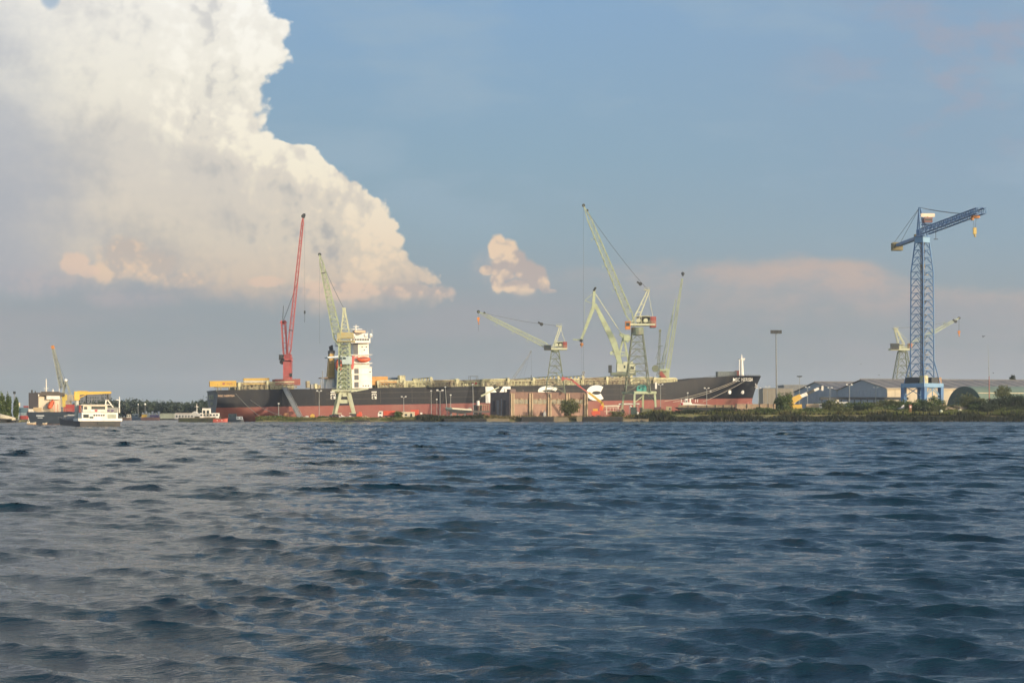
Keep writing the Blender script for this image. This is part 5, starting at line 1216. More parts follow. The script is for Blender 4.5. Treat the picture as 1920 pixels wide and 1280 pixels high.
# ================= buildings =================
M_BRICK = mat('brown_red_brick', (0.22,0.135,0.10), 0.85, var=0.4, scale=0.5, col2=(0.13,0.085,0.07))
M_BRICKP = mat('pinkish_brick_panel', (0.33,0.205,0.150), 0.85, var=0.35, scale=0.4, col2=(0.25,0.16,0.12))
M_PIER = mat('sand_concrete_pier', (0.43,0.33,0.21), 0.8, var=0.3, scale=0.4)
M_ENDW = mat('shade_darkened_brick', (0.19,0.145,0.13), 0.85, var=0.4, scale=0.5)  # end wall's shade is put into this darker brick; roof vent shares it
def brick_building():
    D = 706; rz = R(28); zb = 1.9
    t = Thing('brick_building', 'low flat roofed brick building with sand coloured piers on the quay', 'building', 956, D, zb, None, rz); s = D/F
    Lf, Wd = 44.5, 21.0; zt = H+(YH-735.5)*s-zb; zm = H+(YH-747)*s-zb
    mb = MB(); mb.box((Lf/2, Wd/2, zt*.5), (Lf-.6, Wd-.6, zt)); t.part('wall', mb, M_BRICKP)
    mb = MB(); mb.box((Lf/2, .1, (zm+zt)/2), (Lf, .5, zt-zm)); mb.box((Lf/2, Wd/2, zt+.1), (Lf+.3, Wd+.3, .35)); t.part('parapet', mb, M_BRICK)
    mb = MB()
    for i in range(5):
        x = .9+i*(Lf-1.8)/4
        for dx_ in ((-.55,.75) if i else (-.2,1.0)):
            mb.box((x+dx_, -.35, zt*.5-.2), (.85 if dx_ < 0 else .7, .8, zt-.2 if i else zt-.4))
    for i in range(4): mb.box((.9+(i+.5)*(Lf-1.8)/4, -.16, zm-.15), (.9, .4, .5))
    t.part('pier', mb, M_PIER)
    for i in range(4):
        for j in range(3):
            x = 3.4+i*(Lf-1.8)/4+j*2.9; mb = MB(); mb.box((x+.4, .22, zm-1.4), (2.5, .2, 2.2)); w_ = t.part('window', mb, mat('dusty_olive_pane', (.13,.125,.075), .35, var=.5))
            mb = MB()
            for k in (-1.25,-.4,.45,1.25): mb.box((x+.4+k, .10, zm-1.4), (.12,.12,2.2))
            mb.box((x+.4, .10, zm-.3), (2.6,.12,.14)); mb.box((x+.4,.06,zm-2.55), (2.8,.3,.16)); t.part('window_frame', mb, M_PIER, w_)
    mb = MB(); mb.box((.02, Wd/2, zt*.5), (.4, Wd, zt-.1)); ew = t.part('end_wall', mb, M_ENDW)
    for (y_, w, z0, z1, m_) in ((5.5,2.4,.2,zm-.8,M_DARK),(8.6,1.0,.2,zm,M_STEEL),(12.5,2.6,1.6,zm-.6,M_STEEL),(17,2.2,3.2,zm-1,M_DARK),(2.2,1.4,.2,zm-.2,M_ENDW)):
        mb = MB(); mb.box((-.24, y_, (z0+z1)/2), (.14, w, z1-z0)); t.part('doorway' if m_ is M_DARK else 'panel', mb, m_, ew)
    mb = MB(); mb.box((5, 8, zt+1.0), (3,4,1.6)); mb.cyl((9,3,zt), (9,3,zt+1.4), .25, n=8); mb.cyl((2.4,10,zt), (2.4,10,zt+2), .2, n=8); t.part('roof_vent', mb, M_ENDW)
    for (x, m_, nm) in ((Lf*.42, M_STEEL, 'electric_cabinet'),): 
        mb = MB(); mb.box((x, -1.6, 1.4), (1.5,1.0,3.0)); mb.cyl((x,-1.6,2.8),(x,-1.6,3.8),.3,n=8); t.part(nm, mb, m_)
brick_building()
# gable sheds: near corner (1663 px, 800 m); gable row runs left and away, ridges run right
M_SHEDW = mat('blue_grey_cladding', (0.36,0.41,0.46), 0.6, var=0.12, scale=0.05)
M_SHEDC = mat('cream_cladding', (0.56,0.47,0.32), 0.6, var=0.15, scale=0.1)
M_ROOFS = mat('weathered_grey_roof', (0.24,0.215,0.185), 0.7, var=0.5, scale=0.06, col2=(0.16,0.15,0.14))
g = Vector((-27,127,0)).normalized(); r_ = Vector((g.y,-g.x,0))
def gable_shed(label, off, ln, zb=3.0):
    D0 = 800; c = Vector(((1663-960)*D0/F, D0, 0))+g*off
    o = bpy.data.objects.new('gable_shed', None); C.objects.link(o); o.location = (c.x, c.y, zb); tag(o, label, 'shed', 'large gabled sheds')
    wd, ze, zr = 64.5, H+(YH-728)*.30-zb, H+(YH-712.2)*.312-zb
    mb = MB(); mb.prism([(0,0,0), g*wd, g*wd+EZ*ze, g*wd/2+EZ*(zr-.3), EZ*ze], r_*.4)
    o_ = mb.build('gable_wall', M_SHEDW, o)
    mb = MB(); 
    for k in range(14): q = g*(2+k*4.6); mb.bar(q-r_*.1, q-r_*.1+EZ*(ze-.5), .12, .12)
    mb.build('cladding_seam', M_SHEDW, o_)
    mb = MB(); mb.box(r_*ln/2+g*.2+EZ*ze/2, (ln,.4,ze), (r_, g, EZ)); sw = mb.build('side_wall', M_SHEDC, o)
    mb = MB()
    for k in range(int(ln/9)): mb.box(r_*(5+k*9)-g*.06+EZ*ze*.5, (.25,.12,ze-.4), (r_, g, EZ))
    mb.build('cladding_seam', mat('cream_seam', (.44,.37,.26), .6), sw)
    mb = MB(); ov = -r_*.8; e1 = -g*.6+EZ*(ze-.1); e2 = g*(wd+.6)+EZ*(ze-.1); rd = g*wd/2+EZ*zr
    for a_, b_ in ((e1, rd), (rd, e2)):
        mb.prism([a_+ov, a_+r_*ln, b_+r_*ln, b_+ov], EZ*.35)
    rf = mb.build('roof', M_ROOFS, o)
    mb = MB()
    for k in range(int(ln/7.5)):
        c_ = r_*(4+k*7.5); mb.bar(e1+c_+EZ*.4+(rd-e1)*.08, e1+c_+EZ*.4+(rd-e1)*.96, 1.5 if k % 2 else .7, .12, side=r_)
    mb.bar(rd+ov+EZ*.5, rd+r_*ln+EZ*.5, .5, .5); mb.build('rooflight', mat('dark_roof_band', (.155,.15,.145), .7, var=.4), rf)
    mb = MB(); mb.bar(e1+ov-g*.2, e1+r_*ln-g*.2, .4, .5); mb.build('gutter', M_SHEDC, rf)
gable_shed('nearer blue grey gabled shed with long cream side wall behind the blue crane', 0, 150)
gable_shed('second blue grey gabled shed, its peak left of the lamp posts', 65, 60)
# green arched hall
def arched_hall():
    D0 = 748; c0 = Vector(((1843-960)*D0/F, D0, 3.0)); wd, ln = 38.0, 120
    o = bpy.data.objects.new('arched_hall', None); C.objects.link(o); o.location = c0; tag(o, 'green round roofed hall with dark arched end at the far right', 'hall')
    ht = H+(YH-724)*.288-3.0
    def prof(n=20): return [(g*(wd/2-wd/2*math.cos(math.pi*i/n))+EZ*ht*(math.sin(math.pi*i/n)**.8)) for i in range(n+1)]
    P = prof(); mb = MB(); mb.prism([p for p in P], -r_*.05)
    mb.build('arched_end', mat('shaded_green_canvas', (.055,.11,.09), .7, var=.2), o)  # shade on the end face is put into a darker green
    mb = MB(); n = len(P)
    mb.v = [tuple(p*1.0+r_*.02) for p in P]+[tuple(p+r_*ln) for p in P]
    mb.f = [(i, i+1, n+i+1, n+i) for i in range(n-1)]
    mb.build('curved_roof', mat('grey_green_canvas', (.17,.225,.165), .65, var=.25, scale=.1), o, True)
    mb = MB(); mb.bar(P[5]+r_*.2-g*.2, P[5]+r_*ln-g*.2, .35); mb.bar(P[2]-g*.3, P[2]+r_*ln-g*.3, .45)
    mb.build('cream_strip', M_SHEDC, o)
    mb = MB(); mb.box(r_*(ln/2)-g*.7+EZ*(ht*.16), (ln,.4,ht*.32), (r_, g, EZ)); mb.build('low_side_wall', mat('olive_side_wall', (.20,.21,.12), .7, var=.2), o)
    mb = MB(); mb.box(g*wd*.55-r_*.4+EZ*6, (.25,.9,.9), (r_, g, EZ)); mb.build('sign_plate', M_OCHRE, o)
arched_hall()
def simple_building(name, label, px0, px1, py0, D, zb, depth, m, roofm, cat='building', rz=0.0, extra=None, group=None):
    t = Thing(name, label, cat, (px0+px1)/2, D, zb, group, rz); s = D/F; w = (px1-px0)*s; h = H+(YH-py0)*s-zb
    mb = MB(); mb.box((0,depth/2,h/2), (w,depth,h)); wl_ = t.part('wall', mb, m)
    mb = MB(); mb.box((0,depth/2,h+.15), (w+.6,depth+.6,.4)); t.part('roof', mb, roofm)
    if extra: extra(t, w, h, wl_, depth)
    return t
def seams(t, w, h, wl_, dp):
    mb = MB()
    for k in range(int(w/2.2)): mb.box((-w/2+1+k*2.2,-.05,h/2), (.14,.1,h-.2))
    t.part('cladding_seam', mb, mat('tan_seam', (.26,.23,.18), .7), wl_)
    mb = MB(); mb.box((w*.1,-.06,1.9), (3.2,.14,3.8)); t.part('door', mb, M_STEEL, wl_)
simple_building('flat_roofed_shed', 'tan grey flat roofed shed behind the bow and the floodlight mast', 1431, 1487, 728, 880, 3, 25, mat('tan_grey_cladding', (.33,.295,.225), .7, var=.2, scale=.1), M_STEEL, 'shed', R(-4), seams)
simple_building('flat_roofed_shed', 'low grey roof far behind the tan shed', 1470, 1512, 722, 1050, 3, 25, mat('grey_cladding', (.20,.21,.21), .7), M_STEEL, 'shed', 0, seams)
def rows_of_windows(t, w, h, wl_, dp):
    for r in range(int(h/3.2)):
        mb = MB()
        for k in range(max(2, int(w/2.6))): mb.box((-w/2+1.3+k*2.6,-.05,1.8+r*3.2), (1.3,.1,1.4))
        t.part('window_row', mb, M_GLASS, wl_)
simple_building('white_building', 'white building top showing above the hall roof at the right edge', 1903, 1935, 716, 960, 3, 20, M_WHITE, M_WHITE, 'building', 0, rows_of_windows)
for px0, px1, py, lab in ((147,160,737,'narrow hazy grey tower block behind the yellow boat crane'),(163,190,739,'wide hazy grey block above the far wood'),(191,200,736,'small pale hazy block right of the boat crane arm')):
    simple_building('apartment_block', lab, px0, px1, py, 1500, .9, 16, mat('grey_block_wall', (.16,.165,.17), .8, var=.2), M_STEEL, 'building', 0, rows_of_windows, 'tower blocks beyond the wood')
# elevated pipe rack
t = Thing('pipe_rack', 'long low black pipe rack in front of the blue grey sheds', 'pipe rack', 1620, 790, 3.2); s = 790/F
mb = MB(); mb.box(t.l(1620,746.5), (166*s,1.2,1.3)); mb.box(t.l(1620,749,0), (166*s,1.6,.25)); t.part('pipe_beam', mb, M_MACH)
for k in range(14):
    mb = MB(); q = t.l(1541+k*12.2, 746.5); mb.box((q.x,0,q.z/2), (.45,.6,q.z)); t.part('post', mb, M_MACH)
# low sheds of the far left shore
def green_roof(t, w, h, wl_, dp): seams(t, w, h, wl_, dp)
simple_building('long_shed', 'long pale green low shed on the far left shore', 268, 420, 775.5, 1000, .9, 20, mat('pale_green_cladding', (.30,.33,.25), .7, var=.15), mat('pale_green_roof', (.27,.30,.24), .7), 'shed', 0, green_roof)
t = Thing('white_shed', 'white low shed with a small gable on the far left shore', 'shed', 348, 930, .9); s = 930/F
mb = MB(); w = 42*s; mb.box((0,4,1.7), (w,8,3.4)); mb.prism([(w/2-4,0,3.4),(w/2,0,3.4),(w/2-2,0,4.9)], (0,8,0)); wl_ = t.part('wall', mb, mat('chalky_white_wall', (.55,.53,.47), .7))
mb = MB(); mb.box((-1.5,4,3.7), (w-4,8.6,.5)); t.part('roof', mb, mat('pale_pink_roof', (.45,.38,.33), .7))
mb = MB()
for k in range(6): mb.box((-w/2+1.5+k*2,-.05,1.7), (.9,.1,1.2))
t.part('window_row', mb, M_GLASS, wl_)
for px, py in ((259,758),(272,757.5)):
    t = Thing('storage_sphere', 'larger white dome on a mast above the far wood' if px == 272 else 'smaller greyish dome on a mast above the far wood', 'dome', px, 1060, .9); q = t.l(px, py)
    mb = MB(); mb.ball(q, .8 if px == 272 else .5, 10, 7); t.part('dome', mb, M_WHITE, smooth=True)
    mb = MB(); mb.cyl((0,0,0), (0,0,q.z-.4), .25, .15, 6); t.part('mast', mb, M_STEEL)
# ================= boats =================
M_NAVY = mat('dark_blue_hull_paint', (0.014,0.026,0.042), 0.45, var=0.3, scale=0.3)
M_BOOT = mat('brown_boot_top', (0.10,0.05,0.04), 0.7, var=0.3)
M_CONTR = mat('faded_red_container', (0.42,0.085,0.075), 0.6, var=0.25)
M_CONTB = mat('teal_blue_container', (0.11,0.19,0.23), 0.6, var=0.2)
M_YEL = mat('yellow_crane_paint', (0.60,0.38,0.06), 0.5, var=0.2)
def boat_hull(mb, ln, bm, z0, z1, flare=.12, bow=.25, stern=.9, sheer_=0.5, n=14):
    """x from 0 (stern) to ln (bow), y centred"""
    rows = []
    for i in range(n+1):
        t = i/n; k = 1.0 if t < 1-bow else max(.03, 1-((t-(1-bow))/bow)**2.2)
        if t < .1: k *= stern+(1-stern)*t/.1
        b1 = bm/2*k; b0 = b1*(1-flare*(1+2*max(0,(t-(1-bow))/bow))); zt = z1+sheer_*max(0,(t-.5)*2)**2
        x0 = ln*t*(.985); x1 = ln*t
        rows.append([(x1,-b1,zt),(x0,-b0,z0),(x0,b0,z0),(x1,b1,zt)])
    o = len(mb.v)
    for r in rows: mb.v += r
    for i in range(n):
        for k in range(4):
            k2 = (k+1) % 4; mb.f.append((o+i*4+k, o+i*4+k2, o+(i+1)*4+k2, o+(i+1)*4+k))
    mb.f += [(o,o+3,o+2,o+1), tuple(o+n*4+k for k in range(4))]
    return mb
def boat(name, label, cat, loc, head, group=None):
    o = bpy.data.objects.new(name, None); C.objects.link(o); o.location = loc; o.rotation_euler = (0,0,math.atan2(head[1],head[0])); tag(o, label, cat, group); return o
# --- motor barge seen from its quarter
st = W(188, 798, 381); st.z = 0
b = boat('motor_barge', 'dark low motor barge with cream white deckhouse and a yellow gantry crane arm', 'barge', st, (-30,74))
mb = MB(); boat_hull(mb, 74, 11.2, -1, 1.75, .05, .12, .95, 1.2); b_h = mb.build('hull', mat('dusty_black_barge_hull', (.035,.036,.040), .6, var=.4, scale=.4, col2=(.07,.062,.055)), b)
mb = MB(); mb.box((-.08,0,2.0), (.3,11.3,.9)); mb.box((7,5.62,2.0), (14,.16,.9)); mb.box((7,-5.62,2.0), (14,.16,.9)); mb.build('bulwark', M_WHITE, b)
mb = MB(); mb.box((-.2,-1.5,1.0), (.2,4.2,1.0)); mb.build('stern_plate', M_MACH, b)
mb = MB(); mb.box((6.2,0,3.2), (11,9.4,2.7)); dh = mb.build('lower_deckhouse', M_WHITE, b)
mb = MB()
for k in range(5): mb.box((.66,-1.0+k*.62,3.6), (.1,.42,.6))
mb.box((.66,3.6,3.3), (.1,1.4,1.2)); mb.build('window', M_GLASS, dh)
mb = MB(); mb.box((.64,-3.1,3.1), (.1,2.2,1.7)); mb.build('shutter', mat('grey_green_shutter', (.35,.38,.30), .6), dh)
mb = MB(); mb.box((.62,2.2,2.3), (.12,1.0,1.7)); mb.build('doorway', mat('dark_green_door', (.05,.09,.085), .5), dh)
mb = MB(); mb.box((9.2,.6,6.0), (4.6,6.4,2.6)); mb.box((9.2,.6,7.4), (5.6,7.6,.3)); wh = mb.build('wheelhouse', mat('cream_wheelhouse', (.62,.57,.46), .5, var=.15), b)
mb = MB(); mb.box((6.85,-.2,6.3), (.1,3.6,1.1)); mb.box((6.85,3.1,6.2), (.1,.8,1.0)); mb.box((9.2,3.85,6.3), (3.0,.1,1.1)); mb.build('window', M_GLASS, wh)
mb = MB(); mb.box((9.5,-4.2,5.6), (5,3.2,1.9)); mb.build('grey_deck_house', mat('grey_tarpaulin', (.20,.21,.19), .7), b)
mb = MB()
for zz_ in (5.2,5.7):
    for yy in (-4.6,4.6): mb.bar((.8,yy,zz_), (11,yy,zz_), .06)
    mb.bar((.8,-4.6,zz_), (.8,4.6,zz_), .06)
for k in range(9): mb.bar((.8,-4.6+k*1.15,4.55), (.8,-4.6+k*1.15,5.7), .06)
mb.build('deck_railing', M_WHITE, b)
rnd = random.Random(12)
for k, (yy, m_) in enumerate(((-3.6,mat('purple_laundry', (.12,.09,.17), .8)),(-2.6,mat('purple_laundry', (.12,.09,.17), .8)),(.6,mat('red_laundry', (.40,.08,.09), .8)),(1.6,M_WHITE))):
    mb = MB(); mb.prism([(.66,yy,5.65),(.66,yy+.8,5.65),(.66,yy+.7,4.8),(.66,yy+.1,4.9)], (-.08,0,0)); mb.build('hanging_cloth', m_, b)
# yellow crane arm on a post, mast frame
hd = Vector((-30,74,0)).normalized(); sdv = Vector((hd.y,-hd.x,0))
mb = MB(); mb.cyl((13,4.9,1.7), (13,4.9,9.6), .62, .55, 10); pst = mb.build('crane_post', mat('pale_grey_post', (.42,.42,.36), .6), b)
mb = MB(); mb.bar((13,4.9,9.2), (13,4.9,12.4), 1.4, 1.6); mb.bar((13,4.7,11.7), (12.0,-4.2,12.1), .8, 1.15, .5, .75); mb.bar((13,4.7,9.9), (12.7,2.0,11.5), .3); mb.bar((13,4.7,12.5), (12.6,2.0,12.4), .3); mb.build('crane_arm', M_YEL, b)
mb = MB(); mb.cyl((12.1,-3.3,11.5), (12.1,-3.3,8.4), .28, n=6); mb.box((12.1,-3.3,9.4), (.7,.7,1.7)); mb.build('hook_block', M_MACH, b)
mb = MB(); mb.bar((10,-2.2,5.5), (10,-2.6,9.3), .3); mb.bar((10,-5.2,5.2), (10,-3.0,9.3), .3); mb.bar((10,-2.5,7.6), (10,-4.0,7.4), .25); mb.cyl((9,-6.0,4.5), (9,-6.0,10.6), .2, .14, 7); mb.bar((9,-6.0,9.3),(9,-5.2,9.3),.3); mb.build('mast', M_WHITE, b)
mb = MB(); mb.box((44,0,2.3), (48,8.4,1.4))
for k in range(12): mb.box((22+k*4,0,3.1), (3.6,8.0,.5))
mb.build('hold_cover', mat('blue_grey_hatch', (.16,.18,.21), .6, var=.3), b)
mb = MB()
for k in range(9): mb.bar((18+k*6.5,5.4,1.9), (18+k*6.5,5.4,2.9), .1)
mb.bar((18,5.4,2.9),(71,5.4,2.9),.08); mb.box((66,2,3.2), (3,2,1.6)); mb.box((58,4,3.0), (2,1.4,1.2)); mb.build('deck_gear', M_STEEL, b)
for ch in b.children_recursive:
    if ch.name.split('.')[0] not in ('hull',):
        for v in ch.data.vertices:
            if v.co.z > 1.75: v.co.z = 1.75+(v.co.z-1.75)*0.74
# --- dark blue coaster
D = 485; st = W(88, 795, D); st.z = 0; s = D/F
b = boat('coaster', 'dark blue coaster seen from astern with cream house, black funnel and orange lifeboat', 'ship', st, (-.25,1))
zd = H+(YH-772)*s
mb = MB(); boat_hull(mb, 80, 13.0, .2, zd, .18, .2, 1.0, 2.0); mb.build('hull', M_NAVY, b)
mb = MB(); boat_hull(mb, 79, 11.0, -1.5, .35, .12, .2, .9, 0.0); mb.build('boot_topping', M_BOOT, b)
mb = MB(); mb.box((-.1,2.2,zd-1.3), (.1,2.6,.5)); mb.box((-.1,2.2,zd-2.0), (.1,1.6,.35)); mb.build('faded_name_plate', mat('faded_white_name', (.35,.38,.40), .6), b)
def cb(py): return H+(YH-py)*s
mb = MB(); mb.box((9,0.3,(zd+cb(742))/2), (8,8.0,cb(742)-zd)); h1 = mb.build('deckhouse', mat('cream_ship_house', (.64,.56,.43), .55, var=.2), b)
mb = MB(); mb.box((8.5,-.6,cb(738.5)), (9,9.0,1.1)); mb.box((9.5,-.6,cb(735.5)), (5,6,.8)); mb.build('bridge', mat('dark_brown_bridge', (.09,.075,.06), .5), b)
mb = MB(); mb.box((4.4,-1.8,cb(744.8)), (1.2,4.4,1.2)); mb.build('boat_deck', M_WHITE, b)
mb = MB(); mb.box((4,4.6,(zd+1+cb(736))/2), (3.8,3.0,cb(736)-zd-1)); fn = mb.build('funnel', mat('sooty_black_funnel', (.045,.042,.048), .6), b)
mb = MB(); mb.cyl((4,5.2,cb(736)), (4,5.2,cb(730.5)), .3, n=8); mb.cyl((4,4.1,cb(736)), (4,4.1,cb(732.5)), .22, n=8); mb.build('exhaust_pipes', M_MACH, fn)
mb = MB(); mb.ball((3.55,3.1,cb(740.5)), .38, 8, 6); mb.build('floodlight', M_WHITE, b)
mb = MB(); P0, P1 = Vector((2.6,-.4,cb(765))), Vector((4.2,-1.7,cb(751))); ax = (P1-P0).normalized()
for i in range(5):
    a_, b2 = P0.lerp(P1,i/5), P0.lerp(P1,(i+1)/5); rr = [.45,.78,.85,.85,.72,.4]; mb.cyl(a_, b2, rr[i], rr[i+1], 10)
mb.build('lifeboat', M_ORANGE, b, True)
mb = MB(); mb.bar((2.2,-2.3,zd), (3.2,-2.3,cb(752)), .35); mb.bar((2.2,-1.2,zd), (4,-2.0,cb(750)), .3); mb.bar((2.2,-3.4,zd), (2.2,-3.4,cb(757)), .4); mb.build('davit', mat('salmon_davit', (.55,.28,.20), .6), b)
mb = MB(); mb.cyl((9,.9,cb(736)), (9,.9,cb(709)), .26, .16, 7); mb.cyl((8,-1.4,cb(736)), (8,-1.4,cb(728)), .5, .1, 7); mb.cyl((8,-3.5,cb(736)), (8,-3.5,cb(727)), .12, n=5); mb.cyl((8,2.6,cb(736)), (8,2.6,cb(731)), .12, n=5); mb.bar((9,0.1,cb(727)),(9,1.7,cb(727)),.2); mb.build('mast', M_WHITE, b)
mb = MB(); mb.box((14,-4.9,cb(743.5)), (1.6,1.7,2.2)); mb.box((14,-4.7,cb(752)), (1.0,1.0,3.6)); mb.bar((14,-4.6,cb(758)),(14,-4.8,cb(748)),.8); mb.build('deck_crane', mat('dull_yellow_deck_crane', (.46,.37,.09), .6), b)
mb = MB()
for zz_ in (zd+.5, zd+1.0): mb.bar((.3,-6,zz_), (.3,6,zz_), .07); mb.bar((.3,-6,zz_),(40,-6,zz_),.07)
for k in range(9): mb.bar((.3,-6+k*1.5,zd),(.3,-6+k*1.5,zd+1),.07)
mb.box((1.6,3.2,zd+.9), (1.4,2.6,1.3)); mb.box((1.6,-1.5,zd+.5), (1,1.4,.9)); mb.build('deck_gear', mat('tan_deck_gear', (.48,.37,.22), .6), b)
for (px0, px1, py0, py1, lab) in ((119,151,758,766,'upper faded red container on the coaster deck'),(119,151,766.3,773,'lower faded red container on the coaster deck'),):
    t = Thing('shipping_container', lab, 'container', (px0+px1)/2, 540, H+(YH-py1)*540/F, 'red containers on the blue coaster'); w = (px1-px0)*540/F; h = (py1-py0)*540/F
    mb = MB(); mb.box((0,1.2,h/2), (w,2.4,h)); 
    for k in range(14): mb.box((-w/2+.3+k*(w-.5)/13,-.04,h/2), (.2,.08,h-.3))
    t.part('corrugated_wall', mb, M_CONTR); mb = MB()
    for sx in (-1,1): mb.box((sx*w/2,.0,h/2), (.2,.2,h))
    t.part('corner_frame', mb, mat('ochre_corner_frame', (.40,.25,.12), .6))
# containers and sheds behind the coaster's stern on the left shore
for (px0, px1, py0, py1, m_, lab) in ((34,57,764,773.5,M_CONTB,'large teal blue container on top of the left shore stack'),(37,49,774,778.5,mat('pale_blue_container', (.30,.38,.40), .6),'pale blue container in the middle of the left shore stack'),(37,50,779,786,M_CONTR,'bright red container at the bottom of the left shore stack'),(44,62,760.5,768,mat('dark_red_container', (.28,.06,.06), .6),'dark red container behind the teal one on the left shore'),(51,58,769,778,mat('maroon_container', (.17,.055,.07), .6),'maroon container end beside the coaster stern')):
    D_ = 668 if 'behind' not in lab else 690
    t = Thing('shipping_container', lab, 'container', (px0+px1)/2, D_, H+(YH-py1)*D_/F, 'containers stacked on the left shore'); w = (px1-px0)*D_/F; h = (py1-py0)*D_/F
    mb = MB(); mb.box((0,1.2,h/2), (w,2.4,h))
    for k in range(10): mb.box((-w/2+.25+k*(w-.4)/9,-.04,h/2), (.16,.08,h-.3))
    t.part('corrugated_wall', mb, m_)
t = Thing('pipe_section', 'huge pale cylinder lying aslant on the shore at the left edge', 'pipe', 12, 600, 0); mb = MB(); mb.cyl(t.l(-20,776), t.l(28,787.2), 1.25, 1.05, 18); t.part('pipe_shell', mb, mat('pale_sand_pipe', (.46,.42,.31), .7, var=.2), smooth=True)
mb = MB(); mb.box(t.l(4,787.5)+Vector((0,0,-.2)), (9,3,1.6)); mb.box(t.l(24,790)+Vector((0,0,.2)), (4,3,.8)); t.part('cradle', mb, M_TIMBER)
t = Thing('lamp_post', 'dark square topped post behind the left shore trees', 'post', 27, 690, .9, 'harbour lamp posts'); mb = MB(); mb.cyl((0,0,0), t.l(27,735), .28, .2, 7); t.part('pole', mb, M_STEEL); mb = MB(); mb.box(t.l(27,736), (1.1,.6,1.2)); t.part('lamp_head', mb, M_MACH)
t = Thing('white_tank', 'small cream round tank above the container stack on the left shore', 'tank', 34.5, 690, .9); q = t.l(34.5,758); mb = MB(); mb.cyl(q-EZ*.9, q+EZ*.9, .85, n=12); t.part('tank_shell', mb, M_CW); mb = MB(); mb.cyl((0,0,0), q-EZ*.9, .3, n=6); t.part('support', mb, M_STEEL)
t = Thing('white_hut', 'narrow white hut beside the black funnel of the coaster', 'hut', 58.5, 660, .9); mb = MB(); q = t.l(58.5,755.5); mb.box((0,0,q.z/2+.0), (1.9,1.8,q.z)); wl_ = t.part('wall', mb, M_WHITE); mb = MB(); mb.box(t.l(58.5,759,-.95), (.8,.1,.8)); t.part('window', mb, M_GLASS, wl_)
# small boats low on the water, left
def small_boat(name, label, px0, px1, D, hullm, topm, hz, cabin=None, head=(1,.15), cat='boat', group=None, top_h=0.4, extra=None):
    a = W(px0,790,D); w = (px1-px0)*D/F; o = boat(name, label, cat, (a.x,D,0), head, group); bm = max(1.8, w*.26)
    mb = MB(); boat_hull(mb, w, bm, -.4, hz, .15, .35, .85, hz*.35); mb.build('hull', hullm, o)
    mb = MB(); boat_hull(mb, w*1.005, bm*1.02, hz-.05, hz+top_h*.35, .0, .35, .85, hz*.35); mb.build('gunwale', topm, o)
    if cabin:
        for (x0, x1, z1, m_) in cabin:
            mb = MB(); mb.box((w*(x0+x1)/2,0,(hz+z1)/2), (w*(x1-x0),bm*.62,z1-hz)); cb_ = mb.build('cabin', m_, o)
            mb = MB(); n = max(2, int(w*(x1-x0)/1.4))
            for k in range(n): mb.box((w*x0+w*(x1-x0)*(k+.5)/n,-bm*.31-.03,hz+(z1-hz)*.62), (w*(x1-x0)/n*.6,.07,(z1-hz)*.32))
            mb.build('window', M_GLASS, cb_)
    if extra: extra(o, w, bm, hz)
    return o
small_boat('rowing_boat', 'low pale tan open boat just left of the coaster stern', 51, 67, 470, mat('tan_boat', (.45,.32,.2), .6), M_CW, .55, [(.0,.25,1.1,M_WHITE)])
small_boat('rowing_boat', 'small tan dinghy under the coaster stern on its right', 80, 88, 462, mat('tan_boat', (.45,.32,.2), .6), M_CW, .5)
def tug_extra(o, w, bm, hz):
    mb = MB(); mb.cyl((w*.42,0,hz+2.5), (w*.42,0,hz+6.6), .22, .1, 7); mb.bar((w*.42,-1.2,hz+5.4),(w*.42,1.2,hz+5.4),.2); mb.bar((w*.36,0,hz+5.2),(w*.46,0,hz+5.2),.2); mb.build('mast', M_WHITE, o)
    mb = MB()
    for k in range(8): mb.bar((w*(.05+k*.12),-bm*.45,hz), (w*(.05+k*.12),-bm*.45,hz+1), .08)
    mb.bar((w*.05,-bm*.45,hz+1),(w*.9,-bm*.45,hz+1),.08); mb.build('deck_railing', M_STEEL, o)
small_boat('tug', 'dark hulled tug with white cabin beside the ship stern', 336, 414, 650, mat('black_green_tug_hull', (.028,.032,.026), .6, var=.4, col2=(.06,.07,.03)), mat('rusty_gunwale', (.12,.09,.05), .7), 1.9, [(.50,.95,4.2,M_WHITE),(.56,.74,6.4,M_WHITE)], head=(1,.06), cat='tugboat', extra=tug_extra)
small_boat('pontoon', 'low bright red pontoon floating below the ship stern', 400, 427, 640, mat('bright_red_pontoon', (.46,.10,.07), .6, var=.2), mat('bright_red_pontoon', (.46,.10,.07), .6), 1.35, cat='pontoon', head=(1,0), extra=lambda o, w, bm, hz: [mb_.build('marking', M_WHITE, o) for mb_ in [MB().box((w*.3,-bm*.5,.9),(.5,.12,.3)).box((w*.62,-bm*.5,.9),(.5,.12,.3))]])
small_boat('workboat', 'dark blue cabined workboat with pale bow cover beside the red pontoon', 427, 457, 655, M_NAVY, M_NAVY, 1.1, [(.05,.55,3.9,M_NAVY),(.55,.92,2.6,mat('pale_blue_cover', (.38,.42,.45), .6))], cat='boat', head=(1,.05))
small_boat('barge', 'low grey blue work barge moored on the far shore right of the motor barge', 246, 268, 900, mat('slate_blue_barge', (.13,.17,.20), .6), M_STEEL, 1.6, [(.1,.6,4.2,mat('slate_blue_barge', (.13,.17,.20), .6))], group='moored barges on the far left shore', cat='barge', head=(1,0))
small_boat('barge', 'dark brown low barge close to the motor barge bow wave', 229, 247, 880, mat('brown_barge', (.12,.085,.07), .6), M_BOOT, 1.5, [(.5,.9,3.8,M_CW)], group='moored barges on the far left shore', cat='barge', head=(1,0))
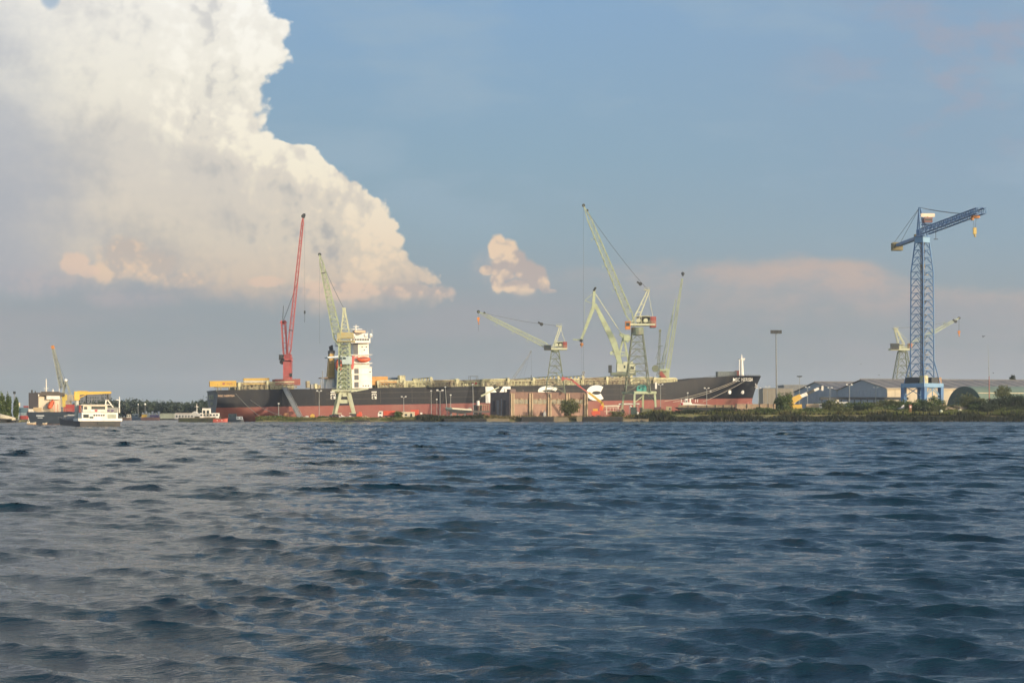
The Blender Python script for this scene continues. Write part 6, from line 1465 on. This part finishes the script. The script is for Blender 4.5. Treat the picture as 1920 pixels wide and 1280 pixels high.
def piles(o, w, bm, hz):
    for k in range(6):
        mb = MB(); mb.cyl((w*(.05+k*.17),1.5,0), (w*(.05+k*.17),1.5,4.9+(k%2)*.8), .75, .7, 9); mb.build('spud_pile', mat('pale_steel_pile', (.34,.36,.38), .5), o)
    mb = MB(); mb.box((w*.18,-bm*.3,hz+.9), (w*.25,1.2,1.8)); mb.build('deck_box', M_YEL, o)
    mb = MB(); mb.box((w*.72,-bm*.3,hz+.8), (w*.45,1.2,1.6)); mb.build('deck_box', mat('violet_crate', (.14,.10,.19), .6), o)
small_boat('spud_barge', 'barge with a row of pale upright piles and yellow deck box', 265, 300, 890, mat('rose_red_barge', (.40,.22,.17), .6), M_STEEL, 1.9, None, group='moored barges on the far left shore', cat='barge', head=(1,0), extra=piles)
# yacht, pontoon on the right bank
t = Thing('pontoon', 'long timber sided pontoon on the bank below the bow', 'pontoon', 1355, 700, 3.9); l = t.l; s = 700/F
mb = MB(); mb.prism([l(1268,763.5),l(1378,762.5),l(1378,768.5),l(1290,769.5),l(1276,767.5)], (0,9,0)); t.part('dark_hull', mb, mat('black_pontoon', (.026,.027,.028), .7))
mb = MB(); mb.box(l(1324,761.3,-.1), (104*s,.3,1.2)); t.part('timber_fender', mb, mat('worn_tan_timber', (.27,.21,.125), .8, var=.5, scale=.8, col2=(.15,.12,.07)))
mb = MB(); mb.box(l(1416,761.7,-.2), (76*s,.6,2.4)); mb.box(l(1414,767.5,2), (60*s,6,.9)); t.part('timber_side', mb, mat('pale_tan_timber', (.36,.26,.17), .8, var=.5, scale=.8, col2=(.22,.16,.1)))
mb = MB()
for px in (1290,1305,1325,1341,1356,1372): mb = MB(); mb.box(l(px,762,-.35), (.4,.3,1.7)); t.part('post', mb, M_TIMBER)
for px in (1380,1400,1424,1440,1450): mb = MB(); mb.box(l(px,761.5,-.6), (.35,.3,2.6)); t.part('post', mb, M_TIMBER)
mb = MB(); mb.box(l(1300,774,2), (3,3,3)); mb.box(l(1340,773,2), (3,3,2.5)); t.part('support_block', mb, M_MACH)
t = Thing('yacht', 'small white yacht with open wheelhouse lying on the pontoon', 'boat', 1310, 706, 6.7); l = t.l; s = 706/F
mb = MB(); mb.prism([l(1278,754),l(1296,753.5),l(1298,757),l(1346,759.5),l(1343,761.2),l(1276,761.2)], (0,3,0)); t.part('hull', mb, M_WHITE)
mb = MB()
for px in (1277.5,1283,1288,1295,1304,1308): mb.bar(l(px,754,.3), l(px+.4,748,.3), .25)
mb.bar(l(1285,748,.3), l(1290,748,.3), .5); mb.box(l(1287,751.5,.6), (3.8*s,2,5.5*s)); mb.bar(l(1293,747,.3), l(1300,747,.3), .3); mb.bar(l(1294,753,.3), l(1294,747,.3), .5); t.part('wheelhouse', mb, M_WHITE)
mb = MB(); mb.box(l(1287.2,752,-.5), (1.8*s,.2,3*s)); t.part('window', mb, M_GLASS)
mb = MB(); mb.ball(l(1278.5,757,-.4), .65, 9, 6); t.part('red_fender', mb, mat('red_fender', (.45,.06,.07), .5))
# stored hull beside the brick building
t = Thing('stored_boat', 'dark hull with bright cream cover propped up left of the brick building', 'boat', 860, 700, 1.9); l = t.l; s = 700/F
mb = MB(); mb.prism([l(835,766),l(885,769.5),l(883,773),l(865,775.5),l(845,772.5),l(836,769)], (0,3.4,0)); t.part('hull', mb, M_MACH)
mb = MB(); mb.prism([l(846,763.8),l(884,766.5),l(885.5,769.8),l(849,767)], (0,3.0,0)); t.part('cover', mb, mat('cream_boat_cover', (.74,.69,.52), .6, var=.08))
mb = MB(); mb.prism([l(834.5,763),l(847,763.8),l(849,767),l(836,767)], (0,3.2,0)); t.part('bow_cover', mb, mat('teal_grey_cover', (.14,.22,.21), .7))
mb = MB()
for px in (846,858,872): mb.bar(l(px,772,1.5), l(px-2,783,1.5), .4); mb.bar(l(px,772,1.5), l(px+2,783,1.5), .4)
t.part('cradle', mb, M_STEEL)
# small white dinghy in the bushes
t = Thing('dinghy', 'little white dinghy half hidden in the bushes by the pipe rack', 'boat', 1578, 724, 5.4); l = t.l
mb = MB(); mb.prism([l(1566,753.5),l(1590,753.5),l(1588,757.5),l(1570,757.5)], (0,1.8,0)); t.part('hull', mb, M_WHITE); mb = MB(); mb.box(l(1571,751.5,.6), (1.2,1.2,1.6)); t.part('cabin', mb, M_CW)
# ================= lamps, vehicles, clutter =================
M_POLE = mat('galvanised_pole', (0.30,0.31,0.29), 0.5, var=0.2)
M_LAMPW = mat('pale_lamp_head', (0.62,0.62,0.58), 0.5, var=0.1)
# tall floodlight mast
t = Thing('floodlight_mast', 'tall floodlight mast with two dark lamp clusters right of the bow', 'floodlight', 1456, 716, 4.0); l = t.l
mb = MB(); mb.cyl(l(1456.5,772), l(1454.8,625), .46, .22, 10); t.part('pole', mb, mat('dull_grey_pole', (.20,.21,.20), .5))
mb = MB(); mb.box(l(1457,768), (2.4,2.0,6)); t.part('base_cabinet', mb, M_MACH)
for sx in (-1, 1):
    mb = MB(); c = l(1455+sx*5,622.6)
    for k in range(2):
        for j in range(2): mb.box(c+Vector((-.8+k*1.5,-.5,-.35+j*.9)), (1.4,.8,.85))
    mb.bar(l(1455,626), c, .25); t.part('lamp_cluster', mb, M_MACH)
def lamp(px, py0, py1, D, label, heads=2, z=1.9, lean=0, r=.15, hm=None, hs=1.0):
    t = Thing('lamp_post', label, 'lamp post', px+lean, D, z, 'harbour lamp posts'); top = t.l(px, py0); base = Vector((0,0,0))
    mb = MB(); mb.cyl(base, top, r*1.3, r*.8, 7); t.part('pole', mb, M_POLE)
    for k in range(heads):
        sx = 0 if heads == 1 else (-1+2*k/(heads-1)); mb = MB(); c = top+Vector((sx*1.0*hs,0,.45)); mb.bar(top-Vector((0,0,.2)), c, .12); mb.box(c, (.8*hs,.5,.55*hs)); t.part('lamp_head', mb, hm or M_LAMPW)
    return t
lamp(598.5,734,782,712,'single lamp post left of the crane with box legs',2)
lamp(522.5,758,781,708,'short lamp post left of the gangway',1)
lamp(757,745,770,716,'lamp post with white twin heads behind the two trucks',2,hm=M_LAMPW)
lamp(808.5,734,781,712,'thin lamp post first left of the stored hull',1)
lamp(825,733,782,714,'lamp post with bright white twin lamps left of the stored hull',2,hs=1.3)
lamp(835,727,779,706,'slightly leaning bare post by the bow of the stored hull',1,lean=4)
lamp(845,742,780,703,'short post directly in front of the stored hull bow',1)
lamp(886.5,722,777,708,'tall white post left of the brick building, dark at its foot',1,lean=1)
lamp(819,750,781,718,'faint thin pole between two lamp posts left of the stored hull',1,r=.1)
lamp(1238.5,722,772,720,'tall lamp post right of the teal hut crane',2)
lamp(1289.5,738,758,725,'small lamp post behind the yacht',1,z=4)
lamp(1325,729,755,728,'lamp post with twin white heads in front of the black bow',2,z=4)
lamp(1422,729,765,740,'lamp post below the bow tip with white double head',2,z=4)
lamp(1439,726,765,780,'lamp post with stacked lamps left of the floodlight mast',2,z=4)
lamp(1499,707,750,770,'taller lamp post with four spread dark lamps right of the bush',4,z=4,hm=M_MACH)
lamp(1514,727,750,790,'faint twin lamp in front of the left gable shed',2,z=4)
lamp(1556,728,752,780,'twin white lamp in front of the middle of the gable sheds',2,z=4)
lamp(1592.5,722.5,752,770,'tallest twin white lamp before the gable shed peaks',2,z=4,hs=1.3)
lamp(1642,727.5,752,780,'twin white lamp near the right corner of the blue gable',2,z=4)
t = Thing('flagpole', 'slim pole rusty red below and grey above at the far right', 'pole', 1855, 722, 4.6); mb = MB(); mb.cyl((0,0,0), t.l(1854.5,705), .30, .22, 8); t.part('painted_base', mb, mat('rusty_red_pole', (.33,.12,.08), .6)); mb = MB(); mb.cyl(t.l(1854.5,705), t.l(1852.5,646), .18, .06, 7); mb.bar(t.l(1853.8,690)-EX*.4, t.l(1853.8,690)+EX*.4, .15); t.part('thin_top', mb, M_POLE)
# yellow mobile crane
t = Thing('mobile_crane', 'yellow mobile crane with white and black telescopic boom raised to the right', 'crane', 1492, 718, 4.8); l = t.l; s = 718/F
mb = MB(); mb.bar(l(1481,753), l(1501,742.5), 2.6, 3.4, 2.2, 2.4); t.part('boom_base', mb, M_YEL)
mb = MB(); mb.bar(l(1498,744), l(1513,738), 1.5, 1.7); mb.bar(l(1486,758), l(1498,747), .7, .8); mb.bar(l(1524,732.5), l(1535,728), .9, 1.2); t.part('boom_section', mb, M_WHITE)
mb = MB(); mb.bar(l(1512,738.5), l(1526,731.5), 1.3, 1.5); mb.bar(l(1534,729), l(1541,725.5), .8, 1.2); t.part('boom_section', mb, M_MACH)
mb = MB(); mb.box(l(1541.5,727.5), (1.0,1.2,2.4)); t.part('boom_head', mb, M_WHITE)
mb = MB(); mb.box(l(1489,762), (7.5,2.6,2.2)); mb.box(l(1483,758,-.3), (2.6,2.6,2.6)); car = t.part('carrier', mb, M_YEL)
for k in range(4):
    mb = MB(); q = l(1478+k*7,768,-1.4); mb.cyl(q, q+EY*.6, .75, n=12); t.part('wheel', mb, M_MACH)
# tan excavator-like heap of machinery next to it
t = Thing('tipper_truck', 'tan tipper truck body beside the yellow mobile crane', 'truck', 1525, 722, 5.0); l = t.l; s = 722/F
mb = MB(); mb.prism([l(1512,757.5),l(1535,756.5),l(1538,768),l(1513,768)], (0,3,0)); t.part('tipper_body', mb, mat('dusty_tan_body', (.50,.37,.23), .7, var=.3))
mb = MB(); mb.box(l(1538.5,761,1.2), (3*s*2,2.6,8*s)); cb_ = t.part('cab', mb, M_WHITE)
mb = MB(); mb.box(l(1538.5,759.5,-.15), (4*s,.1,3*s)); t.part('window', mb, M_GLASS, cb_)
for k in range(3):
    mb = MB(); q = l(1516+k*9,769,-.2); mb.cyl(q, q+EY*.6, .8, n=12); t.part('wheel', mb, M_MACH)
# lorries on the left quay
def lorry(label, px0, px1, pyt, pyb, D, boxm, cabm, cab_left=True, low=None):
    t = Thing('lorry', label, 'truck', (px0+px1)/2, D, 1.9, 'lorries on the quay'); l = t.l; s = D/F; w = (px1-px0)*s; zt = l(0,pyt).z; wc = 2.3
    x0, x1 = -w/2, w/2
    mb = MB(); mb.prism([(x0,-1.2,.7),(x0+wc,-1.2,.7),(x0+wc,-1.2,3.3),(x0+.6,-1.2,3.3),(x0,-1.2,2.2)], (0,2.4,0)); cb_ = t.part('cab', mb, cabm)
    mb = MB(); mb.box((x0+wc/2+.1,-1.22,2.4), (1.1,.08,.9)); mb.box((x0-.03,0,2.4), (.08,2.0,1.0)); t.part('window', mb, M_GLASS, cb_)
    mb = MB(); mb.box(((x0+wc+.4+x1)/2,0,(1.2+zt)/2), (x1-x0-wc-.4,2.5,zt-1.2)); bx = t.part('cargo_box', mb, boxm)
    mb = MB()
    for k in range(9): mb.box((x0+wc+.9+k*(x1-x0-wc-1.2)/8,-1.27,(1.2+zt)/2), (.1,.08,zt-1.5))
    t.part('side_rib', mb, boxm, bx)
    mb = MB(); mb.box((0,0,.95), (w,1.2,.35)); t.part('chassis', mb, M_MACH)
    for x in (x0+1.1, x1-1.2, x1-2.6, x0+wc+1.6):
        mb = MB(); mb.cyl((x,-1.25,.55), (x,-.75,.55), .55, n=12); mb.cyl((x,.75,.55), (x,1.25,.55), .55, n=12); t.part('wheel', mb, M_MACH)
    return t
M_TRKR = mat('orange_red_truck_box', (.62,.10,.05), .5, var=.12)
lorry('white cabbed lorry with orange red box on the left quay', 709, 743, 770, 784, 703, M_TRKR, M_WHITE)
lorry('orange red lorry half hidden behind the cream cabin on the left quay', 760, 785, 768, 784, 712, M_TRKR, M_TRKR)
t = Thing('site_cabin', 'low cream site cabin in front of the second orange lorry', 'cabin', 766, 703, 1.9); mb = MB(); w = 23*703/F; mb.box((0,0,1.4), (w,2.6,2.8)); wl_ = t.part('wall', mb, mat('cream_cabin_wall', (.62,.54,.38), .7)); mb = MB(); mb.box((0,0,2.9), (w+.3,2.9,.2)); t.part('roof', mb, M_CW); mb = MB(); mb.box((-1.2,-1.33,1.5), (1.2,.08,.9)); mb.box((1.4,-1.33,1.2), (.9,.08,2.0)); t.part('window', mb, M_GLASS, wl_)
t = Thing('floodlight', 'small white lamp on a short stand beside the orange lorry', 'lamp', 790, 705, 1.9); mb = MB(); mb.cyl((0,0,0), (0,0,1.8), .12, n=6); t.part('stand', mb, M_STEEL); mb = MB(); mb.box((0,0,2.2), (1.0,.6,.9)); t.part('lamp_head', mb, M_WHITE)
t = Thing('yellow_bollard', 'round yellow machine on the grass right of the gangway foot', 'machine', 586, 700, 1.7); mb = MB(); mb.cyl((0,-.4,1.1), (0,.4,1.1), 1.05, n=14); t.part('drum', mb, M_YEL); mb = MB(); mb.cyl((0,-.45,1.1), (0,.45,1.1), .4, n=10); mb.box((0,0,.15), (2.4,1,.3)); t.part('hub', mb, M_OCHRE)
t = Thing('navigation_beacon', 'small rusty frame on the grass left of the gangway', 'frame', 537, 701, 1.8); mb = MB()
for x in (-.9,.9):
    for y in (-.6,.6): mb.bar((x,y,0), (x,y,2.6), .2)
for z_ in (1.2,2.5): mb.bar((-.9,-.6,z_),(.9,-.6,z_),.2); mb.bar((-.9,.6,z_),(.9,.6,z_),.2)
t.part('frame', mb, mat('rust_brown_frame', (.30,.15,.07), .8)); mb = MB(); mb.box((0,0,1.9), (1.5,1,.9)); t.part('cage_panel', mb, mat('rust_brown_frame', (.30,.15,.07), .8))
t = Thing('upturned_boat', 'pinkish upturned boat on the grass left of the crane legs', 'boat', 610, 701, 1.8); l = t.l; mb = MB(); mb.prism([l(602,779.5),l(608,779),l(617,783.5),l(616,784.8),l(607,783.5)], (0,2.2,0)); t.part('hull', mb, mat('pink_grey_hull', (.44,.26,.21), .6)); mb = MB(); mb.bar(l(602,779,-.1), l(617,783.2,-.1), .2); t.part('keel', mb, M_WHITE)
t = Thing('red_excavator', 'small orange red machine at the right foot of the box leg crane', 'machine', 674, 702, 1.9); l = t.l; mb = MB(); mb.box((0,0,1.3), (2.6,1.8,1.7)); mb.box((.4,0,2.5), (1.3,1.5,.9)); t.part('body', mb, M_TRKR); mb = MB(); mb.box((0,-.7,.35), (2.8,.5,.7)); mb.box((0,.7,.35), (2.8,.5,.7)); t.part('track', mb, M_MACH)
for (px, lab, m_, sz) in ((640,'white pile of sacks under the crane on box legs',M_WHITE,1.2),(656,'small grey white heap right of the sacks',M_LAMPW,.9),(684,'tan rubble heap right of the orange red machine',M_PIER,1.1),(574,'grey white stone at the gangway foot',M_LAMPW,.7),(796,'tan rubble pile right of the small white lamp',M_PIER,1.2),(830,'brown grey rubble pile left of the stored hull',M_BUFF2,1.4),(628,'reddish scrap heap at the left foot of the box leg crane',M_BOOT,1.2)):
    t_ = bpy.data.objects.new('rubble_heap', None); rnd = random.Random(px); mb = MB()
    for k in range(26):
        a = Vector((rnd.gauss(0,1),rnd.gauss(0,1),rnd.gauss(0,1))).normalized(); b_ = a.orthogonal().normalized(); x_ = rnd.gauss(0,1.3*sz); mb.box((x_, rnd.gauss(0,.8), max(.1, (1.1-abs(x_)*.4)*sz*rnd.random())), (rnd.uniform(.4,1.1),rnd.uniform(.3,.7),rnd.uniform(.3,.6)), (a,b_,a.cross(b_)))
    o = mb.build('rubble_heap', m_); o.location = W(px,782,699); o.location.z = 1.75; tag(o, lab, 'heap', 'heaps on the left quay')
# white sign post beside building and rail
t = Thing('white_post', 'thick white post with reddish foot left of the brick building', 'post', 896.5, 712, 1.9); l = t.l; mb = MB(); mb.cyl(l(896.5,760), l(896.5,751), .75, n=10); t.part('white_drum', mb, M_WHITE); mb = MB(); mb.cyl((0,0,0), l(896.5,760), .4, n=8); t.part('post', mb, M_BOOT)
t = Thing('guard_rail', 'pale low railing left of the brick building', 'railing', 907, 712, 1.9); l = t.l; mb = MB(); mb.bar(l(899,758.5), l(916,758.5), .3); t.part('top_rail', mb, M_PIER); 
for px in (899.5,904,908,912,916): mb = MB(); mb.bar(l(px,772), l(px,758.5), .25); t.part('post', mb, M_PIER)
t = Thing('flat_trailer', 'grey flat trailer between the stored hull and the brick building', 'trailer', 902, 703, 1.9); l = t.l; mb = MB(); mb.box(l(902,771.5), (32*703/F,2.6,.9)); t.part('deck', mb, mat('grey_brown_deck', (.12,.11,.10), .7))
for px in (892,900,912): mb = MB(); q = l(px,777,-1.2); q.z = .55; mb.cyl(q, q+EY*.5, .55, n=10); t.part('wheel', mb, M_MACH)
mb = MB(); mb.box(l(881,767), (5*703/F,2,7*703/F)); t.part('grey_box', mb, M_STEEL)
t = Thing('jib_arm', 'slim pale boom tilted up across the big white letter', 'crane arm', 917, 716, 1.9); l = t.l; mb = MB(); mb.bar(l(902,742.5), l(936,725.5), .55, .9, .4, .6); t.part('boom', mb, M_PALE2); mb = MB(); mb.bar(l(902,742.5), l(895,757), .8, .8); mb.box(l(896,768), (4,3,5)); t.part('base', mb, M_MACH)
# articulated boom lift
t = Thing('boom_lift', 'orange and red articulated boom lift working beside the brick building', 'boom lift', 1118, 703, 1.9); l = t.l; s = 703/F
mb = MB(); mb.box(l(1117,773.5), (16*s,2.6,6.5*s)); mb.cyl(l(1113,777,-1.5), l(1113,777,-.9), .8, n=12); mb.box(l(1127,765), (6*s,2,9*s)); t.part('chassis', mb, M_TRKR)
mb = MB(); mb.box(l(1116,768), (9*s,2.2,4*s)); mb.bar(l(1128,767), l(1130.5,758), 1.0, 1.3); mb.bar(l(1131,758), l(1127,754), .9, 1.1); mb.bar(l(1128.5,755), l(1104,736), .9, 1.1); t.part('lower_boom', mb, M_YEL)
mb = MB(); mb.bar(l(1104,737), l(1088,725), .5, .6); mb.bar(l(1088,725), l(1071,711), .6, .9); mb.bar(l(1072,712), l(1060,709), .6, .8); mb.bar(l(1060,709), l(1053,713), .5, .8); mb.box(l(1055.5,709.5), (5*s,1.3,6*s)); t.part('upper_boom', mb, M_CRED)
for px in (1111,1122):
    for dy in (-1.5,1.1): mb = MB(); q = l(px,778,dy); q.z = .6; mb.cyl(q, q+EY*.5, .6, n=12); t.part('wheel', mb, M_MACH)
mb = MB(); mb.box(l(1051,701,0), (2.2,1.3,.2)); 
for x in (-1,1):
    for y in (-.6,.6): q = l(1051,701)+Vector((x,y,0)); mb.bar(q, q+EZ*1.1, .12)
mb.bar(l(1051,701)+Vector((-1,-.6,1.1)), l(1051,701)+Vector((1,-.6,1.1)), .12); mb.bar(l(1054,711), l(1051.5,702), .5); t.part('basket', mb, mat('light_blue_basket', (.22,.38,.50), .5))
# white frame / gantry, drums, huts around the big crane's foot
t = Thing('gate_frame', 'open white steel frame right of the boom lift', 'frame', 1146, 704, 1.9); l = t.l; mb = MB(); mb.bar(l(1133,761,0), l(1162,760.5,0), .5, .7); mb.bar(l(1133,771,0), l(1160,771,0), .25)
for px in (1137.5,1159): mb.bar(l(px,777), l(px,761), .45)
for px in (1144,1150,1155): mb.bar(l(px,771), l(px,764), .2)
mb.bar(l(1134,764), l(1160,764), .2); t.part('frame', mb, mat('cream_white_steel', (.66,.60,.47), .6))
t = Thing('white_pipe', 'long thin white horizontal pipe passing behind the big crane legs', 'pipe', 1180, 716, 1.9); l = t.l; mb = MB(); mb.cyl(l(1160,757.5), l(1199,757), .4, n=8); t.part('pipe', mb, M_WHITE)
for px in (1163,1180,1196): mb = MB(); mb.bar(Vector((l(px,757).x,0,0)), l(px,757), .25); t.part('post', mb, M_STEEL)
for (px, w, py0, py1, m_, lab, nm, cat) in ((1182.5,3.0,760.5,766,M_WHITE,'small white tank near the big crane leg','white_tank','tank'),(1188,11,763,777,mat('dark_green_machine', (.03,.055,.042), .6),'dark green machine box at the foot of the big crane','machine_box','machine'),(1195.5,4.5,772,777.5,M_WHITE,'white drum in front of the dark green machine','white_drum','drum'),(1212,18,766,772,mat('olive_concrete', (.20,.20,.12), .8),'olive low wall beneath the teal hut crane','low_wall','wall'),(1233,12,763,771.5,mat('dark_red_machine', (.12,.055,.065), .6),'dark red machine right of the big crane foot','machine_box','machine'),(1231,6,773,776.5,M_LAMPW,'pale round tank below the dark red machine','white_drum','drum'),(1209,3,778.5,783,M_LAMPW,'small pale bollard at the slipway edge','bollard','bollard'),(1186.5,3.2,780,784,M_LAMPW,'pale round bollard left on the slipway edge','bollard','bollard'),(1254,10,762,771,mat('tan_yellow_hut', (.40,.34,.20), .7),'tan yellow hut left of the pontoon bow','site_hut','hut'),(1166,8,766,772,M_PIER,'tan cabin behind the white steel frame','site_hut','hut'),(1202,5,764,770,M_MACH,'black box between the big crane legs','machine_box','machine'),(1222,14,774.5,781,mat('dark_green_tarp', (.045,.075,.055), .7),'dark green tarpaulin heap by the slipway','tarp_heap','tarpaulin'),(1243,11,775,783,mat('grey_white_scrap', (.30,.29,.26), .7,var=.6,scale=2),'grey white scrap pile right of the slipway','scrap_heap','scrap')):
    D_ = 703 if py1 < 775 else 699; t = Thing(nm, lab, cat, px, D_, H+(YH-py1)*D_/F); s = D_/F; h = (py1-py0)*s; ww = w*s
    if cat in ('tank','drum','bollard'):
        mb = MB(); mb.cyl((0,0,0), (0,0,h*.85), ww/2, n=12); t.part('shell', mb, m_); mb = MB(); mb.cyl((0,0,h*.85), (0,0,h), ww/2*.9, ww*.3, 12); t.part('lid', mb, m_)
    elif cat in ('tarpaulin','scrap'):
        rnd = random.Random(px); mb = MB()
        for k in range(22): x_ = rnd.uniform(-.5,.5)*ww; a = Vector((rnd.gauss(0,1),rnd.gauss(0,1),rnd.gauss(0,1))).normalized(); b_ = a.orthogonal().normalized(); mb.box((x_,rnd.gauss(0,.6),h*(1-abs(x_/ww)*1.5)*rnd.random()), (rnd.uniform(.5,1.4),rnd.uniform(.4,.9),rnd.uniform(.3,.7)), (a,b_,a.cross(b_)))
        t.part('heap', mb, m_)
    else:
        mb = MB(); mb.box((0,0,h*.46), (ww,1.8,h*.92)); wl_ = t.part('body', mb, m_); mb = MB(); mb.box((0,0,h*.96), (ww*1.06,2.0,h*.1)); t.part('top', mb, m_)
        if cat == 'hut': mb = MB(); mb.box((ww*.15,-.95,h*.55), (ww*.25,.1,h*.35)); t.part('window', mb, M_GLASS, wl_)
# small things on the right bank
t = Thing('channel_marker', 'small rusty tripod marker with white board on the grassy bank', 'marker', 1707, 700, land_h((1707-960)*700/F,700)); q = t.l(1707,762); mb = MB()
for a in (-.9,0,.9): mb.bar((a*1.1,abs(a)*.3,0), (0,0,q.z), .22)
t.part('leg', mb, mat('rust_brown_frame', (.30,.15,.07), .8)); mb = MB(); mb.box((0,0,q.z), (1.4,.3,1.6)); t.part('frame_board', mb, mat('rusty_red_board', (.30,.12,.08), .7)); mb = MB(); mb.box((.05,-.2,q.z-.1), (.7,.1,.7)); t.part('white_board', mb, M_WHITE)
for (px, py, r_, lab) in ((1764.5,771,.85,'smaller greenish white mooring ball on the grassy bank'),(1800,770.5,1.1,'larger cream mooring ball with orange foot on the grassy bank')):
    t = Thing('mooring_ball', lab, 'buoy', px, 700, land_h((px-960)*700/F,700), 'mooring balls on the bank'); q = t.l(px,py); mb = MB(); mb.ball(q, r_, 14, 9); t.part('ball', mb, mat('cream_buoy', (.70,.63,.42), .5, var=.15) if r_ > 1 else mat('greenish_white_buoy', (.55,.58,.42), .5), smooth=True); mb = MB(); mb.cyl(Vector((q.x,q.y,-.1)), q-EZ*r_*.8, r_*.7, r_*.5, 10); t.part('foot', mb, M_OCHRE if r_ > 1 else M_PIER)
t = Thing('grey_skiff', 'small grey blue skiff lying in the grass below the green crane', 'boat', 1692, 704, land_h((1692-960)*704/F,704)+.5); l = t.l; mb = MB(); mb.prism([l(1683,765.5),l(1695,761.5),l(1696,764.5),l(1685,767)], (0,1.8,0)); t.part('hull', mb, mat('slate_skiff', (.13,.15,.19), .6)); mb = MB(); mb.bar(l(1690,763,-.1), l(1695,759.5,-.1), .5); t.part('white_sail_cover', mb, M_LAMPW)
t = Thing('driftwood_heap', 'tan heap of timber right of the blue portal in the bushes', 'timber', 1780, 712, land_h((1780-960)*712/F,712)+1); mb = MB(); rnd = random.Random(21)
for k in range(16): x_ = rnd.uniform(-4,5); mb.bar((x_,rnd.gauss(0,1),rnd.random()*2.2), (x_+rnd.uniform(2,5),rnd.gauss(0,1),rnd.random()*1.6), .4, .4)
t.part('timber_pile', mb, mat('grey_tan_timber', (.27,.22,.15), .8, var=.4))
t = Thing('sand_heap', 'brownish earth heap among bushes right of the blue portal', 'heap', 1770, 716, land_h((1770-960)*716/F,716)); mb = MB(); rnd = random.Random(22)
for k in range(90): a = Vector((rnd.gauss(0,1),rnd.gauss(0,1),rnd.gauss(0,1))).normalized(); b_ = a.orthogonal().normalized(); x_ = rnd.gauss(0,3.2); mb.box((x_,rnd.gauss(0,1.6),max(0,3.6-abs(x_)*.7)*rnd.random()), (rnd.uniform(.8,1.8),rnd.uniform(.6,1.2),rnd.uniform(.5,1)), (a,b_,a.cross(b_)))
t.part('earth', mb, mat('dry_earth', (.19,.14,.07), .9, var=.5, col2=(.08,.09,.03)))
# birds
def gull(label, px, py, D, span, tilt):
    o = bpy.data.objects.new('gull', None); C.objects.link(o); o.location = W(px,py,D); o.rotation_euler = (0, tilt, R(20)); tag(o, label, 'bird', 'gulls in flight'); h = span
    mb = MB(); 
    for i, (x0, x1, r0, r1) in enumerate(((-.28,-.1,.02,.06),(-.1,.1,.06,.075),(.1,.24,.075,.05),(.24,.33,.05,.012))): mb.cyl((x0*h,0,0), (x1*h,0,0), r0*h, r1*h, 7)
    mb.add([(-.27*h,-.02*h,0),(-.27*h,.02*h,0),(-.42*h,.07*h,0),(-.42*h,-.07*h,0)], [(0,1,2,3)]); mb.build('body', mat('gull_grey', (.16,.165,.17), .7), o)
    for sy in (-1,1):
        mb = MB(); a, b_, c = Vector((.12*h,sy*.05*h,.03*h)), Vector((.17*h,sy*.30*h,.13*h)), Vector((-.03*h,sy*.58*h,.06*h))
        mb.prism([a, b_, c, (.02*h,sy*.30*h,.12*h), (-.10*h,sy*.05*h,.03*h)], (0,0,.012*h)); mb.build('wing', mat('gull_grey', (.16,.165,.17), .7), o)
gull('large dark gull near the slim red pole top at the right', 1844, 631, 330, 1.25, R(-30))
gull('small gull low over the green hall', 1862, 699, 400, .7, R(60))
gull('small gull left of the green crane tower', 1648, 703, 420, .8, R(10))
gull('faint gull high above the gable shed', 1614, 682, 480, .7, R(20))
gull('small pale gull above the big letter C', 1090, 702, 500, .9, R(40))
# distant crane cab bits at the skyline right
bush('dark tree top showing behind the hall roof', 1893, 1908, 704, 722, 930, M_LEAFD, 240, .6, z=3.0, name='far_tree', cat='tree', group=None, trunk=True)
# ================= air =================
mb = MB(); mb.box((0, 0, 76), (11600, 11600, 170))
hm = bpy.data.materials.new('haze_air'); hm.use_nodes = True; hn = hm.node_tree; hn.nodes.clear()
ho_ = hn.nodes.new('ShaderNodeOutputMaterial'); pv_ = hn.nodes.new('ShaderNodeVolumePrincipled')
pv_.inputs['Color'].default_value = (0.80, 0.88, 1.0, 1); pv_.inputs['Density'].default_value = 0.00009; pv_.inputs['Anisotropy'].default_value = 0.2
hn.links.new(pv_.outputs[0], ho_.inputs['Volume'])
hz_o = mb.build('haze', hm); hz_o['kind'] = 'stuff'
cy = SC.cycles
cy.max_bounces = 6; cy.diffuse_bounces = 3; cy.glossy_bounces = 3; cy.transmission_bounces = 2; cy.volume_bounces = 1; cy.transparent_max_bounces = 4
cy.use_denoising = True; cy.sample_clamp_indirect = 4.0; cy.use_adaptive_sampling = False
